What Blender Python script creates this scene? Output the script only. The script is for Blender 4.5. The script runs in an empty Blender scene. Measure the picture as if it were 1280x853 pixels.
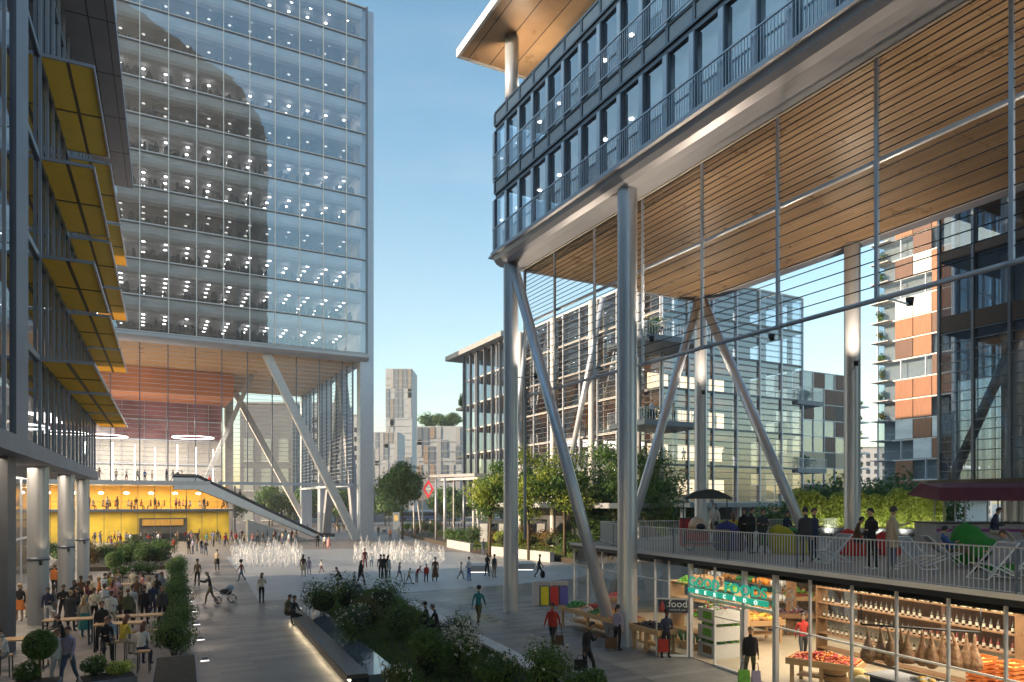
import bpy, bmesh, math, random
from mathutils import Vector, Matrix
R = math.radians
rnd = random.Random(7)
scn = bpy.context.scene
col = scn.collection

# ------------------------------------------------------------------ camera, sky, sun, exposure
HC = 5.6            # eye height above the plaza
FPX = 880.0         # focal length in photo pixels (1280 wide)
YH = 629.0          # row of the horizon in the photo
cam = bpy.data.objects.new("camera", bpy.data.cameras.new("camera"))
col.objects.link(cam)
cam.location = (0, 0, HC)
cam.rotation_euler = (R(90), 0, 0)
cam.data.sensor_width = 36.0
cam.data.lens = 36.0 * FPX / 1280.0
cam.data.shift_y = (YH - 426.5) / 1280.0
cam.data.clip_start = 0.1
cam.data.clip_end = 6000
scn.camera = cam

SUN_EL = 13.0
SUN_DIR = Vector((0.940, 0.342, 0)).normalized()       # the way the light travels over the ground
world = bpy.data.worlds.new("World"); scn.world = world; world.use_nodes = True
nt = world.node_tree
bg = nt.nodes["Background"]
sky = nt.nodes.new("ShaderNodeTexSky"); sky.sky_type = 'NISHITA'; sky.sun_disc = False
sky.sun_elevation = R(SUN_EL)
sky.sun_rotation = math.atan2(-SUN_DIR.x, -SUN_DIR.y)
sky.air_density = 1.25; sky.dust_density = 1.5; sky.ozone_density = 1.3; sky.altitude = 50
tn = nt.nodes.new('ShaderNodeMix'); tn.data_type = 'RGBA'; tn.blend_type = 'MULTIPLY'; tn.inputs[0].default_value = 1; 
sg = nt.nodes.new('ShaderNodeTexCoord'); sx = nt.nodes.new('ShaderNodeSeparateXYZ'); sr = nt.nodes.new('ShaderNodeValToRGB')
sr.color_ramp.elements[0].color = (.97, 1.0, 1.0, 1); sr.color_ramp.elements[0].position = .05; sr.color_ramp.elements[1].color = (.38, .69, .79, 1); sr.color_ramp.elements[1].position = .62
nt.links.new(sg.outputs['Generated'], sx.inputs[0]); nt.links.new(sx.outputs[2], sr.inputs[0]); nt.links.new(sr.outputs[0], tn.inputs[7])
nt.links.new(sky.outputs[0], tn.inputs[6]); 
cn = nt.nodes.new('ShaderNodeTexNoise'); cn.inputs['Scale'].default_value = 2.2; cn.inputs['Detail'].default_value = 7; cn.inputs['Roughness'].default_value = .6
ct = nt.nodes.new('ShaderNodeTexCoord'); cm = nt.nodes.new('ShaderNodeMapping'); cm.inputs['Scale'].default_value = (1, 1, 4.5)
cr = nt.nodes.new('ShaderNodeMapRange'); cr.inputs[1].default_value = .50; cr.inputs[2].default_value = .78; cr.inputs[3].default_value = 0; cr.inputs[4].default_value = .14
cx = nt.nodes.new('ShaderNodeMix'); cx.data_type = 'RGBA'; cx.inputs[7].default_value = (3.2, 3.0, 2.9, 1)
nt.links.new(ct.outputs['Generated'], cm.inputs[0]); nt.links.new(cm.outputs[0], cn.inputs[0]); nt.links.new(cn.outputs[0], cr.inputs[0]); nt.links.new(cr.outputs[0], cx.inputs[0])
nt.links.new(tn.outputs[2], cx.inputs[6]); nt.links.new(cx.outputs[2], bg.inputs[0]); bg.inputs[1].default_value = 0.15
sl = bpy.data.lights.new("sun", 'SUN'); sl.energy = 3.6; sl.angle = R(0.6); sl.color = (1.0, 0.74, 0.50)
so = bpy.data.objects.new("sun", sl); col.objects.link(so)
ldir = Vector((SUN_DIR.x * math.cos(R(SUN_EL)), SUN_DIR.y * math.cos(R(SUN_EL)), -math.sin(R(SUN_EL))))
so.rotation_euler = ldir.to_track_quat('-Z', 'Y').to_euler()
scn.view_settings.view_transform = 'Standard'; scn.view_settings.look = 'None'
scn.view_settings.exposure = 1.38; scn.view_settings.gamma = 1.0
scn.view_settings.use_curve_mapping = False
scn.cycles.use_denoising = True
scn.cycles.max_bounces = 8; scn.cycles.diffuse_bounces = 3; scn.cycles.glossy_bounces = 3
scn.cycles.transmission_bounces = 4; scn.cycles.transparent_max_bounces = 28
scn.cycles.sample_clamp_indirect = 4.0
scn.cycles.caustics_reflective = False; scn.cycles.caustics_refractive = False

# ------------------------------------------------------------------ places: from a photo pixel to where the thing stands
def gp(px, py, z=0.0):
    d = (HC - z) * FPX / (py - YH)
    return Vector(((px - 640) / FPX * d, d, z))
def at(px, py, depth):
    return Vector(((px - 640) / FPX * depth, depth, HC + (YH - py) / FPX * depth))
class Frame:
    def __init__(s, deg):
        a = R(deg); s.U = Vector((math.cos(a), math.sin(a), 0)); s.V = Vector((-math.sin(a), math.cos(a), 0)); s.a = a
    def __call__(s, u, v, z=0.0): return s.U * u + s.V * v + Vector((0, 0, z))
    def uv(s, p): return p.dot(s.U), p.dot(s.V)
F = Frame(28.0)
FL = Frame(26.1)
class Local(Frame):                       # plain x, y
    def __init__(s, deg=0, o=(0, 0, 0)): super().__init__(deg); s.o = Vector(o)
    def __call__(s, u, v, z=0.0): return s.o + s.U * u + s.V * v + Vector((0, 0, z))
ID = Local()

# ------------------------------------------------------------------ materials
def mat(name, c, rough=0.6, metal=0.0, var=0.12, scale=4.0, bump=0.0, spec=0.5, emit=None, estr=0.0, c2=None, stretch=None, coat=0.0):
    m = bpy.data.materials.new(name); m.use_nodes = True
    t = m.node_tree; b = t.nodes["Principled BSDF"]
    b.inputs["Roughness"].default_value = rough; b.inputs["Metallic"].default_value = metal
    b.inputs["Specular IOR Level"].default_value = spec
    b.inputs["Coat Weight"].default_value = coat
    tc = t.nodes.new("ShaderNodeTexCoord"); n = t.nodes.new("ShaderNodeTexNoise")
    n.inputs["Scale"].default_value = scale; n.inputs["Detail"].default_value = 4
    if stretch:
        mp = t.nodes.new("ShaderNodeMapping"); mp.inputs["Scale"].default_value = stretch
        t.links.new(tc.outputs["Object"], mp.inputs[0]); t.links.new(mp.outputs[0], n.inputs[0])
    else: t.links.new(tc.outputs["Object"], n.inputs[0])
    rp = t.nodes.new("ShaderNodeValToRGB")
    a = c; d = c2 or tuple(min(1, x * (1 + var)) for x in c)
    if not c2: a = tuple(x * (1 - var) for x in c)
    rp.color_ramp.elements[0].position = .3; rp.color_ramp.elements[1].position = .7
    rp.color_ramp.elements[0].color = (*a, 1); rp.color_ramp.elements[1].color = (*d, 1)
    t.links.new(n.outputs[0], rp.inputs[0]); t.links.new(rp.outputs[0], b.inputs["Base Color"])
    if bump:
        bp = t.nodes.new("ShaderNodeBump"); bp.inputs["Strength"].default_value = bump; bp.inputs["Distance"].default_value = .02
        t.links.new(n.outputs[0], bp.inputs["Height"]); t.links.new(bp.outputs[0], b.inputs["Normal"])
    if emit:
        b.inputs["Emission Color"].default_value = (*emit, 1); b.inputs["Emission Strength"].default_value = estr
    return m
def glass(name, tint=(.8, .87, .92), base=.08, grazing=.9, rough=0.0, gl=(.9, .95, 1.0)):
    """thin architectural pane: lets light through, mirrors the sky more at grazing angles"""
    m = bpy.data.materials.new(name); m.use_nodes = True; t = m.node_tree
    t.nodes.remove(t.nodes["Principled BSDF"])
    out = t.nodes["Material Output"]
    tr = t.nodes.new("ShaderNodeBsdfTransparent"); tr.inputs[0].default_value = (*tint, 1)
    g = t.nodes.new("ShaderNodeBsdfGlossy"); g.inputs[0].default_value = (*gl, 1); g.inputs["Roughness"].default_value = rough
    lw = t.nodes.new("ShaderNodeLayerWeight"); lw.inputs[0].default_value = .5
    pw = t.nodes.new("ShaderNodeMath"); pw.operation = 'POWER'; pw.inputs[1].default_value = 2.6
    mr = t.nodes.new("ShaderNodeMapRange"); mr.inputs[3].default_value = base; mr.inputs[4].default_value = grazing
    mx = t.nodes.new("ShaderNodeMixShader")
    t.links.new(lw.outputs["Facing"], pw.inputs[0]); t.links.new(pw.outputs[0], mr.inputs[0])
    t.links.new(mr.outputs[0], mx.inputs[0]); t.links.new(tr.outputs[0], mx.inputs[1]); t.links.new(g.outputs[0], mx.inputs[2])
    # slight unevenness of big panes
    n = t.nodes.new("ShaderNodeTexNoise"); n.inputs["Scale"].default_value = .35; tc = t.nodes.new("ShaderNodeTexCoord")
    bp = t.nodes.new("ShaderNodeBump"); bp.inputs["Strength"].default_value = .12; bp.inputs["Distance"].default_value = .05
    t.links.new(tc.outputs["Object"], n.inputs[0]); t.links.new(n.outputs[0], bp.inputs["Height"]); t.links.new(bp.outputs[0], g.inputs["Normal"])
    t.links.new(mx.outputs[0], out.inputs[0])
    return m
def paving(name, ang, c1, c2, mortar, w=1.2, h=.3, rough=.62, offx=0.5):
    """stone planks running along a direction, each slab its own tone, stains over them"""
    m = bpy.data.materials.new(name); m.use_nodes = True; t = m.node_tree; b = t.nodes["Principled BSDF"]
    tc = t.nodes.new("ShaderNodeTexCoord"); mp = t.nodes.new("ShaderNodeMapping"); mp.inputs["Rotation"].default_value[2] = -R(ang)
    br = t.nodes.new("ShaderNodeTexBrick"); br.inputs["Scale"].default_value = 1; br.offset = offx
    br.inputs["Brick Width"].default_value = w; br.inputs["Row Height"].default_value = h
    br.inputs["Mortar Size"].default_value = .006; br.inputs["Color1"].default_value = (*c1, 1)
    br.inputs["Color2"].default_value = (*c2, 1); br.inputs["Mortar"].default_value = (*mortar, 1)
    n = t.nodes.new("ShaderNodeTexNoise"); n.inputs["Scale"].default_value = .25; n.inputs["Detail"].default_value = 8; n.inputs["Roughness"].default_value = .65
    mx = t.nodes.new("ShaderNodeMix"); mx.data_type = 'RGBA'; mx.blend_type = 'MULTIPLY'; mx.inputs[0].default_value = .8
    rp = t.nodes.new("ShaderNodeValToRGB"); rp.color_ramp.elements[0].color = (.62, .62, .64, 1); rp.color_ramp.elements[1].color = (1.2, 1.18, 1.15, 1)
    rp.color_ramp.elements[0].position = .33; rp.color_ramp.elements[1].position = .68
    t.links.new(tc.outputs["Object"], mp.inputs[0]); t.links.new(mp.outputs[0], br.inputs[0]); t.links.new(tc.outputs["Object"], n.inputs[0])
    t.links.new(n.outputs[0], rp.inputs[0]); t.links.new(br.outputs[0], mx.inputs[6]); t.links.new(rp.outputs[0], mx.inputs[7])
    t.links.new(mx.outputs[2], b.inputs["Base Color"]); b.inputs["Roughness"].default_value = rough
    mr = t.nodes.new("ShaderNodeMapRange"); mr.inputs[1].default_value = .3; mr.inputs[2].default_value = .7; mr.inputs[3].default_value = rough - .22; mr.inputs[4].default_value = rough + .12
    t.links.new(n.outputs[0], mr.inputs[0]); t.links.new(mr.outputs[0], b.inputs["Roughness"])
    bp = t.nodes.new("ShaderNodeBump"); bp.inputs["Strength"].default_value = .35; bp.inputs["Distance"].default_value = .006
    iv = t.nodes.new("ShaderNodeMath"); iv.operation = 'SUBTRACT'; iv.inputs[0].default_value = 1
    t.links.new(br.outputs["Fac"], iv.inputs[1]); t.links.new(iv.outputs[0], bp.inputs["Height"]); t.links.new(bp.outputs[0], b.inputs["Normal"])
    return m
def planks(name, ang, c1, c2, w, rough=.45, dark=(.05, .03, .015), along=1, gap=.012, lng=6.0):
    """timber boards: brick rows of width w laid along a direction in plan"""
    m = paving(name, ang, c1, c2, dark, w=lng, h=w, rough=rough, offx=.37)
    for n in m.node_tree.nodes:
        if n.type == 'TEX_BRICK': n.inputs["Mortar Size"].default_value = gap
        if n.type == 'TEX_NOISE': n.inputs["Scale"].default_value = .6
        if n.type == 'VALTORGB': n.color_ramp.elements[0].color = (.8, .76, .72, 1); n.color_ramp.elements[1].color = (1.12, 1.1, 1.06, 1)
    return m

M = {}
M['steel'] = mat('brushed_steel', (.60, .63, .69), .36, .45, .05, 3, stretch=(1, 1, .1))
M['steel_dk'] = mat('column_steel', (.40, .42, .46), .36, .5, .05, 3, stretch=(1, 1, .1))
M['steel_lt'] = mat('painted_light_steel', (.50, .55, .64), .38, .35, .05, 2)
M['grey_metal'] = mat('grey_metal_cladding', (.22, .24, .30), .55, .15, .08, .7)
M['soffit_metal'] = mat('soffit_metal', (.44, .45, .50), .4, .4, .06, .5)
M['dark_metal'] = mat('dark_metal', (.035, .04, .05), .4, .5, .15, 3)
M['mid_metal'] = mat('blue_grey_frame', (.16, .19, .24), .38, .5, .1, 3)
M['white'] = mat('white_paint', (.74, .75, .76), .45, 0, .04, 2)
M['concrete'] = mat('pale_concrete', (.42, .42, .42), .75, 0, .12, 1.2, .1)
M['slab'] = mat('floor_slab_grey', (.30, .32, .35), .6, 0, .08, 1)
M['stone_white'] = mat('white_stone', (.55, .55, .56), .6, 0, .08, 1.5)
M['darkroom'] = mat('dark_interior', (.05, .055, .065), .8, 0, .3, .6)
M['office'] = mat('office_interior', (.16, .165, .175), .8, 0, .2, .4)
M['ceil'] = mat('office_ceiling', (.30, .31, .33), .7, 0, .06, .5)
M['lamp'] = mat('lamp_disc', (.9, .9, .88), .5, emit=(1, .96, .9), estr=4.0)
M['lamp_dim'] = mat('lamp_disc_dim', (.9, .9, .88), .5, emit=(1, .97, .92), estr=.5)
M['glow'] = mat('lamp_lens', (.9, .8, .6), .5, emit=(1, .75, .45), estr=3.0)
M['warmlamp'] = mat('warm_lamp', (.9, .8, .6), .5, emit=(1, .78, .45), estr=14.0)
M['lit_white'] = mat('lit_strip', (.9, .9, .85), .5, emit=(1, .93, .8), estr=3.5)
M['led_soft'] = mat('soft_led', (.9, .85, .8), .5, emit=(1, .93, .85), estr=1.2)
M['bulk'] = mat('pale_blind', (.70, .74, .78), .5, 0, .18, .22, stretch=(1, 1, 3))
M['g_tower'] = glass('tower_glass', (.92, .95, .98), .33, .85)
M['g_R'] = glass('ribbon_glass', (.86, .92, .97), .22, .95)
M['g_shop'] = glass('shop_glass', (.93, .96, .96), .035, .8)
M['g_L'] = glass('left_glass', (.42, .48, .55), .14, .9)
M['g_far'] = glass('far_glass', (.62, .70, .76), .24, .9)
M['g_B2'] = glass('office_glass', (.55, .62, .70), .20, .85)
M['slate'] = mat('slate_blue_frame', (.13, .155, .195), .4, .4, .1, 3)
M['g_clear'] = glass('clear_glass', (.94, .96, .97), .03, .6)
M['wood_R'] = planks('oak_soffit', 28 + 90, (.29, .195, .115), (.37, .26, .16), .24, .42)
M['wood_T'] = planks('oak_soffit_tower', 28, (.46, .27, .12), (.56, .345, .16), .34, .45)
M['wood_roof'] = planks('oak_roof', 28 + 90, (.43, .27, .15), (.52, .34, .19), 1.25, .42, gap=.03, lng=40)
M['yellow'] = mat('yellow_louvre', (.66, .34, .02), .55, 0, .10, .8)
M['yellow_wall'] = mat('yellow_wall', (.74, .52, .05), .6, 0, .3, .35)
M['orange'] = mat('orange_ceiling', (.55, .21, .09), .6, 0, .2, .1)
M['plum'] = mat('plum_wall', (.32, .14, .16), .6, 0, .35, .3)
M['pier'] = mat('dark_pier_cladding', (.10, .11, .13), .5, .3, .1, 2)

# ------------------------------------------------------------------ mesh building
class MB:
    def __init__(s): s.v = []; s.f = []; s.m = []; s.sm = []; s.mi = 0
    def add(s, vs, fs, smooth=False):
        o = len(s.v); s.v += [Vector(p) for p in vs]
        for f in fs: s.f.append(tuple(o + i for i in f)); s.m.append(s.mi); s.sm.append(smooth)
        return s
    def quad(s, a, b, c, d): return s.add([a, b, c, d], [(0, 1, 2, 3)])
    def box(s, fr, u0, u1, v0, v1, z0, z1):
        p = [fr(u, v, z) for z in (z0, z1) for v in (v0, v1) for u in (u0, u1)]
        return s.add(p, [(0, 2, 3, 1), (4, 5, 7, 6), (0, 1, 5, 4), (2, 6, 7, 3), (0, 4, 6, 2), (1, 3, 7, 5)])
    def prism(s, pts, z0, z1):
        n = len(pts)
        vs = [Vector((p[0], p[1], z0)) for p in pts] + [Vector((p[0], p[1], z1)) for p in pts]
        return s.add(vs, [tuple(range(n))[::-1], tuple(range(n, 2 * n))] + [(i, (i + 1) % n, n + (i + 1) % n, n + i) for i in range(n)])
    def bar(s, a, b, w, h=None):
        a = Vector(a); b = Vector(b); h = h or w; d = (b - a).normalized()
        up = Vector((0, 0, 1)) if abs(d.z) < .95 else Vector((0, 1, 0))
        x = d.cross(up).normalized() * (w / 2); y = x.cross(d).normalized() * (h / 2)
        p = [q + i * x + j * y for q in (a, b) for i, j in ((-1, -1), (1, -1), (1, 1), (-1, 1))]
        return s.add(p, [(3, 2, 1, 0), (4, 5, 6, 7), (0, 1, 5, 4), (1, 2, 6, 5), (2, 3, 7, 6), (3, 0, 4, 7)])
    def tube(s, pts, r, n=12, smooth=True, caps=True):
        pts = [Vector(p) for p in pts]; rs = r if isinstance(r, (list, tuple)) else [r] * len(pts)
        vs = []; prev = None
        for i, p in enumerate(pts):
            d = (pts[min(i + 1, len(pts) - 1)] - pts[max(i - 1, 0)]).normalized()
            if prev is None:
                up = Vector((0, 0, 1)) if abs(d.z) < .9 else Vector((1, 0, 0)); x = d.cross(up).normalized()
            else: x = (prev - prev.dot(d) * d).normalized()
            prev = x; y = d.cross(x)
            vs += [p + rs[i] * (math.cos(2 * math.pi * k / n) * x + math.sin(2 * math.pi * k / n) * y) for k in range(n)]
        fs = [(i * n + k, i * n + (k + 1) % n, (i + 1) * n + (k + 1) % n, (i + 1) * n + k) for i in range(len(pts) - 1) for k in range(n)]
        s.add(vs, fs, smooth)
        if caps:
            o = len(s.v) - len(vs); L = len(pts) - 1
            s.f.append(tuple(o + k for k in range(n))[::-1]); s.m.append(s.mi); s.sm.append(False)
            s.f.append(tuple(o + L * n + k for k in range(n))); s.m.append(s.mi); s.sm.append(False)
        return s
    def ball(s, c, r, n=8, sq=(1, 1, 1)):
        c = Vector(c); vs = [c + Vector((0, 0, r * sq[2]))]
        m = max(3, n // 2)
        for i in range(1, m):
            th = math.pi * i / m
            for k in range(n):
                ph = 2 * math.pi * k / n
                vs.append(c + Vector((r * sq[0] * math.sin(th) * math.cos(ph), r * sq[1] * math.sin(th) * math.sin(ph), r * sq[2] * math.cos(th))))
        vs.append(c - Vector((0, 0, r * sq[2]))); e = len(vs) - 1
        fs = [(0, 1 + k, 1 + (k + 1) % n) for k in range(n)]
        for i in range(m - 2):
            a = 1 + i * n
            fs += [(a + k, a + n + k, a + n + (k + 1) % n, a + (k + 1) % n) for k in range(n)]
        a = 1 + (m - 2) * n
        fs += [(a + k, e, a + (k + 1) % n) for k in range(n)]
        return s.add(vs, fs, True)
    def mesh(s, name, mats, loc=Vector((0, 0, 0))):
        me = bpy.data.meshes.new(name)
        me.from_pydata([tuple(p - loc) for p in s.v], [], s.f)
        for x in mats: me.materials.append(x)
        me.polygons.foreach_set('material_index', s.m); me.polygons.foreach_set('use_smooth', s.sm)
        me.update(); return me
    def build(s, name, mats, parent=None, **k):
        if not isinstance(mats, (list, tuple)): mats = [mats]
        loc = wloc(parent) if parent else k.pop('loc', Vector((0, 0, 0)))
        o = bpy.data.objects.new(name, s.mesh(name, mats, Vector(loc))); col.objects.link(o)
        if parent: o.parent = parent
        else: o.location = loc
        tag(o, **k); return o
def wloc(o):
    p = Vector(o.location)
    while o.parent: o = o.parent; p += o.location
    return p
def tag(o, label=None, cat=None, group=None, kind=None, loc=None):
    if label: o['label'] = label
    if cat: o['category'] = cat
    if group: o['group'] = group
    if kind: o['kind'] = kind
    return o
def thing(name, label, cat, loc=(0, 0, 0), group=None, rz=0):
    o = bpy.data.objects.new(name, None); col.objects.link(o); o.location = loc; o.rotation_euler = (0, 0, rz)
    o.empty_display_size = .3
    return tag(o, label, cat, group)
KIDS = {}
def copy_tree(o, parent=None):
    c = o.copy(); col.objects.link(c)
    if parent: c.parent = parent
    for ch in [x for x in o.children]: copy_tree(ch, c)
    return c
def place(proto, first, loc, rz=0, label=None, group=None, scale=1.0):
    o = proto if first else copy_tree(proto)
    o.location = loc; o.rotation_euler = (0, 0, rz); o.scale = (scale,) * 3
    if label: o['label'] = label
    if group: o['group'] = group
    return o

def parts(name, m, parent, boxes, fr=None):
    """one mesh part per box"""
    for q in boxes: b = MB(); b.box(fr, *q); b.build(name, m, parent)
ORD = ['first', 'second', 'third', 'fourth', 'fifth', 'sixth', 'seventh', 'eighth', 'ninth', 'tenth', 'eleventh', 'twelfth', 'thirteenth', 'fourteenth', 'fifteenth', 'sixteenth', 'seventeenth', 'eighteenth', 'nineteenth', 'twentieth'] + ['twenty ' + q for q in ('first', 'second', 'third', 'fourth', 'fifth', 'sixth', 'seventh', 'eighth', 'ninth')] + ['thirtieth'] + ['thirty ' + q for q in ('first', 'second', 'third', 'fourth', 'fifth')]
# ------------------------------------------------------------------ ground
def sheet(name, pts, z, m, **k):
    b = MB(); b.add([(p[0], p[1], z) for p in pts], [tuple(range(len(pts)))])
    return b.build(name, m, kind='structure', **k)
gm = {
 'base': paving('warm_stone_paving', 28, (.27, .235, .215), (.235, .205, .19), (.12, .11, .10), 1.6, .5),
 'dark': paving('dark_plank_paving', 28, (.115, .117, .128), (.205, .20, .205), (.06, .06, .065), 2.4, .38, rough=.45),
 'light': paving('light_plaza_paving', 28, (.43, .435, .45), (.39, .395, .41), (.25, .25, .26), 2.0, .5, rough=.5),
 'shop': paving('pale_plank_paving', 28, (.18, .178, .175), (.31, .30, .29), (.12, .12, .12), 2.2, .4),
 'road': mat('asphalt', (.055, .055, .06), .85, 0, .2, 3, .2)}
sheet('ground', [(-2500, -400), (2500, -400), (2500, 4000), (-2500, 4000)], 0, gm['base'])
dz = .004
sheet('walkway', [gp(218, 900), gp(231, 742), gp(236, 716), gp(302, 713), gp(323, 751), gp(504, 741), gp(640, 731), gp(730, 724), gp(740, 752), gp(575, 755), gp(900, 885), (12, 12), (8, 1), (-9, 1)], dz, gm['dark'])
sheet('fountain_plaza', [gp(*p) for p in ((282, 697), (308, 726), (323, 751), (380, 749), (504, 741), (640, 731), (722, 723), (746, 714), (700, 703), (600, 692), (450, 686), (330, 688))], 2 * dz, gm['light'])
sheet('shop_pavement', [gp(575, 755), gp(640, 748), gp(760, 740), gp(900, 740), (24, 20), (24, 4), (9, 1), gp(900, 885)], 3 * dz, gm['shop'])
sheet('road', [(-180, 205), (260, 205), (260, 262), (-180, 262)], dz, gm['road'])
sheet('terrace_square', [F(-40, 62), F(-3.6, 62), F(-3.6, 14), F(-40, 14)], dz, gm['shop'])
# kerb of the road
MB().box(ID, -180, 260, 204.4, 205, 0, .13).build('kerb', M['concrete'], kind='structure')

# ------------------------------------------------------------------ left building (louvred)
L = thing('office_building', 'tall dark glass building at the left edge with yellow louvre canopies on its side', 'building', FL(-5, 30, 0))
u0 = -4.7; VF = 59.5
lf = [7.9, 11.6, 15.7, 19.7, 23.9, 28.6]
b = MB(); b.box(FL, -26, -4.55, -20, 60, 7.3, 7.9); b.build('base_slab', M['grey_metal'], L)  # near end stretched out of view to keep the foreground shaded
parts('floor_slab', M['office'], L, [(-26, u0 - .15, -20, 59.3, z - .5, z) for z in lf[1:]], FL)
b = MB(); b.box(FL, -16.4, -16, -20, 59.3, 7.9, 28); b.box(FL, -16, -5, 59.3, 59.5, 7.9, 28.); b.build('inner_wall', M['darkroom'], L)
b = MB(); b.box(FL, -26, -4.6, 28.9, 31.2, 7.9, 30.6); b.build('corner_pier', M['grey_metal'], L)
b = MB(); pass
g = MB(); g.quad(FL(u0, 31.2, 7.9), FL(u0, VF, 7.9), FL(u0, VF, 29.9), FL(u0, 31.2, 29.9)); g.quad(FL(u0, -20, 7.9), FL(u0, 28.9, 7.9), FL(u0, 28.9, 30), FL(u0, -20, 30))
g.build('glazing', M['g_L'], L)
b = MB(); v = 33.9
while v < VF: b.box(FL, u0 + .02, u0 + .14, v, v + .07, 7.9, 29.9); v += 1.85
v = 14
while v < 28.8: b.box(FL, u0 + .02, u0 + .14, v, v + .07, 7.9, 30); v += 1.85
b.build('mullion_frame', M['steel_lt'], L)
b = MB()
for z in [7.95] + lf[1:]: b.box(FL, u0 + .015, u0 + .1, 31.2, VF, z - .3, z - .05)
b.build('transom', M['mid_metal'], L)
# upper volume with a grey panelled soffit
b = MB(); b.box(FL, -26, -2.35, 31.25, 62, 30, 30.5); b.box(FL, -26, -4.0, -20, 31.2, 30, 30.5); b.build('roof_slab', M['grey_metal'], L)
b = MB()
for v in (36, 41, 46, 51, 56): b.box(FL, -4.6, -2.36, v, v + .07, 29.985, 30.0)
b.box(FL, -3.6, -3.53, 31.3, 62, 29.984, 29.999); b.box(FL, -2.75, -2.7, 31.3, 62, 29.984, 29.999)
b.build('joint_line', M['dark_metal'], L)
# faceted louvre material: fine slats
ym = mat('yellow_slats', (.60, .25, .012), .5, 0, .16, 1.5)
t = ym.node_tree; w = t.nodes.new("ShaderNodeTexWave"); w.inputs["Scale"].default_value = 2.2; w.bands_direction = 'DIAGONAL'
tc = t.nodes.new("ShaderNodeTexCoord"); bp = t.nodes.new("ShaderNodeBump"); bp.inputs["Strength"].default_value = .6; bp.inputs["Distance"].default_value = .04
mp = t.nodes.new("ShaderNodeMapping"); mp.inputs["Rotation"].default_value[2] = -R(26.1 + 45); t.links.new(tc.outputs["Object"], mp.inputs[0]); t.links.new(mp.outputs[0], w.inputs[0])
t.links.new(w.outputs[0], bp.inputs["Height"]); t.links.new(bp.outputs[0], t.nodes["Principled BSDF"].inputs["Normal"])
pb = t.nodes['Principled BSDF']; tl = t.nodes.new('ShaderNodeBsdfTranslucent'); tl.inputs[0].default_value = (.95, .43, .04, 1); mx = t.nodes.new('ShaderNodeMixShader'); mx.inputs[0].default_value = .6
t.links.new(pb.outputs[0], mx.inputs[1]); t.links.new(tl.outputs[0], mx.inputs[2]); t.links.new(mx.outputs[0], t.nodes['Material Output'].inputs[0])
for zi, z in enumerate((11.4, 15.6, 19.6, 23.8)):
    for si, (va, vb) in enumerate(((34.2, 42.6), (43.6, 52.2), (52.8, 61.6))):
        b = MB(); b.quad(FL(-4.6, va, z), FL(-2.8, va, z), FL(-2.8, vb, z), FL(-4.6, vb, z)); a = b.build('louvre_awning', ym, L)
        f = MB()
        f.box(FL, -2.8, -2.72, va - .1, vb + .1, z - .02, z + .1); f.box(FL, -4.6, -2.8, va - .1, va, z - .02, z + .1); f.box(FL, -4.6, -2.8, vb, vb + .1, z - .02, z + .1)
        f.build('awning_frame', M['steel_lt'], a)
        f = MB(); f.box(FL, -3.75, -3.62, va, vb, z - .06, z - .001); f.box(FL, -4.6, -2.8, (va + vb) / 2 - .05, (va + vb) / 2 + .05, z - .035, z - .004); f.build('awning_rib', mat('brown_rib', (.16, .10, .04), .6) if 'brown_rib' not in bpy.data.materials else bpy.data.materials['brown_rib'], a)
for z in (11.4, 15.6, 19.6, 23.8):
    b = MB()
    for va, vb in ((40.5, 45.5), (50, 54)):
        for k in range(16): vv = va + (vb - va) * k / 15; b.box(FL, -4.5, -4.46, vv, vv + .03, z + .25, z + 1.2)
        b.box(FL, -4.5, -4.45, va, vb, z + 1.2, z + 1.26)
    b.build('railing', M['steel_lt'], L)
parts('ceiling_light', M['lamp'], L, [(-7 - i * 1.2, -6.6 - i * 1.2, vv, vv + .8, zz - .02, zz) for i in range(7) for zz, vv in ((11, 24), (15.1, 22), (19.1, 23), (23.2, 25))], FL)
for rr, vv, zz in ((1.6, 38.5, 10.0), (1.9, 52, 10.3)):
    b = MB(); c = FL(-8.5, vv, zz); n = 40
    b.tube([c + Vector((rr * math.cos(6.2832 * k / n), rr * math.sin(6.2832 * k / n), 0)) for k in range(n + 1)], .07, 6, caps=False); b.build('ring_lamp', M['lamp'], L)
# its ground floor: piers, round columns, glazed lobby
b = MB(); b.box(FL, -6.6, -5.2, 31.0, 32.6, 0, 7.3); b.build('pier', M['pier'], L)
for v in (38.9, 48.9, 57.8):
    c = FL(-5.35, v, 0)
    b = MB(); b.tube([c, c + Vector((0, 0, 7.3))], .43, 24, caps=False); o = b.build('round_column', M['steel_dk'], L)
    b = MB(); b.tube([c + Vector((0, 0, 2.95)), c + Vector((0, 0, 3.1))], .46, 24); b.build('collar', M['mid_metal'], o)
    b = MB(); q = c + FL.U * .15 - FL.V * .47; b.box(Local(0, q), -.05, .05, -.03, .05, 2.75, 2.95); b.build('uplight', M['dark_metal'], o)
    ll = bpy.data.lights.new('column_lamp', 'SPOT'); ll.energy = 50; ll.color = (1, .72, .45); ll.spot_size = R(50); ll.shadow_soft_size = .05
    lo = bpy.data.objects.new('column_lamp', ll); col.objects.link(lo); lo.location = c + FL.U * .45 - FL.V * .85 + Vector((0, 0, 2.6))
    lo.rotation_euler = (Vector((-.07, .10, 1))).to_track_quat('-Z', 'Y').to_euler()
b = MB(); b.box(FL, -26, -8.2, 14, 58, 0.0, .05); b.build('lobby_floor', M['concrete'], L)
b = MB(); b.box(FL, -18, -17.8, 14, 58, 0, 7.3); b.box(FL, -18, -8.4, 58, 58.2, 0, 7.3); b.build('lobby_wall', mat('lobby_wall', (.28, .27, .27), .7), L)
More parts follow.
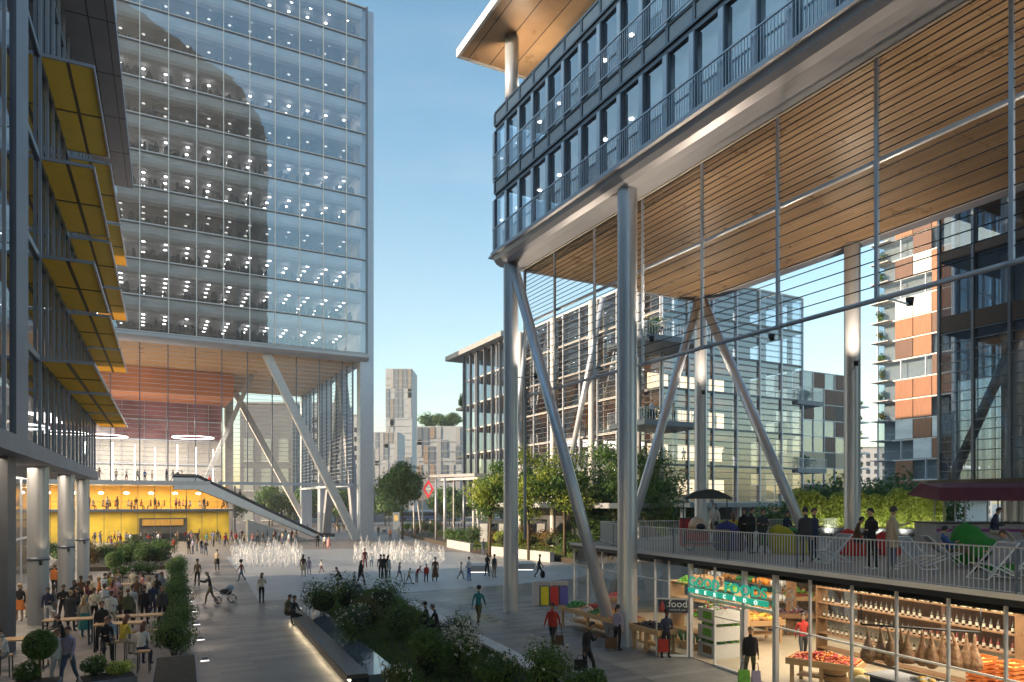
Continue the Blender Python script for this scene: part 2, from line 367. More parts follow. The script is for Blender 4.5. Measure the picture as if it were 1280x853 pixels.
g = MB(); g.quad(FL(-8.2, 14, .05), FL(-8.2, 58, .05), FL(-8.2, 58, 7.3), FL(-8.2, 14, 7.3)); g.build('lobby_glazing', M['g_clear'], L)
b = MB(); v = 29
while v < 58: b.box(FL, -8.25, -8.15, v, v + .08, .05, 7.3); v += 2.4
b.box(FL, -8.24, -8.16, 29, 58, 3.3, 3.42); b.build('lobby_frame', M['steel_lt'], L)

# ------------------------------------------------------------------ glass tower over the lobby
T = thing('glass_tower', 'tall glass office tower with rows of lit ceiling lamps, raised over the yellow lobby', 'skyscraper', F(30, 106, 0))
V0, V1, UA, UB = 104.8, 147.0, -18.0, 30.7
NF = 11; FH = 4.77; Z0 = 28.4
zs = [Z0 + FH * k for k in range(NF + 1)]
g_bl = mat('tower_core', (.10, .105, .115), .8, 0, .35, .25)
for k, z in enumerate(zs):
    b = MB(); b.box(F, UA, UB, V0 + .12, V1, z - .35, z); o = b.build('floor_slab', M['ceil'], T)
    if k < NF:
        b = MB(); b.quad(F(UA, V0, z), F(UB, V0, z), F(UB, V0, z + FH), F(UA, V0, z + FH)); b.build('glazing', M['g_tower'], T)
        # curved pale bulkhead hanging at the slab edge
        b = MB(); n = 6
        pr = [(V0 + .45 + .75 * math.sin(math.pi / 2 * i / n), z + FH - .36 - 1.15 * (1 - math.cos(math.pi / 2 * i / n)) - .0) for i in range(n + 1)]
        pr = [(V0 + .18, z + FH - .36), (V0 + .2, z + FH - 1.0), (V0 + .3, z + FH - 1.45), (V0 + .6, z + FH - 1.8), (V0 + 1.3, z + FH - 1.95)]
        for i in range(len(pr) - 1): b.quad(F(UA, pr[i][0], pr[i][1]), F(UB - .6, pr[i][0], pr[i][1]), F(UB - .6, pr[i + 1][0], pr[i + 1][1]), F(UA, pr[i + 1][0], pr[i + 1][1]))
        b.build('blind', M['bulk'], T)
        b = MB(); dim = k in (3, 6, 8, 9)
        rows = (6, 6, 5, 5, 4, 4, 3, 3, 2, 2, 2)[k]
        for i in range(17):
            for j in range(rows):
                if (i * 7 + j * 3 + k) % 13 == 0: continue
                c = F(UB - 2.2 - i * 2.78, V0 + 2.7 + j * 2.3, z + FH - 1.0); b.tube([c, c + Vector((0, 0, .06))], .23, 8)
        o = b.build('ceiling_lamp', M['lamp_dim' if dim else 'lamp'], T); o['kind'] = 'stuff'
        # desks, screens and office workers as dark shapes by the window
        b = MB(); r2 = random.Random(k)
        for i in range(80):
            u = r2.uniform(UA + 1, UB - 1.5); v = V0 + r2.uniform(.5, 2.6); h = r2.uniform(.9, 1.8); w = r2.uniform(.4, 1.1)
            b.tube([F(u, v, z), F(u, v, z + h * .55), F(u, v, z + h * .8), F(u, v, z + h)], [w * .35, w * .42, w * .36, w * .16], 6)
        o = b.build('office_furniture', M['darkroom'], T); o['kind'] = 'stuff'
b = MB(); b.box(F, UA, UB - 9, V0 + 19, V0 + 19.4, Z0, zs[-1]); b.build('core_wall', g_bl, T)
b = MB(); b.box(F, UB - .7, UB - .55, V0 + 1, V1, Z0, zs[-1]); b.build('side_screen', M['bulk'], T)
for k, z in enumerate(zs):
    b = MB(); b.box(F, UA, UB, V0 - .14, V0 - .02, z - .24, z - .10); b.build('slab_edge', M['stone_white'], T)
    b = MB(); b.box(F, UA, UB, V0 - .12, V0 - .03, z - .34, z - .25); b.build('slab_dark_strip', M['slate'], T)  # solid dark strip below each slab edge
for i in range(15):
    u = 27.6 - 3.42 * i
    if u < UA: break
    b = MB(); b.box(F, u - .045, u + .045, V0 - .2, V0 - .02, Z0 - .1, zs[-1]); b.build('mullion', M['white'], T)
b = MB(); b.box(F, UB - .1, UB + .15, V0 - .2, V0 + .3, Z0 - .1, zs[-1]); b.build('corner_trim', M['mid_metal'], T)
# fascia and wood soffit
b = MB(); pr = [(V0 - .35, Z0 - .35), (V0 - .35, Z0 - .75), (V0 - .1, Z0 - 1.0), (V0 + .3, Z0 - 1.25), (V0 + 1.6, Z0 - 1.3), (V0 + 1.6, Z0 - .36)]
n = len(pr); vs = [F(UA, *p) for p in pr] + [F(UB + .3, *p) for p in pr]
b.add(vs, [tuple(range(n)), tuple(range(n, 2 * n))[::-1]] + [(i, n + i, n + (i + 1) % n, (i + 1) % n) for i in range(n)]); b.build('fascia', M['soffit_metal'], T)
b = MB(); b.box(F, UB - .9, UB + .28, V0 + 1.6, V1, Z0 - 1.3, Z0 - .36); b.build('side_fascia', M['steel_lt'], T)
b = MB(); b.box(F, UA, UB - .9, V0 + 1.6, V1, Z0 - 1.15, Z0 - .37); b.build('wood_soffit', M['wood_T'], T)
b = MB(); b.box(F, UA, 14.2, 126, 140, Z0 - 5.2, Z0 - 1.2); b.build('orange_soffit', M['orange'], T)
def sqcol(fr, a, c, w, name, parent, m=M['concrete']):
    MB().bar(fr(*a), fr(*c), w).build(name, m, parent)
b = MB(); b.box(F, 29.9, 32.0, 105.4, 107.3, 0, zs[-1]); b.build('corner_column', M['steel_lt'], T)
b = MB(); b.box(F, 29.2, 31.2, 129, 131.2, 0, Z0 - 1.3); b.build('column', M['steel_lt'], T)
b = MB(); b.box(F, 29.2, 31.2, 145, 146.9, 0, Z0 - 1.3); b.build('column', M['steel_lt'], T)
b = MB(); b.box(F, 14.2, 15.6, 139, 140.6, 0, Z0 - 1.3); b.build('column', M['concrete'], T)
sqcol(F, (16.4, 106.6, 27.2), (29.6, 106.4, 0), 1.15, 'raking_strut', T, M['stone_white'])
sqcol(F, (16.6, 146, 27.2), (31, 146, 0), 1.1, 'raking_strut', T, M['stone_white'])
sqcol(F, (17, 125, 27.2), (6, 125, 0), .7, 'raking_strut', T)
sqcol(F, (30.2, 117.5, 27.2), (30.2, 129, 0), 1.3, 'raking_strut', T, M['soffit_metal'])
sqcol(F, (30.2, 117.5, 27.2), (30.2, 108, 0), 1.3, 'raking_strut', T, M['soffit_metal'])
# cable glass screens of the hall
b = MB()
for i in range(14):
    u = 27.6 - 3.42 * i; b.box(F, u - .06, u + .06, 107.0, 107.3, 8.6, 27.2)
for i in range(12): v = 107.2 + i * 3.4; b.box(F, 29.1, 29.35, v - .06, v + .06, 8.6, 27.2)
b.build('screen_mullion', M['mid_metal'], T)
b = MB(); z = 9.4
while z < 27:
    b.box(F, UA, 29.2, 107.1, 107.15, z, z + .045); b.box(F, 29.2, 29.25, 107.1, 146, z, z + .045); z += .62
b.build('screen_cable', M['steel_lt'], T)
b = MB(); b.quad(F(UA, 107.2, 8.6), F(29.2, 107.2, 8.6), F(29.2, 107.2, 27.2), F(UA, 107.2, 27.2)); b.build('screen_glass', M['g_clear'], T)
b = MB(); b.box(F, 10, 29.3, 107.0, 107.4, 8.2, 8.6); b.box(F, 28.9, 29.3, 107.4, 146, 8.2, 8.6); b.build('screen_sill', M['steel_lt'], T)
# hall floors and walls
b = MB(); b.box(F, UA, 9.0, 107.0, 138, 8.1, 8.65); b.build('hall_floor', M['stone_white'], T)
hw = mat('hall_back_wall', (.62, .59, .55), .7, 0, .2, .15)
b = MB(); b.box(F, UA, 13.6, 137.6, 138, 8.65, 16.5); b.build('hall_wall', hw, T)
b = MB(); b.box(F, UA, 13.6, 137.5, 138, 16.5, 27.2); b.build('upper_hall_wall', M['plum'], T)
b = MB()
for i in range(9): b.box(F, -16 + i * 3.4, -15.94 + i * 3.4, 137.3, 137.5, 8.7, 27)
for z in (12.3, 16.5, 20, 23.5): b.box(F, UA, 13.6, 137.2, 137.5, z, z + .18)
b.build('wall_trim', M['steel_lt'], T)
b = MB(); b.box(F, -6, -3.4, 134, 134.3, 16.8, 22.8); b.build('wall_banner', mat('pale_banner', (.55, .50, .55), .6, 0, .3, .6), T)
for i in range(9): b = MB(); b.tube([F(-12 + i * 2.9, 120 + (i % 3) * 4, 8.7), F(-12 + i * 2.9, 120 + (i % 3) * 4, 14.6)], .05, 6); b.build('light_tube', M['lit_white'], T)
for uu, vv, rr in ((7.5, 118, 2.9), (-4.5, 122, 3.2), (-11, 119, 3.0)):
    b = MB(); c = F(uu, vv, 15.6); n = 40
    b.tube([c + Vector((rr * math.cos(6.2832 * k / n), rr * math.sin(6.2832 * k / n), 0)) for k in range(n + 1)], .055, 6, caps=False); b.build('ring_lamp', M['lit_white'], T)
def area(name, loc, sx, sy, e, c, rot=(0, 0, 0)):
    a = bpy.data.lights.new(name, 'AREA'); a.shape = 'RECTANGLE'; a.size = sx; a.size_y = sy; a.energy = e; a.color = c
    o = bpy.data.objects.new(name, a); col.objects.link(o); o.location = loc; o.rotation_euler = rot; return o
area('hall_lamp', F(-1, 122, 18), 26, 14, 4200, (1, .86, .72), (0, 0, F.a))
# the yellow lobby
b = MB(); b.box(F, UA, 12.4, 116.0, 116.4, 0, 4.35); b.build('yellow_wall', M['yellow_wall'], T)
b = MB(); b.box(F, UA, 12.4, 116.9, 117.3, 4.75, 8.1); b.build('gallery_wall', mat('amber_wall', (.78, .42, .06), .6, 0, .12, .2), T)
b = MB(); b.box(F, UA, 12.6, 110.4, 117.3, 4.4, 4.75); b.build('gallery_floor', M['slab'], T)
b = MB(); b.box(F, UA, 12.6, 110.3, 110.34, 5.75, 5.8); b.build('gallery_rail', M['mid_metal'], T)
b = MB()
for i in range(16): b.box(F, 12 - 2 * i, 12.06 - 2 * i, 108.6, 108.66, 0, 8.1)
b.box(F, 12.3, 12.5, 108.5, 108.7, 0, 8.1); b.build('lobby_frame', M['mid_metal'], T)
for i in range(10): b = MB(); c = F(11 - 3.1 * i, 113.4, 7.0); b.ball(c, .22, 8, (1.6, 1.6, .7)); b.build('pendant_lamp', M['warmlamp'], T)
area('lobby_lamp', F(-2, 113.0, 7.7), 28, 3, 800, (1, .74, .42), (0, 0, F.a))
area('lobby_lamp', F(-2, 112.5, 4.2), 28, 3.5, 600, (1, .84, .55), (0, 0, F.a))
b = MB(); b.box(F, 0.2, 6.5, 115.5, 115.9, 1.1, 3.4); b.build('bar_niche', M['darkroom'], T)
b = MB(); b.box(F, .6, 6.0, 115.2, 115.3, 2.3, 3.2); b.build('bar_shelf_front', mat('amber_slats', (.4, .22, .04), .5, 0, .4, 3, stretch=(12, 1, .2)), T)
b = MB(); b.box(F, -1.2, 8.0, 113.4, 114.2, 0, 1.15); b.build('bar_counter', M['dark_metal'], T)
# escalator
E1 = thing('escalator', 'long pale escalator rising from the plaza to the hall in the glass tower', 'escalator', F(24, 108, 0))
def esc(b, dv0, dv1, zlo, zhi):
    pts = [(26.5, .1), (24.6, .1), (7.4, 8.75), (4.4, 8.75)]
    vs = [F(u, 107.4 + dv, z + q) for dv in (dv0, dv1) for u, z in pts for q in (zlo, zhi)]
    n = 8; fs = []
    for i in range(3):
        a, c = 2 * i, 2 * i + 2
        fs += [(a, a + 1, c + 1, c), (n + a, n + c, n + c + 1, n + a + 1), (a + 1, n + a + 1, n + c + 1, c + 1), (a, c, n + c, n + a)]
    fs += [(0, n, n + 1, 1), (6, 7, n + 7, n + 6)]
    b.add([v if v.z > 0 else Vector((v.x, v.y, 0)) for v in vs], fs)
b = MB(); esc(b, -.35, -.15, -1.25, .35); b.build('side_panel', M['white'], E1)
b = MB(); esc(b, 2.4, 2.6, -1.25, .35); b.build('side_panel', M['stone_white'], E1)
b = MB(); esc(b, -.15, 2.4, -.9, -.05); b.build('steps', M['dark_metal'], E1)
b = MB(); esc(b, -.2, -.1, .36, .85); esc(b, 2.3, 2.4, .36, .85); b.build('balustrade', M['darkroom'], E1)
b = MB(); b.add([F(22.8, 107.3, 0), F(14, 107.3, 0), F(14, 107.3, 3.2), F(22.8, 109.8, 0), F(14, 109.8, 0), F(14, 109.8, 3.2)], [(0, 1, 2), (5, 4, 3), (0, 2, 5, 3), (1, 4, 5, 2)]); b.build('underside', M['concrete'], E1)
# the wide dark tower that stands behind the viewer and shows as a reflection
W = thing('office_tower', 'dark ribbed tower mirrored in the panes of the glass tower', 'skyscraper', F(10, -50, 0))
b = MB()
q_ = [F(-6, -48), F(30, -48), F(38, -52), F(42, -60), F(42, -70), F(-6, -70)]; hh_ = [168, 150, 142, 138, 138, 168]
b.add([(p.x, p.y, 0) for p in q_] + [(p.x, p.y, h) for p, h in zip(q_, hh_)], [tuple(range(6))[::-1], tuple(range(6, 12))] + [(i, (i + 1) % 6, 6 + (i + 1) % 6, 6 + i) for i in range(6)])
wm = mat('ribbed_dark_wall', (.07, .065, .06), .7, 0, .5, 1, stretch=(3, 3, .05)); b.build('wall', wm, W)
b = MB()
for k in range(46): b.box(F, -6, 30, -47.9, -47.7, 3 + 3.1 * k, 3.4 + 3.1 * k)
b.build('floor_band', M['office'], W)

for v in (30, 38, 46, 54):
    area('soffit_light', FL(-7.6, v, 7.2), 4.5, 5, 200, (1, .80, .58), (0, 0, FL.a))
    for k in range(3): b = MB(); c = FL(-6.2 - k * 1.3, v, 7.26); b.tube([c, c + Vector((0, 0, .03))], .13, 10); b.build('downlight', M['glow'], L)
# ------------------------------------------------------------------ right raised building
RB = thing('raised_office_building', 'office block with steel framed windows and oak soffit raised on tall round columns', 'building', F(16.95, 22.25, 0))
RU, VE, VN = 16.25, 32.4, 3.0
zA, zB, zC = 18.45, 21.95, 25.45
parts('floor_slab', M['ceil'], RB, [(RU + .3, 31.2, VN, VE - .2, z - (.15 if z == zA else .3), z) for z in (zA, zB, zC)], F)
parts('blind', M['bulk'], RB, [(RU + .45, RU + .48, 3, 20.5, z + .02, z + 3.1) for z in (zA, zB)], F)
b = MB(); b.box(F, 24, 24.3, VN, VE - 4, zA, zC - .3); b.box(F, RU + 3, 24, 14, 14.2, zA, zC - .3); b.build('inner_wall', M['bulk'], RB)
for z0_, z1_ in ((zA, zB - .3), (zB, zC - .3)):
    b = MB(); b.quad(F(RU + .12, VN, z0_), F(RU + .12, VE, z0_), F(RU + .12, VE, z1_), F(RU + .12, VN, z1_)); b.build('glazing', M['g_R'], RB)
    b = MB(); b.quad(F(RU + .12, VE, z0_), F(31, VE, z0_), F(31, VE, z1_), F(RU + .12, VE, z1_)); b.build('end_glazing', M['g_R'], RB)
nb = 22; bay = (VE - VN) / nb
for z in (zB, zC):
    b = MB()
    for i in range(nb): v = VN + bay * i; b.box(F, RU - .02, RU + .1, v + .08, v + bay - .08, z - .42, z + .12)
    b.build('spandrel_panel', mat('spandrel_grey', (.27, .28, .31), .4, .4, .08), RB)
    b = MB(); b.box(F, RU - .06, RU + .08, VN, VE, z + .13, z + .23); b.box(F, RU - .06, RU + .08, VN, VE, z - .52, z - .43); b.box(F, RU + .02, RU + .1, VN, VE, z - .72, z - .53)
    for i in range(nb + 1): v = VN + bay * i; b.box(F, RU - .06, RU + .06, v - .07, v + .07, z - .43, z + .13)
    b.build('spandrel_frame', M['slate'], RB)
for z0_, z1_ in ((zA, zB - .73), (zB + .23, zC - .73)):
    for i in range(nb + 1):
        v = VN + bay * i
        b = MB(); b.box(F, RU - .05, RU + .1, v - .04, v + .03, z0_, z1_); o = b.build('mullion', M['slate'], RB)
        b = MB(); b.box(F, RU - .02, RU + .1, v + .04, v + .27, z0_, z1_); b.build('fin', M['steel_lt'], o)
    b = MB()
    n = int((VE - VN) / .125)
    for i in range(n): v = VN + (VE - VN) * i / n; b.box(F, RU - .17, RU - .15, v, v + .022, z0_ + .05, z0_ + 1.12)
    b.box(F, RU - .19, RU - .13, VN, VE, z0_ + 1.12, z0_ + 1.17); b.box(F, RU - .18, RU - .14, VN, VE, z0_ + .02, z0_ + .06)
    b.build('railing', M['steel_lt'], RB)
for z in (zB, zC):
    for i in range(8):
        for j in range(3): b = MB(); c = F(18.2 + j * 2, VE - 1.2 - i * 1.9, z - .34); b.tube([c, c + Vector((0, 0, .05))], .10, 8); b.build('ceiling_light', M['lamp'], RB)
# rolled metal fascia under the windows
b = MB(); pr = [(RU - .2, zA + .02), (RU - .2, zA - .12), (RU - .05, zA - .14), (RU, zA - .35), (RU + .15, zA - .52), (RU + .4, zA - .62), (RU + .8, zA - .60), (18.2, zA - .33), (18.2, zA + .01)]
n = len(pr)
for va, vb in ((VN, VE + .15),):
    vs = [F(p[0], va, p[1]) for p in pr] + [F(p[0], vb, p[1]) for p in pr]
    b.add(vs, [tuple(range(n))[::-1], tuple(range(n, 2 * n))] + [(i, (i + 1) % n, n + (i + 1) % n, n + i) for i in range(n)], False)
b.build('rolled_fascia', M['soffit_metal'], RB)
b = MB(); b.box(F, 18.2, 31.5, 33.2, 33.4, zA - .33, zA); b.box(F, RU, 31.2, VE + .02, 33.2, zA - .05, zA + .05); b.build('end_fascia', M['soffit_metal'], RB)
b = MB(); b.box(F, 18.22, 18.3, VN, 33.2, zA - .36, zA - .2); b.box(F, 30.5, 30.6, VN, 33.2, zA - .36, zA - .2); b.build('soffit_trim', mat('pale_trim', (.5, .46, .42), .5), RB)
b = MB(); b.box(F, 18.3, 30.5, VN, 33.2, zA - .27, zA - .02); b.build('wood_soffit', M['wood_R'], RB)
b = MB(); b.box(F, 30.6, 31.4, VN, 33.2, zA - .3, zC); b.build('rear_wall', M['grey_metal'], RB)
# roof
b = MB(); b.box(F, 15.2, 33, -4, 34.5, 29.5, 29.62); b.build('roof_soffit', M['wood_roof'], RB)
b = MB(); b.box(F, 15.05, 15.2, -4, 34.65, 29.42, 29.85); b.box(F, 15.2, 33, 34.5, 34.65, 29.42, 29.85); b.box(F, 15.2, 33, -4, 34.5, 29.62, 29.8); b.build('roof_edge', M['white'], RB)
b = MB(); b.quad(F(19, -4, zC), F(19, 30, zC), F(19, 30, 29.5), F(19, -4, 29.5)); b.build('roof_glazing', M['g_R'], RB)
b = MB(); c = F(16.95, 31.9, 0); b.tube([c + Vector((0, 0, zC + .2)), c + Vector((0, 0, 29.5))], .35, 24); b.build('roof_column', M['steel_lt'], RB)
# columns and struts
for (u, v, r) in ((16.95, 22.25, .385), (16.95, 32.0, .38), (30.6, 22.4, .37), (30.4, 32.6, .37)):
    c = F(u, v, 0); b = MB(); b.tube([c, c + Vector((0, 0, zA - .3))], r, 32, caps=False); b.build('round_column', M['steel'], RB)
for a, c, r in (((16.95, 31.8, 17.9), (16.95, 23.1, 0), .26), ((30.4, 32.4, 17.9), (30.6, 23.0, 0), .27), ((30.2, 32.6, 17.9), (23.6, 32.6, 0), .26)):
    b = MB(); b.tube([F(*a), F(*c)], r, 20); b.build('raking_strut', M['steel'], RB)
# lamps on the columns that wash the oak soffit, others added on the screen rail
def uplight(c, e, par, size=R(150)):
    b = MB(); b.tube([c + Vector((0, 0, -.22)), c], [.09, .12], 10); b.build('uplight', M['dark_metal'], par)
    if size_arm(c): b = MB(); b.bar(c + Vector((0, 0, -.15)), size_arm(c), .05); b.build('lamp_arm', M['steel'], par)
    l = bpy.data.lights.new('soffit_lamp', 'SPOT'); l.energy = e; l.color = (1, .80, .58); l.spot_size = size; l.spot_blend = .9; l.shadow_soft_size = .15
    o = bpy.data.objects.new('soffit_lamp', l); col.objects.link(o); o.location = c + Vector((0, 0, .06)); o.rotation_euler = (PI_, 0, 0)
PI_ = math.pi
def size_arm(c):
    q = [(u, v) for u, v in ((16.95, 22.25), (16.95, 32.0), (30.6, 22.4), (30.4, 32.6)) if (F(u, v, c.z) - c).length < 2.2]
    return F(*q[0], c.z - .15) if q and abs(c.z - 12.2) < .1 else None
for u, v in ((17.95, 22.0), (17.95, 31.2), (29.5, 21.4), (29.3, 31.2)): uplight(F(u, v, 12.2), 520, RB)
for v in (17.5, 12.5, 7): uplight(F(19.6, v, 11.5), 230, RB); b = MB(); b.bar(F(18.5, v, 11.36), F(19.6, v, 11.3), .04); b.build('lamp_arm', M['steel'], RB)  # rail lamps and arms added to brighten the darker end of the soffit
for v in (31.9, 24): uplight(F(17.45, v, zC + 1.0) if v > 30 else F(18.5, v, zC + .6), 260, RB)
# hanging cable screen
v = 9.22 - 3.47; i = 0
while v < 33.2:
    b = MB(); b.box(F, 18.34, 18.44, v - .05, v + .05, 11.3, 18.15); b.build('screen_mullion', M['steel_lt'], RB); v += 3.47
for z in (15.27, 11.36):
    b = MB(); b.tube([F(18.5, VN, z), F(18.5, 33.1, z)], .075, 8); b.build('screen_rail', M['steel_lt'], RB)
b = MB(); z = 11.7
while z < 15.1: b.box(F, 18.38, 18.40, VN, 33.1, z, z + .028); z += .36
z = 15.45
while z < 18.1: b.box(F, 18.38, 18.40, VN, 33.1, z, z + .028); z += .22
b.build('screen_cable', M['dark_metal'], RB)
b = MB(); b.box(F, 18.3, 18.42, 33.0, 33.12, 3.7, 18.1); b.build('screen_post', M['mid_metal'], RB)

# ------------------------------------------------------------------ generic glazed block
def block(name, label, cat, fr, ua, ub, va, vb, z0, nf, fh, bay, faces='sw', slab_m=None, mull=None, gl=None, deep=8, core=None, warm=(), loc=None, cab=0, lit=0):
    t = thing(name, label, cat, loc or fr(ua, va, 0)); slab_m = slab_m or M['stone_white']; mull = mull or M['steel_lt']; gl = gl or M['g_far']
    for k in range(nf + 1):
        z = z0 + k * fh; b = MB(); b.box(fr, ua - .1, ub + .1, va - .1, vb + .1, z - .10, z + .10); b.build('floor_slab', slab_m, t)
    for k in range(nf):
        z = z0 + k * fh; b = MB()
        if 'w' in faces: b.quad(fr(ua, va, z), fr(ua, vb, z), fr(ua, vb, z + fh), fr(ua, va, z + fh))
        if 's' in faces: b.quad(fr(ua, va, z), fr(ub, va, z), fr(ub, va, z + fh), fr(ua, va, z + fh))
        b.build('glazing', gl, t)
    b = MB()
    if 'w' in faces:
        n = max(1, round((vb - va) / bay))
        for i in range(n + 1): v = va + (vb - va) * i / n; b.box(fr, ua - .22, ua - .02, v - .07, v + .07, z0, z0 + nf * fh)
    if 's' in faces:
        n = max(1, round((ub - ua) / bay))
        for i in range(n + 1): u = ua + (ub - ua) * i / n; b.box(fr, u - .07, u + .07, va - .22, va - .02, z0, z0 + nf * fh)
    if cab:
        z = z0 + cab
        while z < z0 + nf * fh:
            if 'w' in faces: b.box(fr, ua - .16, ua - .12, va, vb, z, z + .05)
            if 's' in faces: b.box(fr, ua, ub, va - .16, va - .12, z, z + .05)
            z += cab
    b.build('mullion_frame', mull, t)
    b = MB(); b.box(fr, ua + deep, ub - .2, va + deep, vb - .2, 0, z0 + nf * fh); b.build('core_wall', core or M['office'], t)
    if lit:
        r3 = random.Random(int(ua * 10))
        for k in range(nf):
            for i in range(lit):
                z = z0 + (k + 1) * fh - .3
                b = MB()
                if r3.random() < .5: u = ua + r3.uniform(1, 6); v = r3.uniform(va + 1, vb - 3); b.box(fr, u, u + .2, v, v + 2, z - .04, z)
                else: u = r3.uniform(ua + 1, ub - 3); v = va + r3.uniform(1, 6); b.box(fr, u, u + 2, v, v + .2, z - .04, z)
                b.build('strip_light', M['lit_white'], t)
    return t
# office block behind, with pale slabs
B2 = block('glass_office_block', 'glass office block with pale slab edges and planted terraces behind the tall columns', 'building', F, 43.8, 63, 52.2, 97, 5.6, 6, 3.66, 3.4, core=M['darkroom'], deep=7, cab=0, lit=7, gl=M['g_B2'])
b = MB(); z = 6.2
while z < 27.4: b.box(F, 43.64, 43.68, 52.2, 82, z, z + .05); b.box(F, 43.8, 63, 52.04, 52.08, z, z + .05); z += .61
b.build('facade_cable', M['slate'], B2)
for k in range(6): b = MB(); b.box(F, 44.1, 62.5, 52.6, 96, 5.6 + 3.66 * k + 3.3, 5.6 + 3.66 * k + 3.42); b.build('ceiling', mat('amber_ceiling', (.34, .17, .08), .6) if k == 0 else bpy.data.materials['amber_ceiling'], B2)
B2['label'] = 'long glass office block with planted corner terraces seen behind the tall round columns'
for i in range(4):
    v = 55 + 8 * i; b = MB(); b.tube([F(43.2, v, 0), F(43.2, v, 27.4)], .33, 12, caps=False); b.build('round_column', M['stone_white'], B2)
for i in range(5):
    u = 46 + 4 * i; b = MB(); b.tube([F(u, 52.9, 0), F(u, 52.9, 27.4)], .3, 12, caps=False); b.build('round_column', M['steel_lt'], B2)
b = MB(); b.box(F, 42.2, 64, 82.5, 101.5, 27.6, 28.3); b.build('roof', M['slab'], B2)
for i in range(7):
    v = 82.6 + 2.4 * i; b = MB(); b.box(F, 43.2, 43.6, v - .12, v + .12, 5.6, 27.6); b.build('fin', M['mid_metal'], B2)
parts('balcony', M['slab'], B2, [(44, 52, 97.1, 101.5, z - .3, z + .1) for z in (12.9, 20.3)], F)
for va_, vb_ in ((60, 68), (76, 82), (82, 76)): b = MB(); b.tube([F(42.6, va_, 27), F(42.6, vb_, 5.6)], .3, 8); b.build('raking_strut', M['steel_lt'], B2)
warmm = mat('warm_interior', (.60, .40, .22), .7, 0, .25, .3)
warme = mat('lit_interior', (.7, .5, .3), .6, emit=(1, .70, .42), estr=1.1)
for k in range(6):
    z = 5.6 + 3.66 * k
    b = MB(); b.box(F, 50.8, 51, 60, 80, z + .2, z + 3.3); b.build('partition', M['bulk'], B2)
    if k < 4:
        for ux in (46.5, 50.2, 54.4): b = MB(); b.box(F, ux, ux + 2.6, 57.5, 57.7, z + .9, z + 2.5); b.build('lit_room', warme, B2)
for z, ua_, ub_, va_, vb_ in ((12.9, 38.8, 46, 48.5, 54), (20.3, 38.8, 46.5, 48.2, 54), (16.6, 62, 66, 51.8, 57), (9.3, 62, 66.5, 51.8, 57)):
    b = MB(); b.box(F, ua_, ub_, va_, vb_, z - .45, z); o = b.build('terrace_slab', M['slab'], B2)
    b = MB(); n = 24
    for i in range(n + 1):
        u = ua_ + (ub_ - ua_) * i / n; b.box(F, u, u + .03, va_ + .05, va_ + .08, z, z + 1.05)
        v = va_ + (vb_ - va_) * i / n; b.box(F, ua_ + .05, ua_ + .08, v, v + .03, z, z + 1.05)
    b.box(F, ua_, ub_, va_ + .03, va_ + .1, z + 1.05, z + 1.1); b.box(F, ua_ + .03, ua_ + .1, va_, vb_, z + 1.05, z + 1.1); b.build('railing', M['steel_lt'], o)
b = MB(); b.box(F, 38.8, 43.8, 52.2, 82, 5.1, 5.6); b.build('gallery', M['slab'], B2)
b = MB(); b.box(F, 43.5, 62, 48, 52.2, 5.2, 5.6); b.build('gallery', M['slab'], B2)
for i in range(6):
    b = MB(); b.tube([F(44 + i * 3.5, 49.5, 0), F(44 + i * 3.5, 49.5, 5.2)], .25, 10, caps=False); b.build('round_column', M['steel'], B2)
# residential towers
def panels(t, fr, ua, va, vb, z0, nf, fh, nc, face, seed, mats, skip=.35):
    r = random.Random(seed); by = {}
    for k in range(nf):
        for c in range(nc):
            if r.random() < skip: continue
            m = r.choice(mats); h = r.choice((1, 1, 2))
            a = va + (vb - va) * c / nc + .06; e = va + (vb - va) * (c + 1) / nc - .06
            z = z0 + k * fh + .15; b = MB()
            if face == 'w': b.box(fr, ua - .28, ua - .1, a, e, z, z + fh - .25)
            else: b.box(fr, a, e, ua - .28, ua - .1, z, z + fh - .25)
            b.build('cladding_panel', m, t)
brown = mat('terracotta_slats', (.30, .135, .075), .6, 0, .25, 6, stretch=(3, 3, .1)); dbrown = mat('dark_slats', (.13, .07, .055), .6, 0, .3, 6, stretch=(3, 3, .1)); sand = mat('sand_panel', (.5, .42, .3), .6)
B4 = block('apartment_tower', 'slender apartment tower with terracotta shutters behind the rear round column', 'building', F, 102.4, 114, 59, 70.4, 6, 18, 3.05, 3.8, slab_m=M['white'], deep=1.2, core=M['stone_white'])
panels(B4, F, 102.4, 59, 67.5, 6, 18, 3.05, 3, 'w', 5, [brown, brown, dbrown, M['bulk']], .25)
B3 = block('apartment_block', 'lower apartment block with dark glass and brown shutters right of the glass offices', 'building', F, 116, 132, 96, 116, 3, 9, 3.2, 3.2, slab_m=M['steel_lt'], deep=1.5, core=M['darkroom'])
panels(B3, F, 116, 96, 116, 3, 9, 3.2, 6, 'w', 8, [dbrown, sand, M['dark_metal']], .55)
panels(B3, F, 96, 116, 132, 3, 9, 3.2, 5, 's', 9, [dbrown, sand, M['dark_metal']], .55)
for i in range(7):
    b = MB(); b.box(F, 130, 134.5, 94.5, 98, 6.2 + 3.2 * i, 6.5 + 3.2 * i); b.build('balcony', M['white'], B3)
for i in range(15):
    b = MB(); b.box(F, 101.2, 103, 68, 71.0, 9.05 + 3.05 * i, 9.17 + 3.05 * i); b.build('balcony', M['stone_white'], B4)
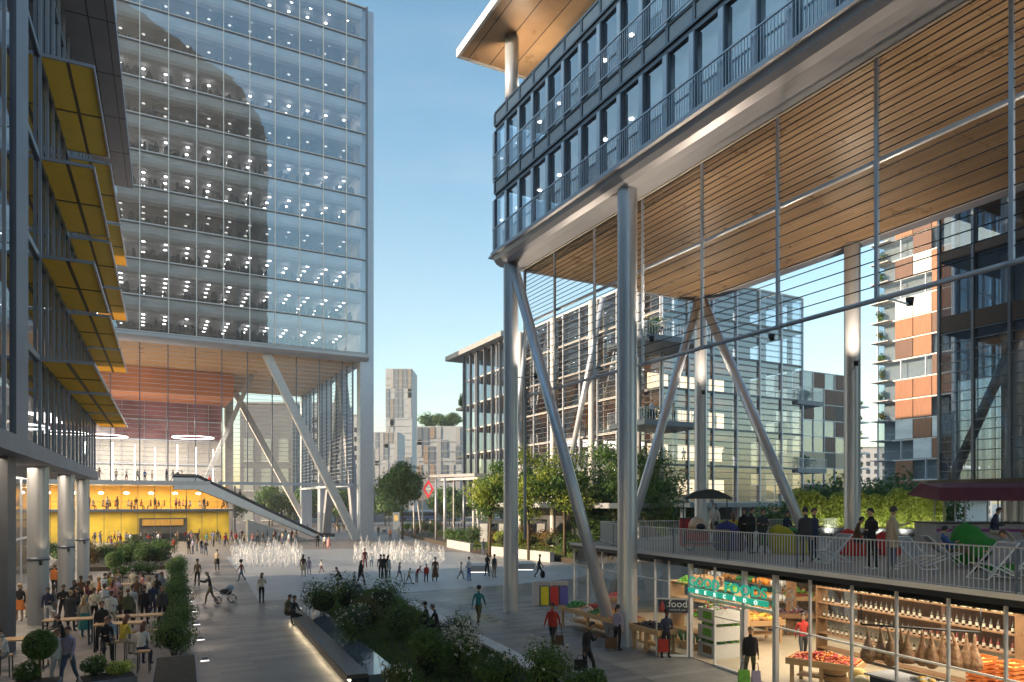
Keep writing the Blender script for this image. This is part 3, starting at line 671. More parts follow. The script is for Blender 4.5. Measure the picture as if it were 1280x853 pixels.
# dark hall building at right
B5 = thing('exhibition_hall', 'dark glass hall with heavy columns beyond the kiosk at the right edge', 'building', F(43.8, 10, 0))
parts('floor_slab', mat('bronze_slab', (.09, .065, .055), .5, .2), B5, [(43.0, 62, -6, 26.3, 6.3, 7.0), (43.6, 62, -6, 26, 16, 17), (43.6, 62, -6, 26, 20.4, 20.9), (43.6, 62, -6, 26, 24.6, 25.1), (43.6, 62, -6, 26, 29.5, 30)], F)
for i in range(5):
    z = (7, 11.5, 17, 20.9, 25.1)[i]; z1 = (11.5, 16, 20.4, 24.6, 29.5)[i]
    b = MB(); b.quad(F(43.8, -6, z), F(43.8, 26, z), F(43.8, 26, z1), F(43.8, -6, z1)); b.quad(F(43.8, 26, z), F(62, 26, z), F(62, 26, z1), F(43.8, 26, z1)); b.build('glazing', M['g_L'], B5)
b = MB()
for i in range(17): b.box(F, 43.55, 43.78, 25.9 - 2 * i, 26.05 - 2 * i, 7, 29.5)
for i in range(10): b.box(F, 43.8 + 2 * i, 43.95 + 2 * i, 26.0, 26.2, 7, 29.5)
z = 7.5
while z < 16: b.box(F, 43.6, 43.64, -6, 26, z, z + .05); z += .6
b.build('mullion_frame', M['mid_metal'], B5)
for v in (23, 12, 1): b = MB(); b.tube([F(46, v, 0), F(46, v, 29)], .6, 14, caps=False); b.build('round_column', M['steel'], B5)
for v1_, v2_ in ((22, 26), (22, 14), (8, 14)): b = MB(); b.tube([F(45, v1_, 16), F(45, v2_, 7)], .3, 10); b.build('raking_strut', M['steel_lt'], B5)
b = MB(); b.box(F, 56, 56.3, -6, 20, 7, 16); b.build('reflection_wall', mat('cream_reflection', (.62, .54, .38), .7, 0, .1, .2), B5)  # cream wall standing in for pale reflections in the hall glass
b = MB(); b.box(F, 54, 54.3, 2, 24, 21, 29); b.box(F, 55, 62, -6, 4, 17, 20.3); b.build('inner_wall', M['darkroom'], B5)
parts('strip_light', M['lit_white'], B5, [(45 + (i % 4) * 2, 46.2 + (i % 4) * 2, 6 + (i // 4) * 6, 6.3 + (i // 4) * 6, 15.9, 15.98) for i in range(12)], F)

# ------------------------------------------------------------------ far buildings
def far_tower(name, label, px0, px1, ytop, depth, dark, lightm, seed, deepm=18, nst=9):
    a = at(px0, YH, depth); c = at(px1, YH, depth); h = HC + (YH - ytop) / FPX * depth
    t = thing(name, label, 'building', (a.x, a.y, 0)); fr = Local(0, (a.x, a.y, 0)); w = c.x - a.x
    b = MB(); b.box(fr, 0, w, 0, deepm, 0, h); b.build('wall', lightm, t)
    r = random.Random(seed); by = [MB(), MB(), MB()]
    nt_ = 5
    for k in range(nt_):
        for i in range(nst):
            q = r.randrange(4)
            if q == 3: continue
            z0_ = h * k / nt_ + r.choice((0, h / nt_ / 3)); b = MB(); b.box(fr, w * i / nst + w * .01, w * (i + 1) / nst - w * .03, -.25, -.02, z0_, min(h - .3, z0_ + h / nt_ - .4)); b.build('facade_panel', dark[q], t)
    b = MB(); n = int(h / 3.2)
    for k in range(n): b.box(fr, -.3, w + .3, -.36, -.27, 3.2 * k, 3.2 * k + .22)
    b.build('floor_line', lightm, t)
    return t, h, fr, w
pale = mat('pale_facade', (.38, .41, .45), .7, 0, .06, .1); stripe = [mat('taupe_strip', (.24, .225, .21), .7, 0, .03), mat('slate_strip', (.17, .20, .25), .7, 0, .03), mat('grey_strip', (.36, .37, .39), .7, 0, .03)]
far_tower('apartment_tower', 'pale apartment tower with staggered vertical strips on the skyline right of the glass tower', 482, 515, 461, 330, stripe, pale, 3, nst=6)
far_tower('apartment_tower', 'lower pale striped apartment tower half hidden behind the corner column of the glass tower', 463, 498, 540, 300, stripe, pale, 4, nst=6)
t, h, fr, w = far_tower('apartment_block', 'beige apartment block with a tree on its flat roof behind the station canopy', 521, 577, 533, 230, [mat('taupe_box', (.30, .23, .19), .7), mat('window_band', (.16, .19, .23), .3), stripe[2]], pale, 6, nst=7)
bl = mat('blue_grey_facade', (.22, .25, .30), .6, 0, .1, .1); wd = mat('window_dark', (.05, .06, .08), .25, .2)
def windowed(name, label, px0, px1, ytop, depth, wallm, winm, ww=1.6, wh=1.9, fh=3.4, sp=3.4, ry=0, roof=None):
    a = at(px0, YH, depth); c = at(px1, YH, depth); h = HC + (YH - ytop) / FPX * depth; w = c.x - a.x
    t = thing(name, label, 'building', (a.x, a.y, 0)); fr = Local(ry, (a.x, a.y, 0))
    b = MB(); b.box(fr, 0, w, 0, 14, 0, h); b.build('wall', wallm, t)
    nx = max(1, int(w / sp)); nz = max(1, int((h - 1) / fh))
    for i in range(nx):
        b = MB(); f = MB()
        for k in range(nz):
            u = (i + .5) * w / nx; z = 1 + k * fh; b.box(fr, u - ww / 2, u + ww / 2, -.08, -.02, z, z + wh); f.box(fr, u - ww / 2 - .15, u + ww / 2 + .15, -.14, -.02, z - .2, z - .04)
        o = b.build('window', winm, t); f.build('sill', M['white'], o)
    b = MB(); b.box(fr, -.3, w + .3, -.3, 14.3, h, h + .5); b.build('roof', roof or M['slab'], t)
    return t
windowed('apartment_block', 'blue grey block of flats seen under the glass tower between its struts', 372, 428, 505, 230, bl, wd)
windowed('apartment_block', 'pale block of flats seen under the glass tower beside its corner column', 426, 452, 520, 260, pale, wd)
windowed('glass_building', 'grey building with tall windows seen through the screen of the hall', 300, 366, 505, 190, mat('grey_stone', (.15, .16, .19), .7), mat('window_pale', (.30, .33, .35), .2, .2), 2.6, 6, 8, 4, 0)
windowed('warehouse', 'low grey warehouse beyond the trees under the glass tower', 250, 470, 612, 210, mat('dark_concrete', (.16, .17, .19), .8), wd, 2, 1.5, 3, 6)
windowed('apartment_block', 'grey white flats on the skyline far behind the beige apartment block', 500, 560, 570, 420, pale, wd)
windowed('apartment_block', 'cream flats low on the skyline behind the right terrace trees', 1000, 1240, 560, 300, M['stone_white'], wd)
# ------------------------------------------------------------------ plants
def leafmat(name, c, c2, tr=.35):
    m = bpy.data.materials.new(name); m.use_nodes = True; t = m.node_tree; p = t.nodes["Principled BSDF"]
    g = t.nodes.new("ShaderNodeNewGeometry"); mx = t.nodes.new("ShaderNodeMix"); mx.data_type = 'RGBA'
    mx.inputs[6].default_value = (*c, 1); mx.inputs[7].default_value = (*c2, 1)
    t.links.new(g.outputs["Random Per Island"], mx.inputs[0]); t.links.new(mx.outputs[2], p.inputs["Base Color"])
    p.inputs["Roughness"].default_value = .5; p.inputs["Specular IOR Level"].default_value = .3
    tl = t.nodes.new("ShaderNodeBsdfTranslucent"); ms = t.nodes.new("ShaderNodeMixShader"); ms.inputs[0].default_value = tr
    t.links.new(mx.outputs[2], tl.inputs[0]); t.links.new(p.outputs[0], ms.inputs[1]); t.links.new(tl.outputs[0], ms.inputs[2])
    t.links.new(ms.outputs[0], t.nodes["Material Output"].inputs[0]); return m
G = {'dark': leafmat('dark_leaves', (.045, .10, .03), (.11, .20, .06), .4), 'mid': leafmat('green_leaves', (.05, .12, .03), (.13, .24, .05), .45),
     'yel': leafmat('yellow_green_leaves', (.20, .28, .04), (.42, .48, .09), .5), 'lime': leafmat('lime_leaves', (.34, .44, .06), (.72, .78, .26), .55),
     'rust': leafmat('rust_leaves', (.13, .085, .03), (.25, .16, .05)), 'olive': leafmat('olive_leaves', (.07, .085, .03), (.15, .16, .06)),
     'blue': leafmat('blue_green_leaves', (.04, .09, .07), (.10, .17, .13)), 'fl': leafmat('white_flowers', (.55, .53, .48), (.80, .78, .72), .2),
     'bark': mat('bark', (.10, .075, .05), .9, 0, .3, 6, .3), 'soil': mat('soil', (.05, .04, .03), .95, 0, .3, 5, .4),
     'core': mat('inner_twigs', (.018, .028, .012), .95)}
def leaves(b, c, rad, n, s, r, flat=1.0, shell=.55):
    """n small leaf faces in an ellipsoid of radii rad, denser towards its skin, turned outwards at random"""
    for _ in range(n):
        d = Vector((r.gauss(0, 1), r.gauss(0, 1), r.gauss(0, 1))).normalized()
        k = shell + (1 - shell) * r.random() ** .6
        if r.random() < .25: k = r.random() * shell
        p = c + Vector((d.x * rad[0], d.y * rad[1], d.z * rad[2])) * k
        nrm = (d + Vector((r.uniform(-1, 1), r.uniform(-1, 1), r.uniform(-.4, 1.2))) * .8).normalized()
        x = nrm.cross(Vector((r.uniform(-1, 1), r.uniform(-1, 1), .3))).normalized(); y = nrm.cross(x)
        q = s * r.uniform(.6, 1.35)
        b.add([p - x * q, p - y * q * .45, p + x * q, p + y * q * .45], [(0, 1, 2, 3)])
def lobes(c, R_, n, r, spread=.62, zf=1.0):
    out = []
    for i in range(n):
        d = Vector((r.gauss(0, 1), r.gauss(0, 1), r.gauss(0, 1) * .9)).normalized() * (r.random() ** .45) * spread
        out.append((c + Vector((d.x * R_[0], d.y * R_[1], d.z * R_[2])), r.uniform(.30, .5)))
    return out
def tree(name, label, base, h, w, key, seed, trunk=.25, group=None, n=5200, s=.16, conic=False, cat='tree', shape=1.0):
    r = random.Random(seed); base = Vector(base); t = thing(name, label, cat, base, group)
    bt = MB(); lean = Vector((r.uniform(-.02, .02) * h, r.uniform(-.02, .02) * h, 0))
    top = base + lean + Vector((0, 0, h * .8))
    bt.tube([base, base + lean * .3 + Vector((0, 0, h * trunk)), base + lean * .7 + Vector((0, 0, h * .55)), top], [h * .016, h * .012, h * .008, h * .003], 8)
    c = base + lean + Vector((0, 0, h * (trunk + (1 - trunk) * .5))); rad = (w / 2, w / 2, h * (1 - trunk) * .5)
    lb = []
    if conic:
        for k in range(60):
            f = (k / 59) ** 1.25; zz = base.z + h * (trunk + (1 - trunk) * f); rr = w / 2 * (1 - f ** 2.1) * .85 + .1
            a = k * 2.4; q_ = r.uniform(.15, .85); lb.append((Vector((base.x + rr * q_ * math.cos(a), base.y + rr * q_ * math.sin(a), zz - .25)), max(.12, .36 * (1 - f * .6))))
    else: lb = lobes(c, rad, 26, r, .78)
    for q, k in lb[:14]:
        st = base + lean * .5 + Vector((0, 0, h * r.uniform(trunk * .9, .6)))
        bt.tube([st, st.lerp(q, .55) + Vector((0, 0, .1)), q], [h * .006, h * .004, h * .0015], 5)
    bt.build('trunk', G['bark'], t)
    bl_ = MB()
    for i, (q, k) in enumerate(lb):
        rr = w * .5 * k * (1.1 if not conic else 1.0); bl_.mi = 0 if r.random() < .6 else 1
        leaves(bl_, q, (rr * 1.1, rr * 1.1, rr * .85), n // len(lb), s, r)
    pair = {'dark': ('dark', 'mid'), 'mid': ('mid', 'dark'), 'yel': ('yel', 'mid'), 'blue': ('blue', 'dark'), 'olive': ('olive', 'mid'), 'rust': ('rust', 'olive'), 'lime': ('lime', 'yel')}[key]
    bl_.build('crown', [G[pair[0]], G[pair[1]]], t)
    return t
def shrub(label, base, w, h, key, seed, n=900, s=.07, flowers=0, group=None, name='shrub', cat='shrub', nl=7, fk='fl', core=True):
    r = random.Random(seed); base = Vector(base); t = thing(name, label, cat, base, group)
    b = MB(); k2 = {'dark': 'mid', 'mid': 'dark', 'yel': 'mid', 'blue': 'mid', 'olive': 'mid', 'rust': 'olive', 'lime': 'yel'}[key]
    c = base + Vector((0, 0, h * .5)); lb = lobes(c, (w / 2, w / 2, h / 2), nl, r, .55)
    for q, k in lb:
        b.mi = 0 if r.random() < .6 else 1
        leaves(b, q, (w * k * .62, w * k * .62, h * k * .85), n // nl, s, r)
    b.build('foliage', [G[key], G[k2]], t)
    st = MB()
    for q, k in lb: st.tube([base + Vector((r.uniform(-.1, .1), r.uniform(-.1, .1), -.02)), base.lerp(q, .5), q], [.02, .014, .005], 4)
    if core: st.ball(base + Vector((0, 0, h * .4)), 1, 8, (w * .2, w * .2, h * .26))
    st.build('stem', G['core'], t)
    if flowers:
        f = MB()
        for _ in range(flowers):
            q, k = r.choice(lb); d = Vector((r.gauss(0, 1), r.gauss(0, 1) - .3, abs(r.gauss(0, 1)) + .3)).normalized()
            p = q + Vector((d.x * w * k * .66, d.y * w * k * .66, d.z * h * k * .95))
            for _ in range(3):
                o = Vector((r.uniform(-1, 1), r.uniform(-1, 1), r.uniform(-1, 1))) * .05; f.ball(p + o, r.uniform(.016, .032), 4)
        f.build('blossom', G[fk], t)
    return t
def grass(name, pts, z, n, seed, h=.12, c='mid', under=None):
    r = random.Random(seed); b = MB(); xs = [p[0] for p in pts]; ys = [p[1] for p in pts]
    def inside(x, y):
        k = False; j = len(pts) - 1
        for i in range(len(pts)):
            if (pts[i][1] > y) != (pts[j][1] > y) and x < (pts[j][0] - pts[i][0]) * (y - pts[i][1]) / (pts[j][1] - pts[i][1]) + pts[i][0]: k = not k
            j = i
        return k
    m = 0
    while m < n:
        x = r.uniform(min(xs), max(xs)); y = r.uniform(min(ys), max(ys))
        if not inside(x, y): continue
        m += 1; a = r.uniform(0, 6.28); w = .02; q = h * r.uniform(.5, 1.3); dx, dy = r.uniform(-.06, .06), r.uniform(-.06, .06)
        b.mi = r.randrange(2); b.add([(x - w * math.cos(a), y - w * math.sin(a), z), (x + w * math.cos(a), y + w * math.sin(a), z), (x + dx, y + dy, z + q)], [(0, 1, 2)])
    return b.build(name, [G[c], G['dark']], kind='stuff')

# foreground bed with stone edges, LED-lit bench and water strip
bedp = [gp(*p) for p in ((398, 752), (470, 742), (520, 764), (560, 790), (628, 826), (760, 880), (800, 960), (600, 960), (492, 856), (420, 790))]
b = MB(); b.prism(bedp, .05, .28); b.build('planting_bed', G['soil'], kind='structure')
grass('bed_grass', bedp, .28, 26000, 3, .13, 'mid')
def edge(name, label, pts, w, h, m, cat='kerb', z0=0):
    b = MB()
    for a, c in zip(pts[:-1], pts[1:]):
        a = Vector((a[0], a[1], 0)); c = Vector((c[0], c[1], 0)); d = (c - a).normalized(); n = Vector((-d.y, d.x, 0)) * w / 2
        b.prism([a - n, c - n, c + n, a + n], z0, h)
    return tag(b.build(name, m), label, cat)
edge('stone_kerb', 'low white stone kerb seat along the right side of the foreground planting bed', [gp(512, 762), gp(562, 791), gp(630, 827), gp(700, 870)], .55, .42, M['stone_white'])
wt = thing('bench', 'long dark stone bench with a warm light strip along its left edge', 'bench', gp(400, 810))
pa, pb_ = gp(360, 775), gp(448, 880)
d = (pb_ - pa).normalized(); nrm = Vector((d.y, -d.x, 0)) * -1
if nrm.x < 0: nrm = -nrm
pa = pa; pb_ = pa + d * 14
b = MB(); b.prism([pa, pb_, pb_ + nrm * .62, pa + nrm * .62], .33, .46); b.build('seat', mat('dark_granite', (.085, .075, .07), .4, 0, .2, 8), wt)
b = MB(); b.prism([pa + nrm * .12, pb_ + nrm * .12, pb_ + nrm * .6, pa + nrm * .6], 0, .33); b.build('base', M['dark_metal'], wt)
b = MB(); b.prism([pa + nrm * .05, pb_ + nrm * .05, pb_ + nrm * .1, pa + nrm * .1], .27, .31); b.build('light_strip', mat('warm_led', (.9, .8, .6), emit=(1, .80, .50), estr=5), wt)
w0 = pa + nrm * .64 - d * 1.2; w1 = pb_ + nrm * .64
wm_ = mat('still_water', (.10, .13, .16), .05, 0, .1, 2, spec=1.0)
b = MB(); b.prism([w0, w1, w1 + nrm * .95, w0 + nrm * .95], .05, .40); b.build('water', wm_, kind='structure')

fg = [((404, 778), 76, 46, 'mid', 'rounded green shrub at the far left corner of the foreground bed', 0),
      ((432, 770), 60, 42, 'blue', 'blue green shrub second from the left at the far edge of the foreground bed', 60),
      ((478, 778), 90, 46, 'dark', 'broad dark shrub with purple tips at the far edge of the foreground bed', 30),
      ((440, 812), 62, 52, 'blue', 'blue green shrub with pale blossom above the water strip', 60),
      ((500, 806), 90, 50, 'dark', 'wide dark green shrub in the middle of the foreground bed', 0),
      ((462, 795), 56, 44, 'olive', 'small olive shrub between the blue green shrub and the middle of the bed', 25),
      ((572, 824), 64, 44, 'blue', 'leafy shrub behind the seated couple on the kerb', 40),
      ((535, 856), 84, 58, 'dark', 'low dark shrub at the front of the bed left of the white flowers', 0),
      ((577, 850), 76, 52, 'mid', 'shrub covered in white flowers at the bottom centre of the photo', 240),
      ((628, 868), 84, 40, 'dark', 'dark shrub at the bottom edge right of the white flowers', 30),
      ((682, 876), 96, 60, 'mid', 'wide green shrub at the bottom edge beside the man with the bag', 10),
      ((500, 872), 60, 30, 'olive', 'low olive plant with pale blossom at the bottom edge of the bed', 50),
      ((733, 884), 60, 38, 'dark', 'small dark plant at the bottom edge under the man checking his watch', 0)]
for i, ((px, py), w, h, k, lb, fl) in enumerate(fg):
    p = gp(px, py); q = p.y / FPX; sh = shrub(lb, (p.x, p.y, .2), w * q * 1.0, h * q * 1.15, k, 20 + i, n=2600, s=.055, flowers=fl if fl > 100 else fl // 2, nl=9, group='shrubs in the foreground bed')

# clipped hedge row left of the walkway
hp = [(221, 708), (221, 717), (221, 726), (221, 736), (221, 747), (220, 760), (219, 775), (219, 793), (218, 815)]
wh = ['farthest', 'second farthest', 'third farthest', 'fourth farthest', 'middle', 'fourth nearest', 'third nearest', 'second nearest', 'nearest']
for i, (px, py) in enumerate(hp):
    p = gp(px, py + 4); shrub('rounded clipped bush, %s in the row beside the walkway' % wh[i], (p.x, p.y, 0), 1.9 + .1 * (i % 2), 1.45 + .12 * (i % 3), 'mid' if i % 3 else 'dark', 60 + i, n=3000, s=.05, nl=10, group='clipped bushes beside the walkway')
def planter(label, pts, h, m=None):
    b = MB(); b.prism(pts, 0, h); o = thing('planter_box', label, 'planter', Vector((sum(p[0] for p in pts) / len(pts), sum(p[1] for p in pts) / len(pts), 0)))
    b.build('box', m or M['grey_metal'], o); c = Vector((sum(p[0] for p in pts) / len(pts), sum(p[1] for p in pts) / len(pts), 0))
    b = MB(); b.prism([c + (Vector((p[0], p[1], 0)) - c) * .93 for p in pts], h, h + .03); b.build('soil', G['soil'], o); return o
def rect(a, c, w):
    a = Vector((a[0], a[1], 0)); c = Vector((c[0], c[1], 0)); d = (c - a).normalized(); n = Vector((-d.y, d.x, 0)) * w / 2
    return [a - n, c - n, c + n, a + n]
planter('grey planter box at the near end of the clipped bush row', rect(gp(220, 850), gp(218, 905), 1.15), .75)
planter('grey planter box with shrubs at the bottom edge under the seated crowd', rect(gp(100, 872), gp(168, 862), .9), .5)
planter('grey planter box under the ball shaped tree at the bottom left corner', rect(gp(15, 878), gp(75, 872), .9), .5)
for i, (px, py, w, h, k, lb, fl) in enumerate(((118, 866, 38, 24, 'dark', 'dark shrub in the left half of the planter below the crowd', 20), (146, 864, 38, 20, 'lime', 'bright green tuft in the right half of the planter below the crowd', 0), (38, 872, 52, 26, 'dark', 'dark shrub under the ball tree in the bottom left planter', 10))):
    p = gp(px, py); q = p.y / FPX; shrub(lb, (p.x, p.y, .5), w * q, h * q * 1.1, k, 90 + i, n=1800, s=.05, flowers=fl)
def ball_tree(px, py, z0, hpx, wpx, lb, seed):
    p = gp(px, py); q = p.y / FPX; base = Vector((p.x, p.y, z0)); t = thing('ball_tree', lb, 'tree', base); r = random.Random(seed)
    b = MB(); b.tube([base, base + Vector((0, 0, hpx * q * .7))], .04, 8); b.build('trunk', G['bark'], t)
    b = MB(); c = base + Vector((0, 0, hpx * q * .72)); rr = wpx * q / 2; leaves(b, c, (rr, rr, rr), 2600, .05, r, shell=.85); b.build('crown', G['mid'], t)
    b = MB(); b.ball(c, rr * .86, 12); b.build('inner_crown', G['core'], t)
ball_tree(50, 872, .5, 62, 38, 'ball shaped clipped tree standing in the bottom left planter', 5)
ball_tree(143, 722, .2, 26, 22, 'small ball shaped tree in front of the long shrub bed', 6)
# long bed behind the crowd
b = MB(); b.prism([gp(60, 716), gp(212, 712), gp(216, 700), gp(80, 696)], 0, .35); b.build('planting_bed', G['soil'], kind='structure')
bd = [(66, 700, 'dark'), (84, 710, 'mid'), (98, 706, 'olive'), (112, 712, 'rust'), (128, 704, 'olive'), (141, 702, 'rust'), (158, 711, 'dark'), (170, 706, 'olive'), (184, 700, 'rust'), (196, 710, 'olive'), (204, 703, 'mid'), (185, 711, 'dark'), (152, 700, 'mid')]
od = ['hidden end', 'first', 'second', 'third', 'fourth', 'fifth', 'sixth', 'seventh', 'eighth', 'ninth', 'tenth', 'eleventh', 'twelfth']
for i, (px, py, k) in enumerate(bd):
    p = gp(px, py); shrub('%s shrub, %s built up from the columns in the long bed behind the crowd' % ({'dark': 'dark', 'mid': 'green', 'olive': 'olive', 'rust': 'rust coloured'}[k], od[i]), (p.x, p.y, .25), 2.3 + (i % 3) * .4, 1.5 + (i % 4) * .3, k, 120 + i, n=1600, s=.10, flowers=12 if i % 4 == 0 else 0, group='shrubs in the long bed')
    bpy.context  # keep
for o in col.objects:
    if o.get('label') and ' built up ' in o['label']: o['label'] = o['label'].replace(' built up from', ' one from')
# small planters among the crowd
for i, (px, py, k, w) in enumerate(((186, 733, 'mid', 28), (150, 738, 'olive', 24), (172, 732, 'dark', 20))):
    p = gp(px, py); q = p.y / FPX
    planter('pale planter cube %s' % ('right of the standing crowd', 'behind the middle of the standing crowd', 'between the two other planters behind the crowd')[i], rect((p.x - .8, p.y), (p.x + .8, p.y), .9), .8, M['concrete'])
    shrub('%s in the planter %s' % (('green shrub', 'olive shrub', 'dark shrub')[i], ('right of the standing crowd', 'behind the middle of the standing crowd', 'between the two other planters')[i]), (p.x, p.y, .8), 1.7, .8, k, 150 + i, n=900, s=.06, flowers=10)

# beds on the far right of the fountain
for nm, pts in (('planting_bed', ((500, 668), (562, 684), (604, 688), (600, 676), (560, 668), (520, 662))), ('planting_bed', ((590, 692), (640, 694), (718, 705), (722, 690), (640, 678), (594, 676)))):
    b = MB(); b.prism([gp(*p) for p in pts], 0, .45); b.build(nm, G['soil'], kind='structure')
pts = [gp(*p) for p in ((590, 692), (640, 694), (718, 705), (722, 690), (640, 678), (594, 676))]; grass('lawn', pts, .45, 9000, 8, .2, 'yel')
edge('planter_wall', 'pale stone planter wall behind the fountain left of the tall round column', [gp(561, 684), gp(590, 690)], .5, .95, M['concrete'], 'wall')
edge('planter_wall', 'pale stone planter wall right of the fountain behind the tall round column', [gp(615, 694), gp(640, 697), gp(690, 703)], .5, .95, M['concrete'], 'wall')
far_sh = [(508, 666, 'dark'), (520, 670, 'olive'), (531, 668, 'rust'), (543, 674, 'dark'), (555, 676, 'olive'), (567, 680, 'mid'), (579, 682, 'dark'), (590, 684, 'dark'), (604, 680, 'rust'), (618, 684, 'rust'), (628, 688, 'yel'), (652, 684, 'rust'), (664, 688, 'olive'), (676, 684, 'rust'), (688, 690, 'rust'), (700, 694, 'dark'), (710, 697, 'mid'), (716, 690, 'dark'), (645, 692, 'yel')]
for i, (px, py, k) in enumerate(far_sh):
    p = gp(px, py); cn = {'dark': 'dark', 'mid': 'green', 'olive': 'olive', 'rust': 'rust coloured', 'yel': 'yellow green'}[k]
    where = 'in the bed between bus and fountain' if px < 600 else 'in the sunlit bed under the young trees'
    grp_ = [q for q in far_sh if (q[0] < 600) == (px < 600)]; n_ = sorted(q[0] for q in grp_).index(px)
    shrub('%s shrub, %s from the left %s' % (cn, ['first', 'second', 'third', 'fourth', 'fifth', 'sixth', 'seventh', 'eighth', 'ninth', 'tenth', 'eleventh'][n_], where), (p.x, p.y, .4), 2.9 + (i % 3) * .5, 1.6 + (i % 4) * .35, k, 170 + i, n=1300, s=.12, group='shrubs ' + where)

# trees
tree('broadleaf_tree', 'tall rounded green tree with a slim trunk standing left of the bus', gp(503, 674), 13.2, 7.4, 'mid', 12, .27, n=12000, s=.24)
for px, py, h, w, k, lb, sd in ((612, 697, 11.0, 4.8, 'yel', 'young sunlit tree left of the tall round column', 2), (661, 700, 11.6, 5.6, 'yel', 'young sunlit tree just right of the tall round column', 3), (706, 701, 11.4, 6.6, 'yel', 'young sunlit tree behind the raking strut', 4)):
    tree('young_tree', lb, gp(px, py), h, w, k, sd, .3, n=7500, s=.15, group='young trees in the sunlit bed')
for px, py, h, w, k, lb, sd in ((764, 700, 12.2, 7.4, 'mid', 'full green tree left of the second tall round column', 5), (818, 702, 12.2, 7.6, 'mid', 'full green tree between the round column and the food cart', 7), (742, 698, 7.0, 4.5, 'dark', 'small dark tree peeping out behind the raking strut', 9), (846, 700, 6.6, 4.0, 'mid', 'small green tree just left of the food cart', 10)):
    tree('broadleaf_tree', lb, gp(px, py), h, w, k, sd, .12, n=10000, s=.15)
for i, (px, h) in enumerate(((1012, 7.8), (1048, 8.6), (1086, 8.2), (1124, 8.9), (1160, 8.4), (985, 6.5))):
    p = at(px, YH, 56); tree('dark_tree', 'dense dark tree behind the leafy hedge, %s of the row from the left' % ('second', 'third', 'fourth', 'fifth', 'last', 'first')[i], (p.x, p.y, 0), h, 5.6, 'dark', 30 + i, .1, n=3500, s=.18, group='dark trees behind the hedge')
fx = [256, 282, 322, 340, 354, 368, 381, 394, 408, 422, 438, 474, 486, 548, 558, 568, 578, 590, 602, 614, 626]
for i, px in enumerate(fx):
    p = at(px, YH, 168); tree('street_tree', 'green street tree beyond the road, %s from the left' % ORD[i], (p.x, p.y + (i % 3) * 4, 0), 8.8 + (i % 4) * .8, 7.8, 'dark' if i % 2 else 'mid', 50 + i, .15, n=1500, s=.4, group='street trees beyond the road')
for i, px in enumerate((535, 551, 566)):
    p = at(px, 533, 236); tree('roof_tree', 'spreading tree on the flat roof of the beige block, %s of three' % ('left', 'middle', 'right')[i], (p.x, p.y, 30.7), 5.0, 7.2 if i < 2 else 6.2, 'dark', 80 + i, .04, n=2400, s=.35, group='roof trees')
# terrace plants on the glass offices
for i, (u, v, z, w, h, k, lb) in enumerate(((41, 50.5, 12.9, 3.0, 1.8, 'mid', 'green plants on the middle corner terrace of the glass offices'), (40.6, 49.6, 20.3, 3.2, 2.2, 'mid', 'green plants on the top corner terrace of the glass offices'), (64, 53, 16.6, 2.4, 1.5, 'dark', 'dark plant on the right hand terrace of the glass offices'), (64.5, 53, 9.3, 3.0, 1.6, 'dark', 'dark plant on the lower right terrace of the glass offices'), (44, 99, 20.3, 2.0, 2.4, 'dark', 'small tree on the far left balcony of the glass offices'))):
    p = F(u, v, z); shrub(lb, p, w, h, k, 200 + i, n=900, s=.12, core=False)
for i in range(9):
    p = F(102.6, 70.0, 9.25 + 3.05 * (i + 3)); shrub('balcony plant on the apartment tower, number %s up' % ['one', 'two', 'three', 'four', 'five', 'six', 'seven', 'eight', 'nine'][i], p, 1.8, 1.5 + (i % 3) * .4, 'dark' if i % 2 else 'olive', 220 + i, n=220, s=.2, core=False, group='balcony plants of the apartment tower')
for i in range(6):
    p = F(132.5, 95.5, 6.5 + 3.2 * (i + 1)); shrub('balcony plant on the lower apartment block, number %s up' % ['one', 'two', 'three', 'four', 'five', 'six'][i], p, 2.2, 1.7, 'dark', 240 + i, n=200, s=.22, core=False, group='balcony plants of the lower block')

# ------------------------------------------------------------------ fountain jets
wj = bpy.data.materials.new('spray'); wj.use_nodes = True; t_ = wj.node_tree; p_ = t_.nodes['Principled BSDF']
p_.inputs['Base Color'].default_value = (.9, .92, .95, 1); p_.inputs['Roughness'].default_value = .35
tr_ = t_.nodes.new('ShaderNodeBsdfTransparent'); ms_ = t_.nodes.new('ShaderNodeMixShader')
nz_ = t_.nodes.new('ShaderNodeTexNoise'); nz_.inputs['Scale'].default_value = 5; nz_.inputs['Detail'].default_value = 6; tc_ = t_.nodes.new('ShaderNodeTexCoord')
mp_ = t_.nodes.new('ShaderNodeMapping'); mp_.inputs['Scale'].default_value = (2, 2, .7)
mr_ = t_.nodes.new('ShaderNodeMapRange'); mr_.inputs[1].default_value = .40; mr_.inputs[2].default_value = .64; mr_.inputs[3].default_value = .0; mr_.inputs[4].default_value = .58
t_.links.new(tc_.outputs['Object'], mp_.inputs[0]); t_.links.new(mp_.outputs[0], nz_.inputs[0]); t_.links.new(nz_.outputs[0], mr_.inputs[0]); lw_ = t_.nodes.new('ShaderNodeLayerWeight'); lw_.inputs[0].default_value = .5; iv_ = t_.nodes.new('ShaderNodeMath'); iv_.operation = 'SUBTRACT'; iv_.inputs[0].default_value = 1; pw_ = t_.nodes.new('ShaderNodeMath'); pw_.operation = 'POWER'; pw_.inputs[1].default_value = 1.4; ml_ = t_.nodes.new('ShaderNodeMath'); ml_.operation = 'MULTIPLY'
t_.links.new(lw_.outputs['Facing'], iv_.inputs[1]); t_.links.new(iv_.outputs[0], pw_.inputs[0]); t_.links.new(pw_.outputs[0], ml_.inputs[0]); t_.links.new(mr_.outputs[0], ml_.inputs[1]); t_.links.new(ml_.outputs[0], ms_.inputs[0])
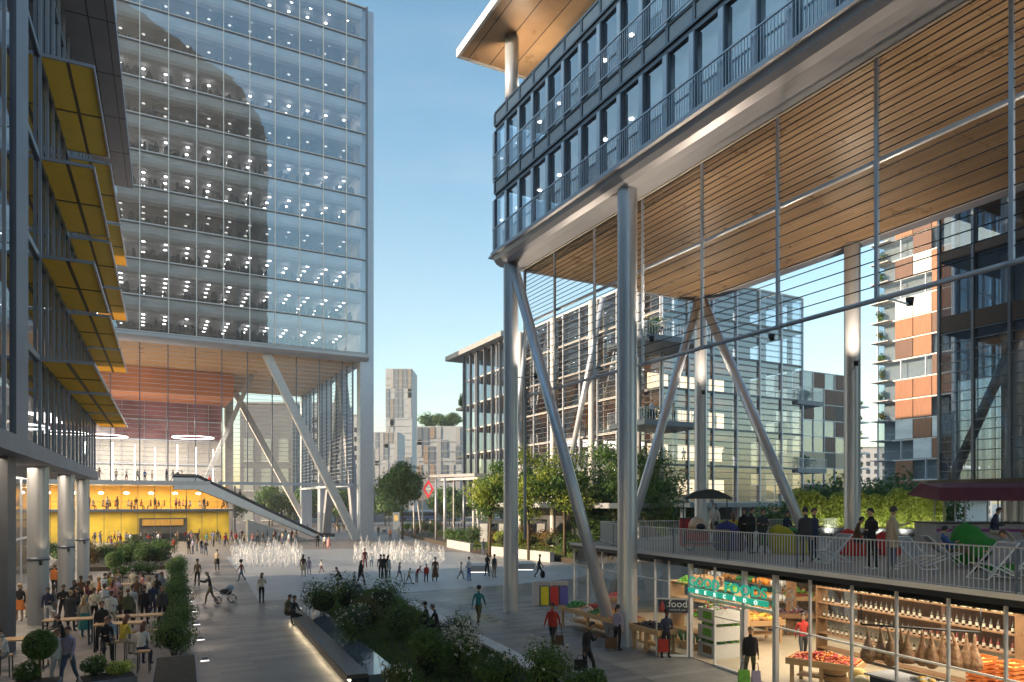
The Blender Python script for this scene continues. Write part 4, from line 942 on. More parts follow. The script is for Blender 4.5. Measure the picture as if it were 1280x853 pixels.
t_.links.new(tr_.outputs[0], ms_.inputs[1]); t_.links.new(p_.outputs[0], ms_.inputs[2]); t_.links.new(ms_.outputs[0], t_.nodes['Material Output'].inputs[0])
def jet(seed):
    r = random.Random(seed); b = MB(); h = 1.0
    pts = [Vector((r.uniform(-.03, .03), r.uniform(-.03, .03), h * k / 8)) for k in range(9)]
    b.tube(pts, [.10, .15, .20, .23, .24, .22, .17, .10, .03], 9, caps=False)
    for _ in range(26):
        a = r.uniform(0, 6.28); z = r.uniform(.05, 1.05) * h; rr = r.uniform(.05, .34) * (1.1 - .5 * z); s = r.uniform(.008, .022)
        b.ball((rr * math.cos(a), rr * math.sin(a), z), s, 4, (1, 1, 2.2))
    return b.mesh('jet', [wj])
jm = [jet(i) for i in range(4)]
jets = []
for r0 in range(6):
    for c0 in range(13): jets.append((gp(290 + c0 * 6.6 + (r0 % 2) * 3 + r0 * 1.0, 690 + r0 * 3.8), 'left'))
for r0 in range(5):
    for c0 in range(15): jets.append((gp(444 + c0 * 7.6 + (r0 % 2) * 3.5, 688 + r0 * 3.9 + c0 * .12), 'right'))
for i, (p, side) in enumerate(jets):
    o = bpy.data.objects.new('fountain_jet', jm[i % 4]); col.objects.link(o); o.location = (p.x, p.y, 3 * dz)
    hh = rnd.uniform(.9, 2.1) if side == 'left' else rnd.uniform(.8, 2.0) * (1 if (i - 78) % 15 < 11 else .6); o.scale = (rnd.uniform(.7, 1.4), rnd.uniform(.7, 1.4), hh * rnd.choice((.6, .85, 1, 1))); o.rotation_euler = (0, 0, rnd.uniform(0, 6))
    row_, col_ = (i // 13, i % 13) if side == 'left' else ((i - 78) // 15, (i - 78) % 15)
    tag(o, 'white water jet in row %s of the %s fountain group, %s from the left' % (['one', 'two', 'three', 'four', 'five', 'six'][row_], side, ORD[col_]), 'water jet', 'water jets in the %s group of the fountain' % side)
# ground lights along the walkway
for i, (px, py) in enumerate(((237, 741), (239, 752), (242, 765), (246, 781), (251, 800), (256, 826))):
    p = gp(px, py); t = thing('ground_light', 'small lit step light on the dark walkway, %s from the hedge end' % ['farthest', 'second farthest', 'third farthest', 'third nearest', 'second nearest', 'nearest'][i], 'light', (p.x, p.y, 0), 'step lights along the walkway')
    b = MB(); b.box(Local(28, p), -.10, .10, -.10, .10, .012, .14); b.build('body', M['mid_metal'], t)
    b = MB(); b.box(Local(28, p), -.15, .13, -.14, -.11, .012, .03); b.build('lens', M['led_soft'], t)
# ------------------------------------------------------------------ market hall with terrace
ang = math.degrees(math.atan2(.3656, .9307)); A0 = Vector((3.0, 34.2, 0)); FS = Local(ang, A0)          # FS(u into the shop, v = -s along the front)
def fs(s, u=0, z=0): return FS(u, -s, z)
SH = thing('market_hall', 'glass fronted food market under the terrace at the right', 'shop', fs(8))
ZT = 3.62; S1 = 27.0
class FSF:                                            # frame with u = along the front, v = into the shop
    def __call__(s, u, v, z=0): return FS(v, -u, z)
FF = FSF()
slabpts = [fs(0), fs(S1), fs(S1, 40), FS(9, 0) + F.U * 26 + F.V * 3, fs(0) + F.U * 8 + F.V * 1.0]
slabpts = [(p.x, p.y) for p in (fs(-.1, -.1), fs(S1, -.1), fs(S1, 42), fs(-18, 42), fs(-6, 10))]
b = MB(); b.prism(slabpts, 3.44, ZT); b.build('terrace_slab', paving('terrace_paving', 21, (.25, .205, .175), (.29, .24, .20), (.14, .12, .10), 1.2, .3), SH)
b = MB(); b.box(FF, -.15, S1, -.16, -.1, 3.57, 3.70); b.build('white_edge', M['white'], SH)
b = MB(); b.box(FF, -.1, S1, -.13, -.101, 3.42, 3.56); b.build('fascia', M['dark_metal'], SH)
b = MB(); b.box(FF, -.1, S1, 0, 16, 0.014, .04); b.build('shop_floor', mat('shop_floor', (.42, .36, .28), .35, 0, .1, 1.5), SH)
b = MB(); b.box(FF, .1, S1, 12.5, 12.8, .04, 3.2); b.box(FF, 12.0, 12.15, 9.4, 12.5, .04, 3.2); b.build('back_wall', mat('brick_brown_wall', (.16, .09, .06), .8, 0, .25, 2), SH)
for s in range(0, 27, 1):
    pass
ms = [0.0, 1.42, 2.84, 4.3, 5.7, 7.1, 8.05, 9.36, 10.8, 12.27, 13.68, 15.1, 16.56, 17.93, 19.3, 20.6, 22.0, 23.4, 24.8, 26.2]
for i, s in enumerate(ms):
    b = MB(); w = .028 if s not in (9.36, 13.68, 12.27) else .07
    b.box(FF, s - w, s + w, -.02, .05 if w < .06 else .12, .0, 3.42); b.build('mullion', M['steel'], SH)
for i, (a, c) in enumerate(zip(ms[:-1], ms[1:])):
    lo = 2.3 if 9.3 < a < 13.6 else .05
    b = MB(); b.quad(FF(a + .05, .03, lo), FF(c - .05, .03, lo), FF(c - .05, .03, 3.42), FF(a + .05, .03, 3.42)); b.build('window_pane', M['g_shop'], SH)
b = MB(); b.box(FF, 9.4, 13.7, -.03, .12, 2.2, 2.3); b.box(FF, 13.75, S1, -.01, .05, 1.80, 1.85); b.box(FF, 0, 8.05, -.01, .05, 2.6, 2.64); b.build('transom', M['white'], SH)
b = MB(); b.quad(FF(0, .0, .05), FF(0, 12, .05), FF(0, 12, 3.2), FF(0, .0, 3.2)); b.build('side_glazing', M['g_shop'], SH)
def door(b, fr, w, h):
    t = .05
    b.box(fr, 0, t, -.03, .03, .03, h); b.box(fr, w - t, w, -.03, .03, .03, h); b.box(fr, t, w - t, -.03, .03, .03, .1); b.box(fr, t, w - t, -.03, .03, h - t, h)
hinge = fs(9.36, -.05); oth = gp(820, 821); dvec = (oth - Vector((hinge.x, hinge.y, 0))); DL = Local(math.degrees(math.atan2(dvec.y, dvec.x)), hinge)
b = MB(); door(b, DL, dvec.length, 2.15); dr = b.build('door', M['white'], SH)
b = MB(); b.quad(DL(.05, 0, .1), DL(dvec.length - .05, 0, .1), DL(dvec.length - .05, 0, 2.1), DL(.05, 0, 2.1)); b.build('door_pane', M['g_shop'], dr)
q = fs(10.84, -.04); D2 = Local(ang - 90, q)
b = MB(); door(b, D2, 1.40, 2.15); b.box(D2, .05, 1.35, -.06, -.03, 1.72, 1.76); dr2 = b.build('door', M['white'], SH)
b = MB(); b.quad(D2(.05, 0, .1), D2(1.35, 0, .1), D2(1.35, 0, 2.1), D2(.05, 0, 2.1)); b.build('door_pane', M['g_shop'], dr2)
# lettering
def text(body, size, fr_org, xdir, m, name, ext=.012, parent=None, sx=1.0, align='LEFT', zdir=Vector((0, 0, 1))):
    cu = bpy.data.curves.new('t', 'FONT'); cu.body = body; cu.size = size; cu.extrude = ext; cu.align_x = align; cu.offset = size * .012; cu.resolution_u = 3
    ob = bpy.data.objects.new('t', cu); col.objects.link(ob); dg = bpy.context.evaluated_depsgraph_get()
    me = bpy.data.meshes.new_from_object(ob.evaluated_get(dg)); bpy.data.objects.remove(ob)
    x = Vector(xdir).normalized(); z = zdir; y = x.cross(z)
    Mx = Matrix(((x.x * sx, z.x, -y.x, 0), (x.y * sx, z.y, -y.y, 0), (x.z * sx, z.z, -y.z, 0), (0, 0, 0, 1)))
    me.transform(Matrix.Translation(Vector(fr_org)) @ Mx)
    if parent: me.transform(Matrix.Translation(-wloc(parent)))
    me.materials.clear(); me.materials.append(m)
    o = bpy.data.objects.new(name, me); col.objects.link(o)
    if parent: o.parent = parent
    return o
xd = (fs(1) - fs(0)).normalized()
green = mat('sign_green', (.02, .42, .28), .4, 0, .08, 5, emit=(.02, .45, .30), estr=.25); cream = mat('cream_marks', (.75, .72, .62), .5)
SG = thing('shop_sign', 'green GOOD FOODS MERCADO sign on the glass above the market door', 'sign', fs(11.5, -.1, 2.5))
x0 = 9.55
# serif style capitals: built-in face widened, with small slab serifs
o = text('GOOD', .47, fs(x0, -.16, 2.655), xd, green, 'word', .02, SG); o2 = text('FOODS', .47, fs(x0 + 1.95, -.16, 2.655), xd, green, 'word', .02, SG)
for ob_, xs, tw in ((o, x0, 1.68), (o2, x0 + 1.95, 2.0)):
    wd_ = max(v.co.dot(xd) for v in ob_.data.vertices) - min(v.co.dot(xd) for v in ob_.data.vertices)
    for v in ob_.data.vertices:
        a = (v.co + wloc(SG) - fs(xs, -.16, 0)).dot(xd); v.co += xd * a * (tw / wd_ - 1)
b = MB(); b.box(FF, 9.5, 13.55, -.16, -.10, 2.40, 2.585); b.build('sign_bar', green, SG)
wl_ = mat('letter_white', (.9, .9, .88), .4, emit=(1, 1, .95), estr=.35)  # faint glow added so the letters stay readable
for i, ch in enumerate('MERCADO'): text(ch, .19, fs(9.98 + i * .5, -.185, 2.425), xd, wl_, 'letter', .012, SG)
def doodle(cx, cz, r, seed):
    rr = random.Random(seed); b = MB()
    for k in range(7):
        a = rr.uniform(0, 6.28); pts = [fs(cx, -.17, cz)]
        for j in range(1, 4): pts.append(fs(cx + r * j / 3 * math.cos(a + j * .4), -.17, cz + r * j / 3 * math.sin(a + j * .4)))
        b.tube(pts, .014, 4)
        b.ball(pts[-1], .035, 6)
    return b
b = doodle(10.25, 3.02, .2, 1); b.build('butterfly_outline', cream, SG)
b = doodle(11.3, 2.95, .14, 2); b.build('flower_outline', mat('pink_marks', (.6, .45, .42), .5), SG)
b = doodle(13.2, 2.98, .2, 3); b.build('butterfly_outline', cream, SG)
b = doodle(14.1, 2.9, .3, 4); b.build('flower_outline', M['white'], SG); b = doodle(14.6, 2.75, .28, 7); b.build('flower_outline', M['white'], SG)
PS = thing('door_poster', 'dark blue food poster on the open glass door', 'poster', hinge + Vector((0, 0, 1.8)))
off = DL.V * (.02 if DL.V.y < 0 else -.02)
PL = Local(math.degrees(math.atan2(-dvec.y, -dvec.x)), Vector((oth.x, oth.y, 0)) + off)
b = MB(); b.box(PL, .1, 1.14, -.01, .005, 1.62, 2.08); b.build('poster_sheet', mat('navy_print', (.03, .04, .08), .4), PS)
text('food', .36, PL(.44, -.03, 1.83), PL.U, M['white'], 'lettering', .004, PS); text('market & cafe', .105, PL(.46, -.03, 1.70), PL.U, M['stone_white'], 'lettering', .003, PS)
b = MB(); b.box(PL, .36, .48, -.03, -.02, 1.84, 1.855); b.box(PL, 1.0, 1.13, -.03, -.02, 1.84, 1.855); b.build('underline', M['white'], PS)
b = MB(); b.tube([PL(.22, -.03, 1.66), PL(.22, -.03, 1.78), PL(.23, -.03, 1.92), PL(.22, -.03, 2.04)], [.09, .11, .06, .03], 8); b.build('red_emblem', mat('red_print', (.5, .07, .06), .5), PS)
# terrace railings: each a thing
def rail(label, P0, P1, step=.115, z=ZT, h=1.02, thick=.011):
    P0 = Vector(P0); P1 = Vector(P1); t = thing('railing', label, 'railing', (P0.x, P0.y, z)); d = P1 - P0; L_ = d.length; n = int(L_ / step)
    b = MB()
    for i in range(n + 1): p = P0 + d * i / n; p.z = z; b.bar(p + Vector((0, 0, .05)), p + Vector((0, 0, h)), thick * 1.6)
    b.build('bar', M['steel'], t)
    t.children[-1]['kind'] = 'stuff'
    b = MB(); a = P0.copy(); c = P1.copy(); a.z = c.z = z + h; b.bar(a, c, .045, .03); a = a.copy(); c = c.copy(); a.z = c.z = z + .07; b.bar(a, c, .03, .02); b.build('handrail', M['steel'], t)
    m = max(1, int(L_ / 2.9))
    for i in range(m + 1): b = MB(); p = P0 + d * i / m; p.z = z; b.bar(p, p + Vector((0, 0, h)), .05); b.build('post', M['mid_metal'], t)
    return t
rail('grey bar railing along the front edge of the terrace above the shop', fs(4.9, .22), fs(S1, .22))
rl = at(750, 629, 36.6); rr_ = at(848, 629, 40.5)
rail('short bar railing along the left side of the terrace behind the round column', (rl.x, rl.y, 0), (at(1180, 629, 47).x, at(1180, 629, 47).y, 0))
rail('bar railing joining the front and left railings at the terrace corner', fs(4.9, .22), (rl.x, rl.y, 0))
# lamps inside the shop
parts('ceiling_light', M['lit_white'], SH, [(s - .5, s + .5, u - .04, u + .04, 3.12, 3.16) for s in range(1, 26, 2) for u in (2, 4.6, 7.5, 10.5)], FF)
b = MB(); b.box(FF, .1, S1, .5, 12.5, 3.20, 3.22); b.build('ceiling', mat('dark_shop_ceiling', (.07, .06, .055), .8), SH)
for s, e in ((2.5, 60), (7.5, 130), (12.5, 240), (17.5, 260), (22.5, 260)):
    p = fs(s, 4.5, 3.05); area('shop_lamp', p, 4.6, 6.5, e, (1, .80, .55), (0, 0, R(ang) + math.pi / 2))

# ------------------------------------------------------------------ shop goods
woodm = mat('pine_wood', (.52, .33, .17), .6, 0, .15, 2, stretch=(1, 1, 6)); woodd = mat('dark_wood', (.22, .12, .06), .6, 0, .2, 3)
def crate(fr, w, d, h, name, label, cat, loc, m=None, group=None, rz=0):
    t = thing(name, label, cat, loc, group, rz); m = m or woodm; I = ID
    for sx in (-1, 1):
        b = MB()
        for k in range(3): b.box(Local(0, loc), sx * w / 2 - .01, sx * w / 2 + .01, -d / 2, d / 2, h * (k * .34) + .01, h * (k * .34 + .26))
        b.build('side_panel', m, t)
    for sy in (-1, 1):
        b = MB()
        for k in range(3): b.box(Local(0, loc), -w / 2 + .012, w / 2 - .012, sy * d / 2 - .01, sy * d / 2 + .01, h * (k * .34) + .01, h * (k * .34 + .26))
        b.build('end_panel', m, t)
    b = MB(); b.box(Local(0, loc), -w / 2 + .012, w / 2 - .012, -d / 2 + .012, d / 2 - .012, .01, .03); b.build('bottom', m, t)
    return t
def pile(label, cat, fr, u0, u1, v0, v1, z, m, r_, n, seed, hump=.12, elong=(1, 1, 1)):
    r = random.Random(seed); b = MB(); c = fr((u0 + u1) / 2, (v0 + v1) / 2, z)
    for _ in range(n):
        a, e = r.random(), r.random(); h = hump * math.sin(math.pi * a) * math.sin(math.pi * e)
        b.mi = r.randrange(len(m)); b.ball(fr(u0 + (u1 - u0) * a, v0 + (v1 - v0) * e, z + h * r.random() + r_ * .6), r_ * r.uniform(.8, 1.15), 6, elong)
    o = b.build('produce_pile', m, loc=c); return tag(o, label, cat, kind='stuff')
def table(label, fr, L_, D_, h, legs=3, m=None, rim=True):
    m = m or woodm; o = fr(0, 0, 0); t = thing('display_table', label, 'table', o)
    b = MB(); b.box(fr, 0, L_, 0, D_, h - .12, h); b.build('top', m, t)
    if rim: b = MB(); b.box(fr, -.02, L_ + .02, -.04, -.001, h - .14, h + .06); b.box(fr, -.02, L_ + .02, D_ + .001, D_ + .04, h - .14, h + .06); b.box(fr, -.06, -.021, -.04, D_ + .04, h - .14, h + .06); b.box(fr, L_ + .021, L_ + .06, -.04, D_ + .04, h - .14, h + .06); b.build('rim', m, t)
    for i in range(legs):
        for v in (.04, D_ - .12):
            u = .05 + (L_ - .2) * i / (legs - 1); b = MB(); b.box(fr, u, u + .1, v, v + .09, 0, h - .121); b.build('leg', m, t)
    b = MB(); b.box(fr, .16, L_ - .16, D_ * .3, D_ * .9, .28, .32); b.build('lower_shelf', m, t)
    return t
red = mat('tomato_red', (.55, .05, .025), .35, 0, .2, 9); org = mat('orange_fruit', (.75, .28, .03), .45, 0, .15, 9); grn = mat('green_pepper', (.03, .22, .06), .35, 0, .3, 9)
yel = mat('yellow_fruit', (.72, .45, .05), .45); purp = mat('aubergine', (.03, .012, .03), .25); drk = mat('dark_red_fruit', (.25, .03, .03), .4); leaf = mat('lettuce', (.14, .40, .05), .6, 0, .3, 9); bread = mat('bread_crust', (.50, .26, .09), .7, 0, .3, 8); peach = mat('peach', (.7, .35, .18), .5)
p0 = gp(700, 784); p1 = gp(770, 806); d = p1 - p0; TF = Local(math.degrees(math.atan2(d.y, d.x)), p0)
Lt = d.length
table('long pine display table with tomatoes and peppers outside the shop left of the round column', TF, Lt, 1.35, .92)
for i, (a, c, v0, v1, mm, nm, ct) in enumerate(((.0, .13, .2, 1.3, [grn], 'green cucumbers at the left end of the outdoor table', 'cucumbers'), (.13, .48, .72, 1.3, [red, red, drk], 'heap of red tomatoes on the outdoor display table', 'tomatoes'), (.30, .48, .08, .6, [peach, M['stone_white']], 'pale peaches at the front of the outdoor display table', 'peaches'), (.48, .64, .1, .9, [grn], 'heap of green peppers in the middle of the outdoor table', 'peppers'), (.64, .86, .1, 1.2, [yel, org, yel], 'heap of yellow and orange fruit on the outdoor table', 'fruit'), (.86, 1, .1, 1.3, [drk, red], 'dark red fruit at the right end of the outdoor table', 'fruit'), (.5, .85, .95, 1.3, [red, org], 'red and orange fruit at the back of the outdoor table', 'fruit'))):
    pile(nm, ct, TF, Lt * a + .05, Lt * c - .03, v0, v1, .92, mm, .055, 220, 300 + i, .22)
p0 = gp(789, 811); p1 = gp(822, 822); d = p1 - p0; T2 = Local(math.degrees(math.atan2(d.y, d.x)), p0)
table('pine display table with aubergines right of the round column', T2, d.length, .85, .92, 3)
pile('heap of dark purple aubergines on the second outdoor table', 'aubergines', T2, .1, d.length - .1, .05, .8, .92, [purp], .065, 220, 320, .2, (1.4, 1, .8))
for i, (s, u) in enumerate(((7.2, .9), (7.9, .9), (8.5, 1.0))):
    c = fs(s, u); b = MB(); t = thing('bottle_box', 'small crate of green bottles under the shop window behind the aubergine table, %s' % ('left', 'middle', 'right')[i], 'crate', (c.x, c.y, .04))
    b.box(Local(0, c), -.25, .25, -.2, .2, .04, .3); b.build('box', woodm, t)
    for k in range(6):
        b = MB(); q = c + Vector((-.18 + (k % 3) * .17, -.1 + (k // 3) * .2, .3)); b.tube([q, q + Vector((0, 0, .18)), q + Vector((0, 0, .25)), q + Vector((0, 0, .34))], [.04, .04, .016, .014], 8); b.build('bottle', grn, t)
# shelving with produce left of the door
def rack(label, s0, s1, u0, u1, h, n, m, base=.04):
    t = thing('shelf_rack', label, 'shelf', fs((s0 + s1) / 2, u0)); b = MB()
    for z in [base + .15 + (h - .2) * k / (n - 1) for k in range(n)]:
        b = MB(); b.box(FF, s0, s1, u0, u1, z, z + .04); b.build('shelf_board', m, t)
    for s in (s0, s1 - .05):
        b = MB(); b.box(FF, s, s + .05, u0 - .01, u1 + .01, base, base + h); b.build('side_panel', m, t)
    return t
rack('pine rack of vegetable boxes inside the window right of the round column', 4.6, 8.9, 2.4, 3.1, 2.2, 4, woodm)
for i, (s, z, mm, nm) in enumerate(((4.9, 2.12, [leaf], 'bunch of lettuce at the left of the top shelf'), (7.9, 2.12, [leaf], 'bright green salad at the right of the top shelf by the door'), (6.0, .86, [grn, leaf], 'green vegetables in the middle of the window rack'), (5.0, .86, [org, red], 'oranges on the middle shelf at the left of the window rack'), (7.2, .86, [yel, leaf], 'yellow flowers and leaves on the window rack'), (7.0, 1.5, [drk, leaf], 'dark vegetables on the third board of the window rack'))):
    pile(nm, 'vegetables', FF, s, s + .95, 2.45, 3.0, z, mm, .07, 120, 340 + i, .3)
for i, (s, z) in enumerate(((6.1, 2.27), (6.9, 2.27), (5.9, 1.53))):
    c = fs(s + .3, 2.75, z); crate(None, .62, .5, .36, 'wooden_crate', 'pale wooden crate on the window rack, %s' % ('first on the top board', 'second on the top board', 'on the board below')[i], 'crate', c, rz=0, group='crates on the window rack')
for i in range(3):
    c = fs(9.55, .9 + .0, .04 + i * .62); t = thing('produce_bin', 'white produce bin stacked beside the open door, %s of the stack' % ('bottom', 'middle', 'top')[i], 'crate', c, 'white bins beside the door')
    b = MB(); b.box(Local(ang, c), -.3, .9, -.55, .5, 0, .5); b.build('box', M['stone_white'] if i < 3 else woodm, t)
    b = MB(); b.box(Local(ang, c), -.31, -.305, -.3, .2, .12, .4); b.build('front_print', leaf if i else woodd, t)
    pile('%s in the white bin by the door' % ('green leaves', 'salad heads', 'red and white radishes')[i], 'vegetables', Local(ang, c), -.25, .85, -.5, .45, .5, [[leaf, grn], [leaf], [red, M['stone_white'], leaf]][i], .05, 70, 360 + i, .1)
def at_floor(px, py, rz): return Local(rz, gp(px, py, .04))
FB = at_floor(938, 806, 14)
table('bread table inside the shop beyond the door', FB, 1.5, 1.1, .85, 2)
pile('heap of bread loaves on the table inside the shop', 'bread', FB, .1, 1.4, .1, 1.0, .85, [bread, yel], .11, 90, 370, .35, (1.4, .8, .7))
FB2 = at_floor(902, 800, 14); table('low dark table of baskets behind the glass door leaf', FB2, 1.15, 1.0, .8, 2, woodd)
pile('heap of pale rolls on the low dark table inside the shop', 'bread', FB2, .1, 1.05, .1, .9, .8, [M['stone_white'], purp], .09, 80, 371, .2)
FB3 = at_floor(976, 796, 0); table('dark vegetable stand in the shop behind the window right of the door', FB3, 1.3, .9, .9, 2, woodd)
pile('dark grapes heaped on the vegetable stand right of the door', 'fruit', FB3, .1, 1.2, .1, .8, .9, [purp, drk, purp], .08, 120, 372, .25)
FB4 = at_floor(968, 782, 0); table('sloping fruit display deep inside the shop', FB4, 2.4, 1.0, 1.25, 2, woodm)
pile('brown and red fruit on the sloping display deep in the shop', 'fruit', FB4, .1, 2.3, .1, .95, 1.25, [drk, bread, leaf], .09, 160, 373, .3)
FB5 = Local(ang - 90 + 30, fs(13.75, .45)); table('pine table heaped with tomatoes inside the window at the bottom right', FB5, 1.9, 1.1, .82, 3)
pile('wide heap of bright red tomatoes inside the shop window', 'tomatoes', FB5, .05, 1.85, .05, 1.05, .82, [red, red, org], .05, 480, 374, .22)
FB6 = at_floor(758, 772, 10); table('dark table of red apples inside the left corner of the shop', FB6, 1.6, .9, .9, 2, woodd)
pile('dark red apples inside the left corner of the shop', 'apples', FB6, .1, 1.5, .1, .8, .9, [drk, red], .07, 120, 375, .25)
rack('tall dark shelf of jars deep inside the left half of the shop', 2.0, 7.5, 6.2, 6.7, 2.6, 5, woodd)
for i in range(5):
    for j in range(4): pile('row of packed %s on the jar shelf, board %s' % (('tins', 'brown jars', 'green jars', 'orange packets', 'white packets')[i], ('one', 'two', 'three', 'four')[j]), 'groceries', FF, 2.1 + i * 1.08, 3.1 + i * 1.08, 6.25, 6.6, .23 + .04 + j * .6, [[M['steel'], bread, grn, org, M['stone_white']][i]], .09, 26, 400 + i * 4 + j, .1, (1, 1, 1.6))
# wine wall
WW = rack('long dark wall shelf of wine bottles at the back of the shop', 10.3, 17.6, 5.0, 5.5, 3.0, 6, woodd)
dkg = mat('dark_bottle', (.02, .025, .015), .15, 0, .2, 9, spec=.8); rdg = mat('red_bottle', (.20, .02, .015), .2, 0, .2, 9); lbm = mat('paper_label', (.62, .57, .48), .7)
def bottle_mesh(m, nm):
    b = MB(); b.tube([(0, 0, 0), (0, 0, .2), (0, 0, .24), (0, 0, .32)], [.04, .04, .015, .014], 8); b.mi = 1; b.tube([(0, 0, .05), (0, 0, .15)], [.0415, .0415], 8, caps=False); return b.mesh(nm, [m, lbm])
bm_ = [bottle_mesh(dkg, 'dark_bottle'), bottle_mesh(rdg, 'red_bottle')]
zz_ = [.04 + .15 + 2.8 * k / 5 + .04 for k in range(6)]
nbt = 0
for row, z in enumerate(zz_[1:5]):
    for i in range(34):
        s = 10.5 + i * .208
        if (i * 5 + row) % 17 == 0: continue
        if row == 3 and s > 12.0: continue
        o = bpy.data.objects.new('wine_bottle', bm_[1 if (row in (0, 1) and s > 14.5) else 0]); col.objects.link(o); o.location = fs(s, 5.2, z)
        side = 'red' if (row in (0, 1) and s > 14.5) else 'dark'
        tag(o, '%s wine bottle, %s board of the wall shelf, %s from the left' % (side, ('lowest', 'second', 'third', 'upper')[row], ORD[i]), 'bottle', '%s wine bottles on the %s board' % (side, ('lowest', 'second', 'third', 'upper')[row]))
for i in range(12):
    s = 12.2 + i * .46; c = fs(s, 5.2, zz_[4]); t = thing('wine_case', 'pale bottle case on the upper wall shelf, number %s from the left' % ['one', 'two', 'three', 'four', 'five', 'six', 'seven', 'eight', 'nine', 'ten', 'eleven', 'twelve'][i], 'box', c, 'wine cases on the upper shelf')
    LC = Local(ang - 90, c); b = MB(); b.box(LC, -.17, .17, -.1, .12, 0, .46); b.build('case', mat('pale_case', (.68, .60, .45), .6), t) if i == 0 else b.build('case', bpy.data.materials['pale_case'], t)
    b = MB(); q = LC(0, -.17, .02); b.tube([q, q + Vector((0, 0, .25)), q + Vector((0, 0, .30)), q + Vector((0, 0, .41))], [.05, .05, .02, .018], 8); b.build('bottle', dkg, t)
# hams on a rail
hamm = mat('cured_ham', (.16, .06, .035), .45, 0, .45, 12, c2=(.46, .30, .18))
b = MB(); t = thing('ham_rail', 'dark metal rail holding the hanging hams', 'rail', fs(16.8, 1.5, 2.3)); b.tube([fs(16.6, .3, 2.35), fs(18.6, 2.1, 2.35)], .03, 8); b.tube([fs(16.6, .3, 2.35), fs(16.6, .3, 3.15)], .015, 6); b.tube([fs(18.6, 2.1, 2.35), fs(18.6, 2.1, 3.15)], .015, 6); b.build('bar', M['dark_metal'], t)
for i in range(11):
    s = 16.7 + i * .18; top = fs(s, .4 + i * .163 + (i % 2) * .1, 2.30); r = random.Random(i)
    b = MB(); L_ = r.uniform(.85, 1.0); tl = Vector((r.uniform(-.06, .06), r.uniform(-.06, .06), 0))
    b.tube([top, top + Vector((0, 0, -.10)) + tl * .3, top + Vector((0, 0, -.28)) + tl, top + Vector((0, 0, -.5)) + tl, top + Vector((0, 0, -.7)) + tl, top + Vector((0, 0, -.86)) + tl, top + Vector((0, 0, -L_)) + tl], [.02, .03, .05, .12, .20, .19, .07], 10)
    t = thing('hanging_ham', 'cured ham hanging from the rail behind the window, number %s from the left' % ['one', 'two', 'three', 'four', 'five', 'six', 'seven', 'eight', 'nine', 'ten', 'eleven'][i], 'ham', top, 'hams hanging from the rail')
    b.build('meat', hamm, t); b = MB(); b.tube([top, top + Vector((0, 0, .06))], .008, 4); b.build('string', M['white'], t)
# butcher counter, cheeses, barrel, orange crates, hanging cloth
CT = thing('deli_counter', 'dark deli counter below the hanging hams', 'counter', fs(18, .9)); b = MB(); b.box(FF, 16.7, 19.0, .5, 1.3, .04, 1.0); b.build('body', M['dark_metal'], CT); b = MB(); b.box(FF, 16.6, 19.1, .4, 1.4, 1.001, 1.05); b.build('worktop', M['grey_metal'], CT)
for i, (s, u, r_, z, c_) in enumerate(((16.05, .8, .26, .82, (.72, .52, .16)), (16.35, .6, .2, .75, (.62, .55, .38)))):
    c = fs(s, u, z); t = thing('round_cheese', ('large round yellow cheese at the bottom edge below the hams', 'smaller pale cheese right of the big yellow cheese')[i], 'cheese', c); b = MB(); b.ball(c, r_, 12, (1, 1, .8)); b.build('rind', mat('cheese_%d' % i if 0 else ('yellow_rind' if i == 0 else 'pale_rind'), c_, .45), t)
    t2 = thing('cheese_stand', ('wooden stand under the large yellow cheese', 'wooden stand under the smaller pale cheese')[i], 'stand', (c.x, c.y, .04)); b = MB(); b.tube([(c.x, c.y, .04), (c.x, c.y, z - r_ * .78)], .16, 10); b.build('block', woodd, t2)
pile('pale cut cheeses lying on the deli counter', 'cheese', FF, 17.6, 18.7, .6, 1.2, 1.05, [yel, M['stone_white']], .08, 26, 380, .1, (1.4, 1, .6))
c = fs(14.3, 1.75, .04); BR = thing('barrel', 'wooden wine barrel with dark hoops behind the tomato table', 'barrel', c)
b = MB(); b.tube([c, c + Vector((0, 0, .2)), c + Vector((0, 0, .45)), c + Vector((0, 0, .7)), c + Vector((0, 0, .9))], [.27, .32, .345, .32, .27], 18); b.build('staves', woodm, BR)
for z, r_ in ((.12, .30), (.32, .337), (.58, .337), (.8, .30)):
    b = MB(); b.tube([c + Vector((0, 0, z)), c + Vector((0, 0, z + .04))], r_ + .006, 18); b.build('hoop', M['dark_metal'], BR)
orc = mat('orange_crate', (.62, .17, .04), .5, 0, .1, 5); yc = mat('yellow_packets', (.70, .50, .10), .5)
for i, (s, u, z) in enumerate(((18.0, 3.0, .64), (18.0, 3.0, .96), (18.0, 3.0, 1.28), (18.7, 3.15, .64), (18.7, 3.15, .96), (18.7, 3.15, 1.28), (17.6, 3.9, .64), (17.6, 3.9, .96))):
    c = fs(s, u, z); crate(None, .62, .42, .3, 'plastic_crate', 'orange slatted crate in the stacks at the lower right, %s' % ('left front stack, bottom', 'left front stack, middle', 'left front stack, top', 'right front stack, bottom', 'right front stack, middle', 'right front stack, top', 'rear stack, bottom', 'rear stack, top')[i], 'crate', c, orc, 'orange crates', R(ang))
pile('yellow packets filling the top left orange crate', 'packets', Local(ang, fs(18.0, 3.0, 1.28)), -.26, .26, -.17, .17, .1, [yc], .05, 60, 390, .1)
pile('yellow packets filling the top right orange crate', 'packets', Local(ang, fs(18.7, 3.15, 1.28)), -.26, .26, -.17, .17, .1, [yc], .05, 60, 391, .1)
b = MB(); b.box(FF, 17.2, 19.2, 2.7, 4.3, .04, .62); t = thing('low_plinth', 'dark plinth under the stacks of orange crates', 'plinth', fs(18.2, 3.4)); b.build('plinth_block', woodd, t)
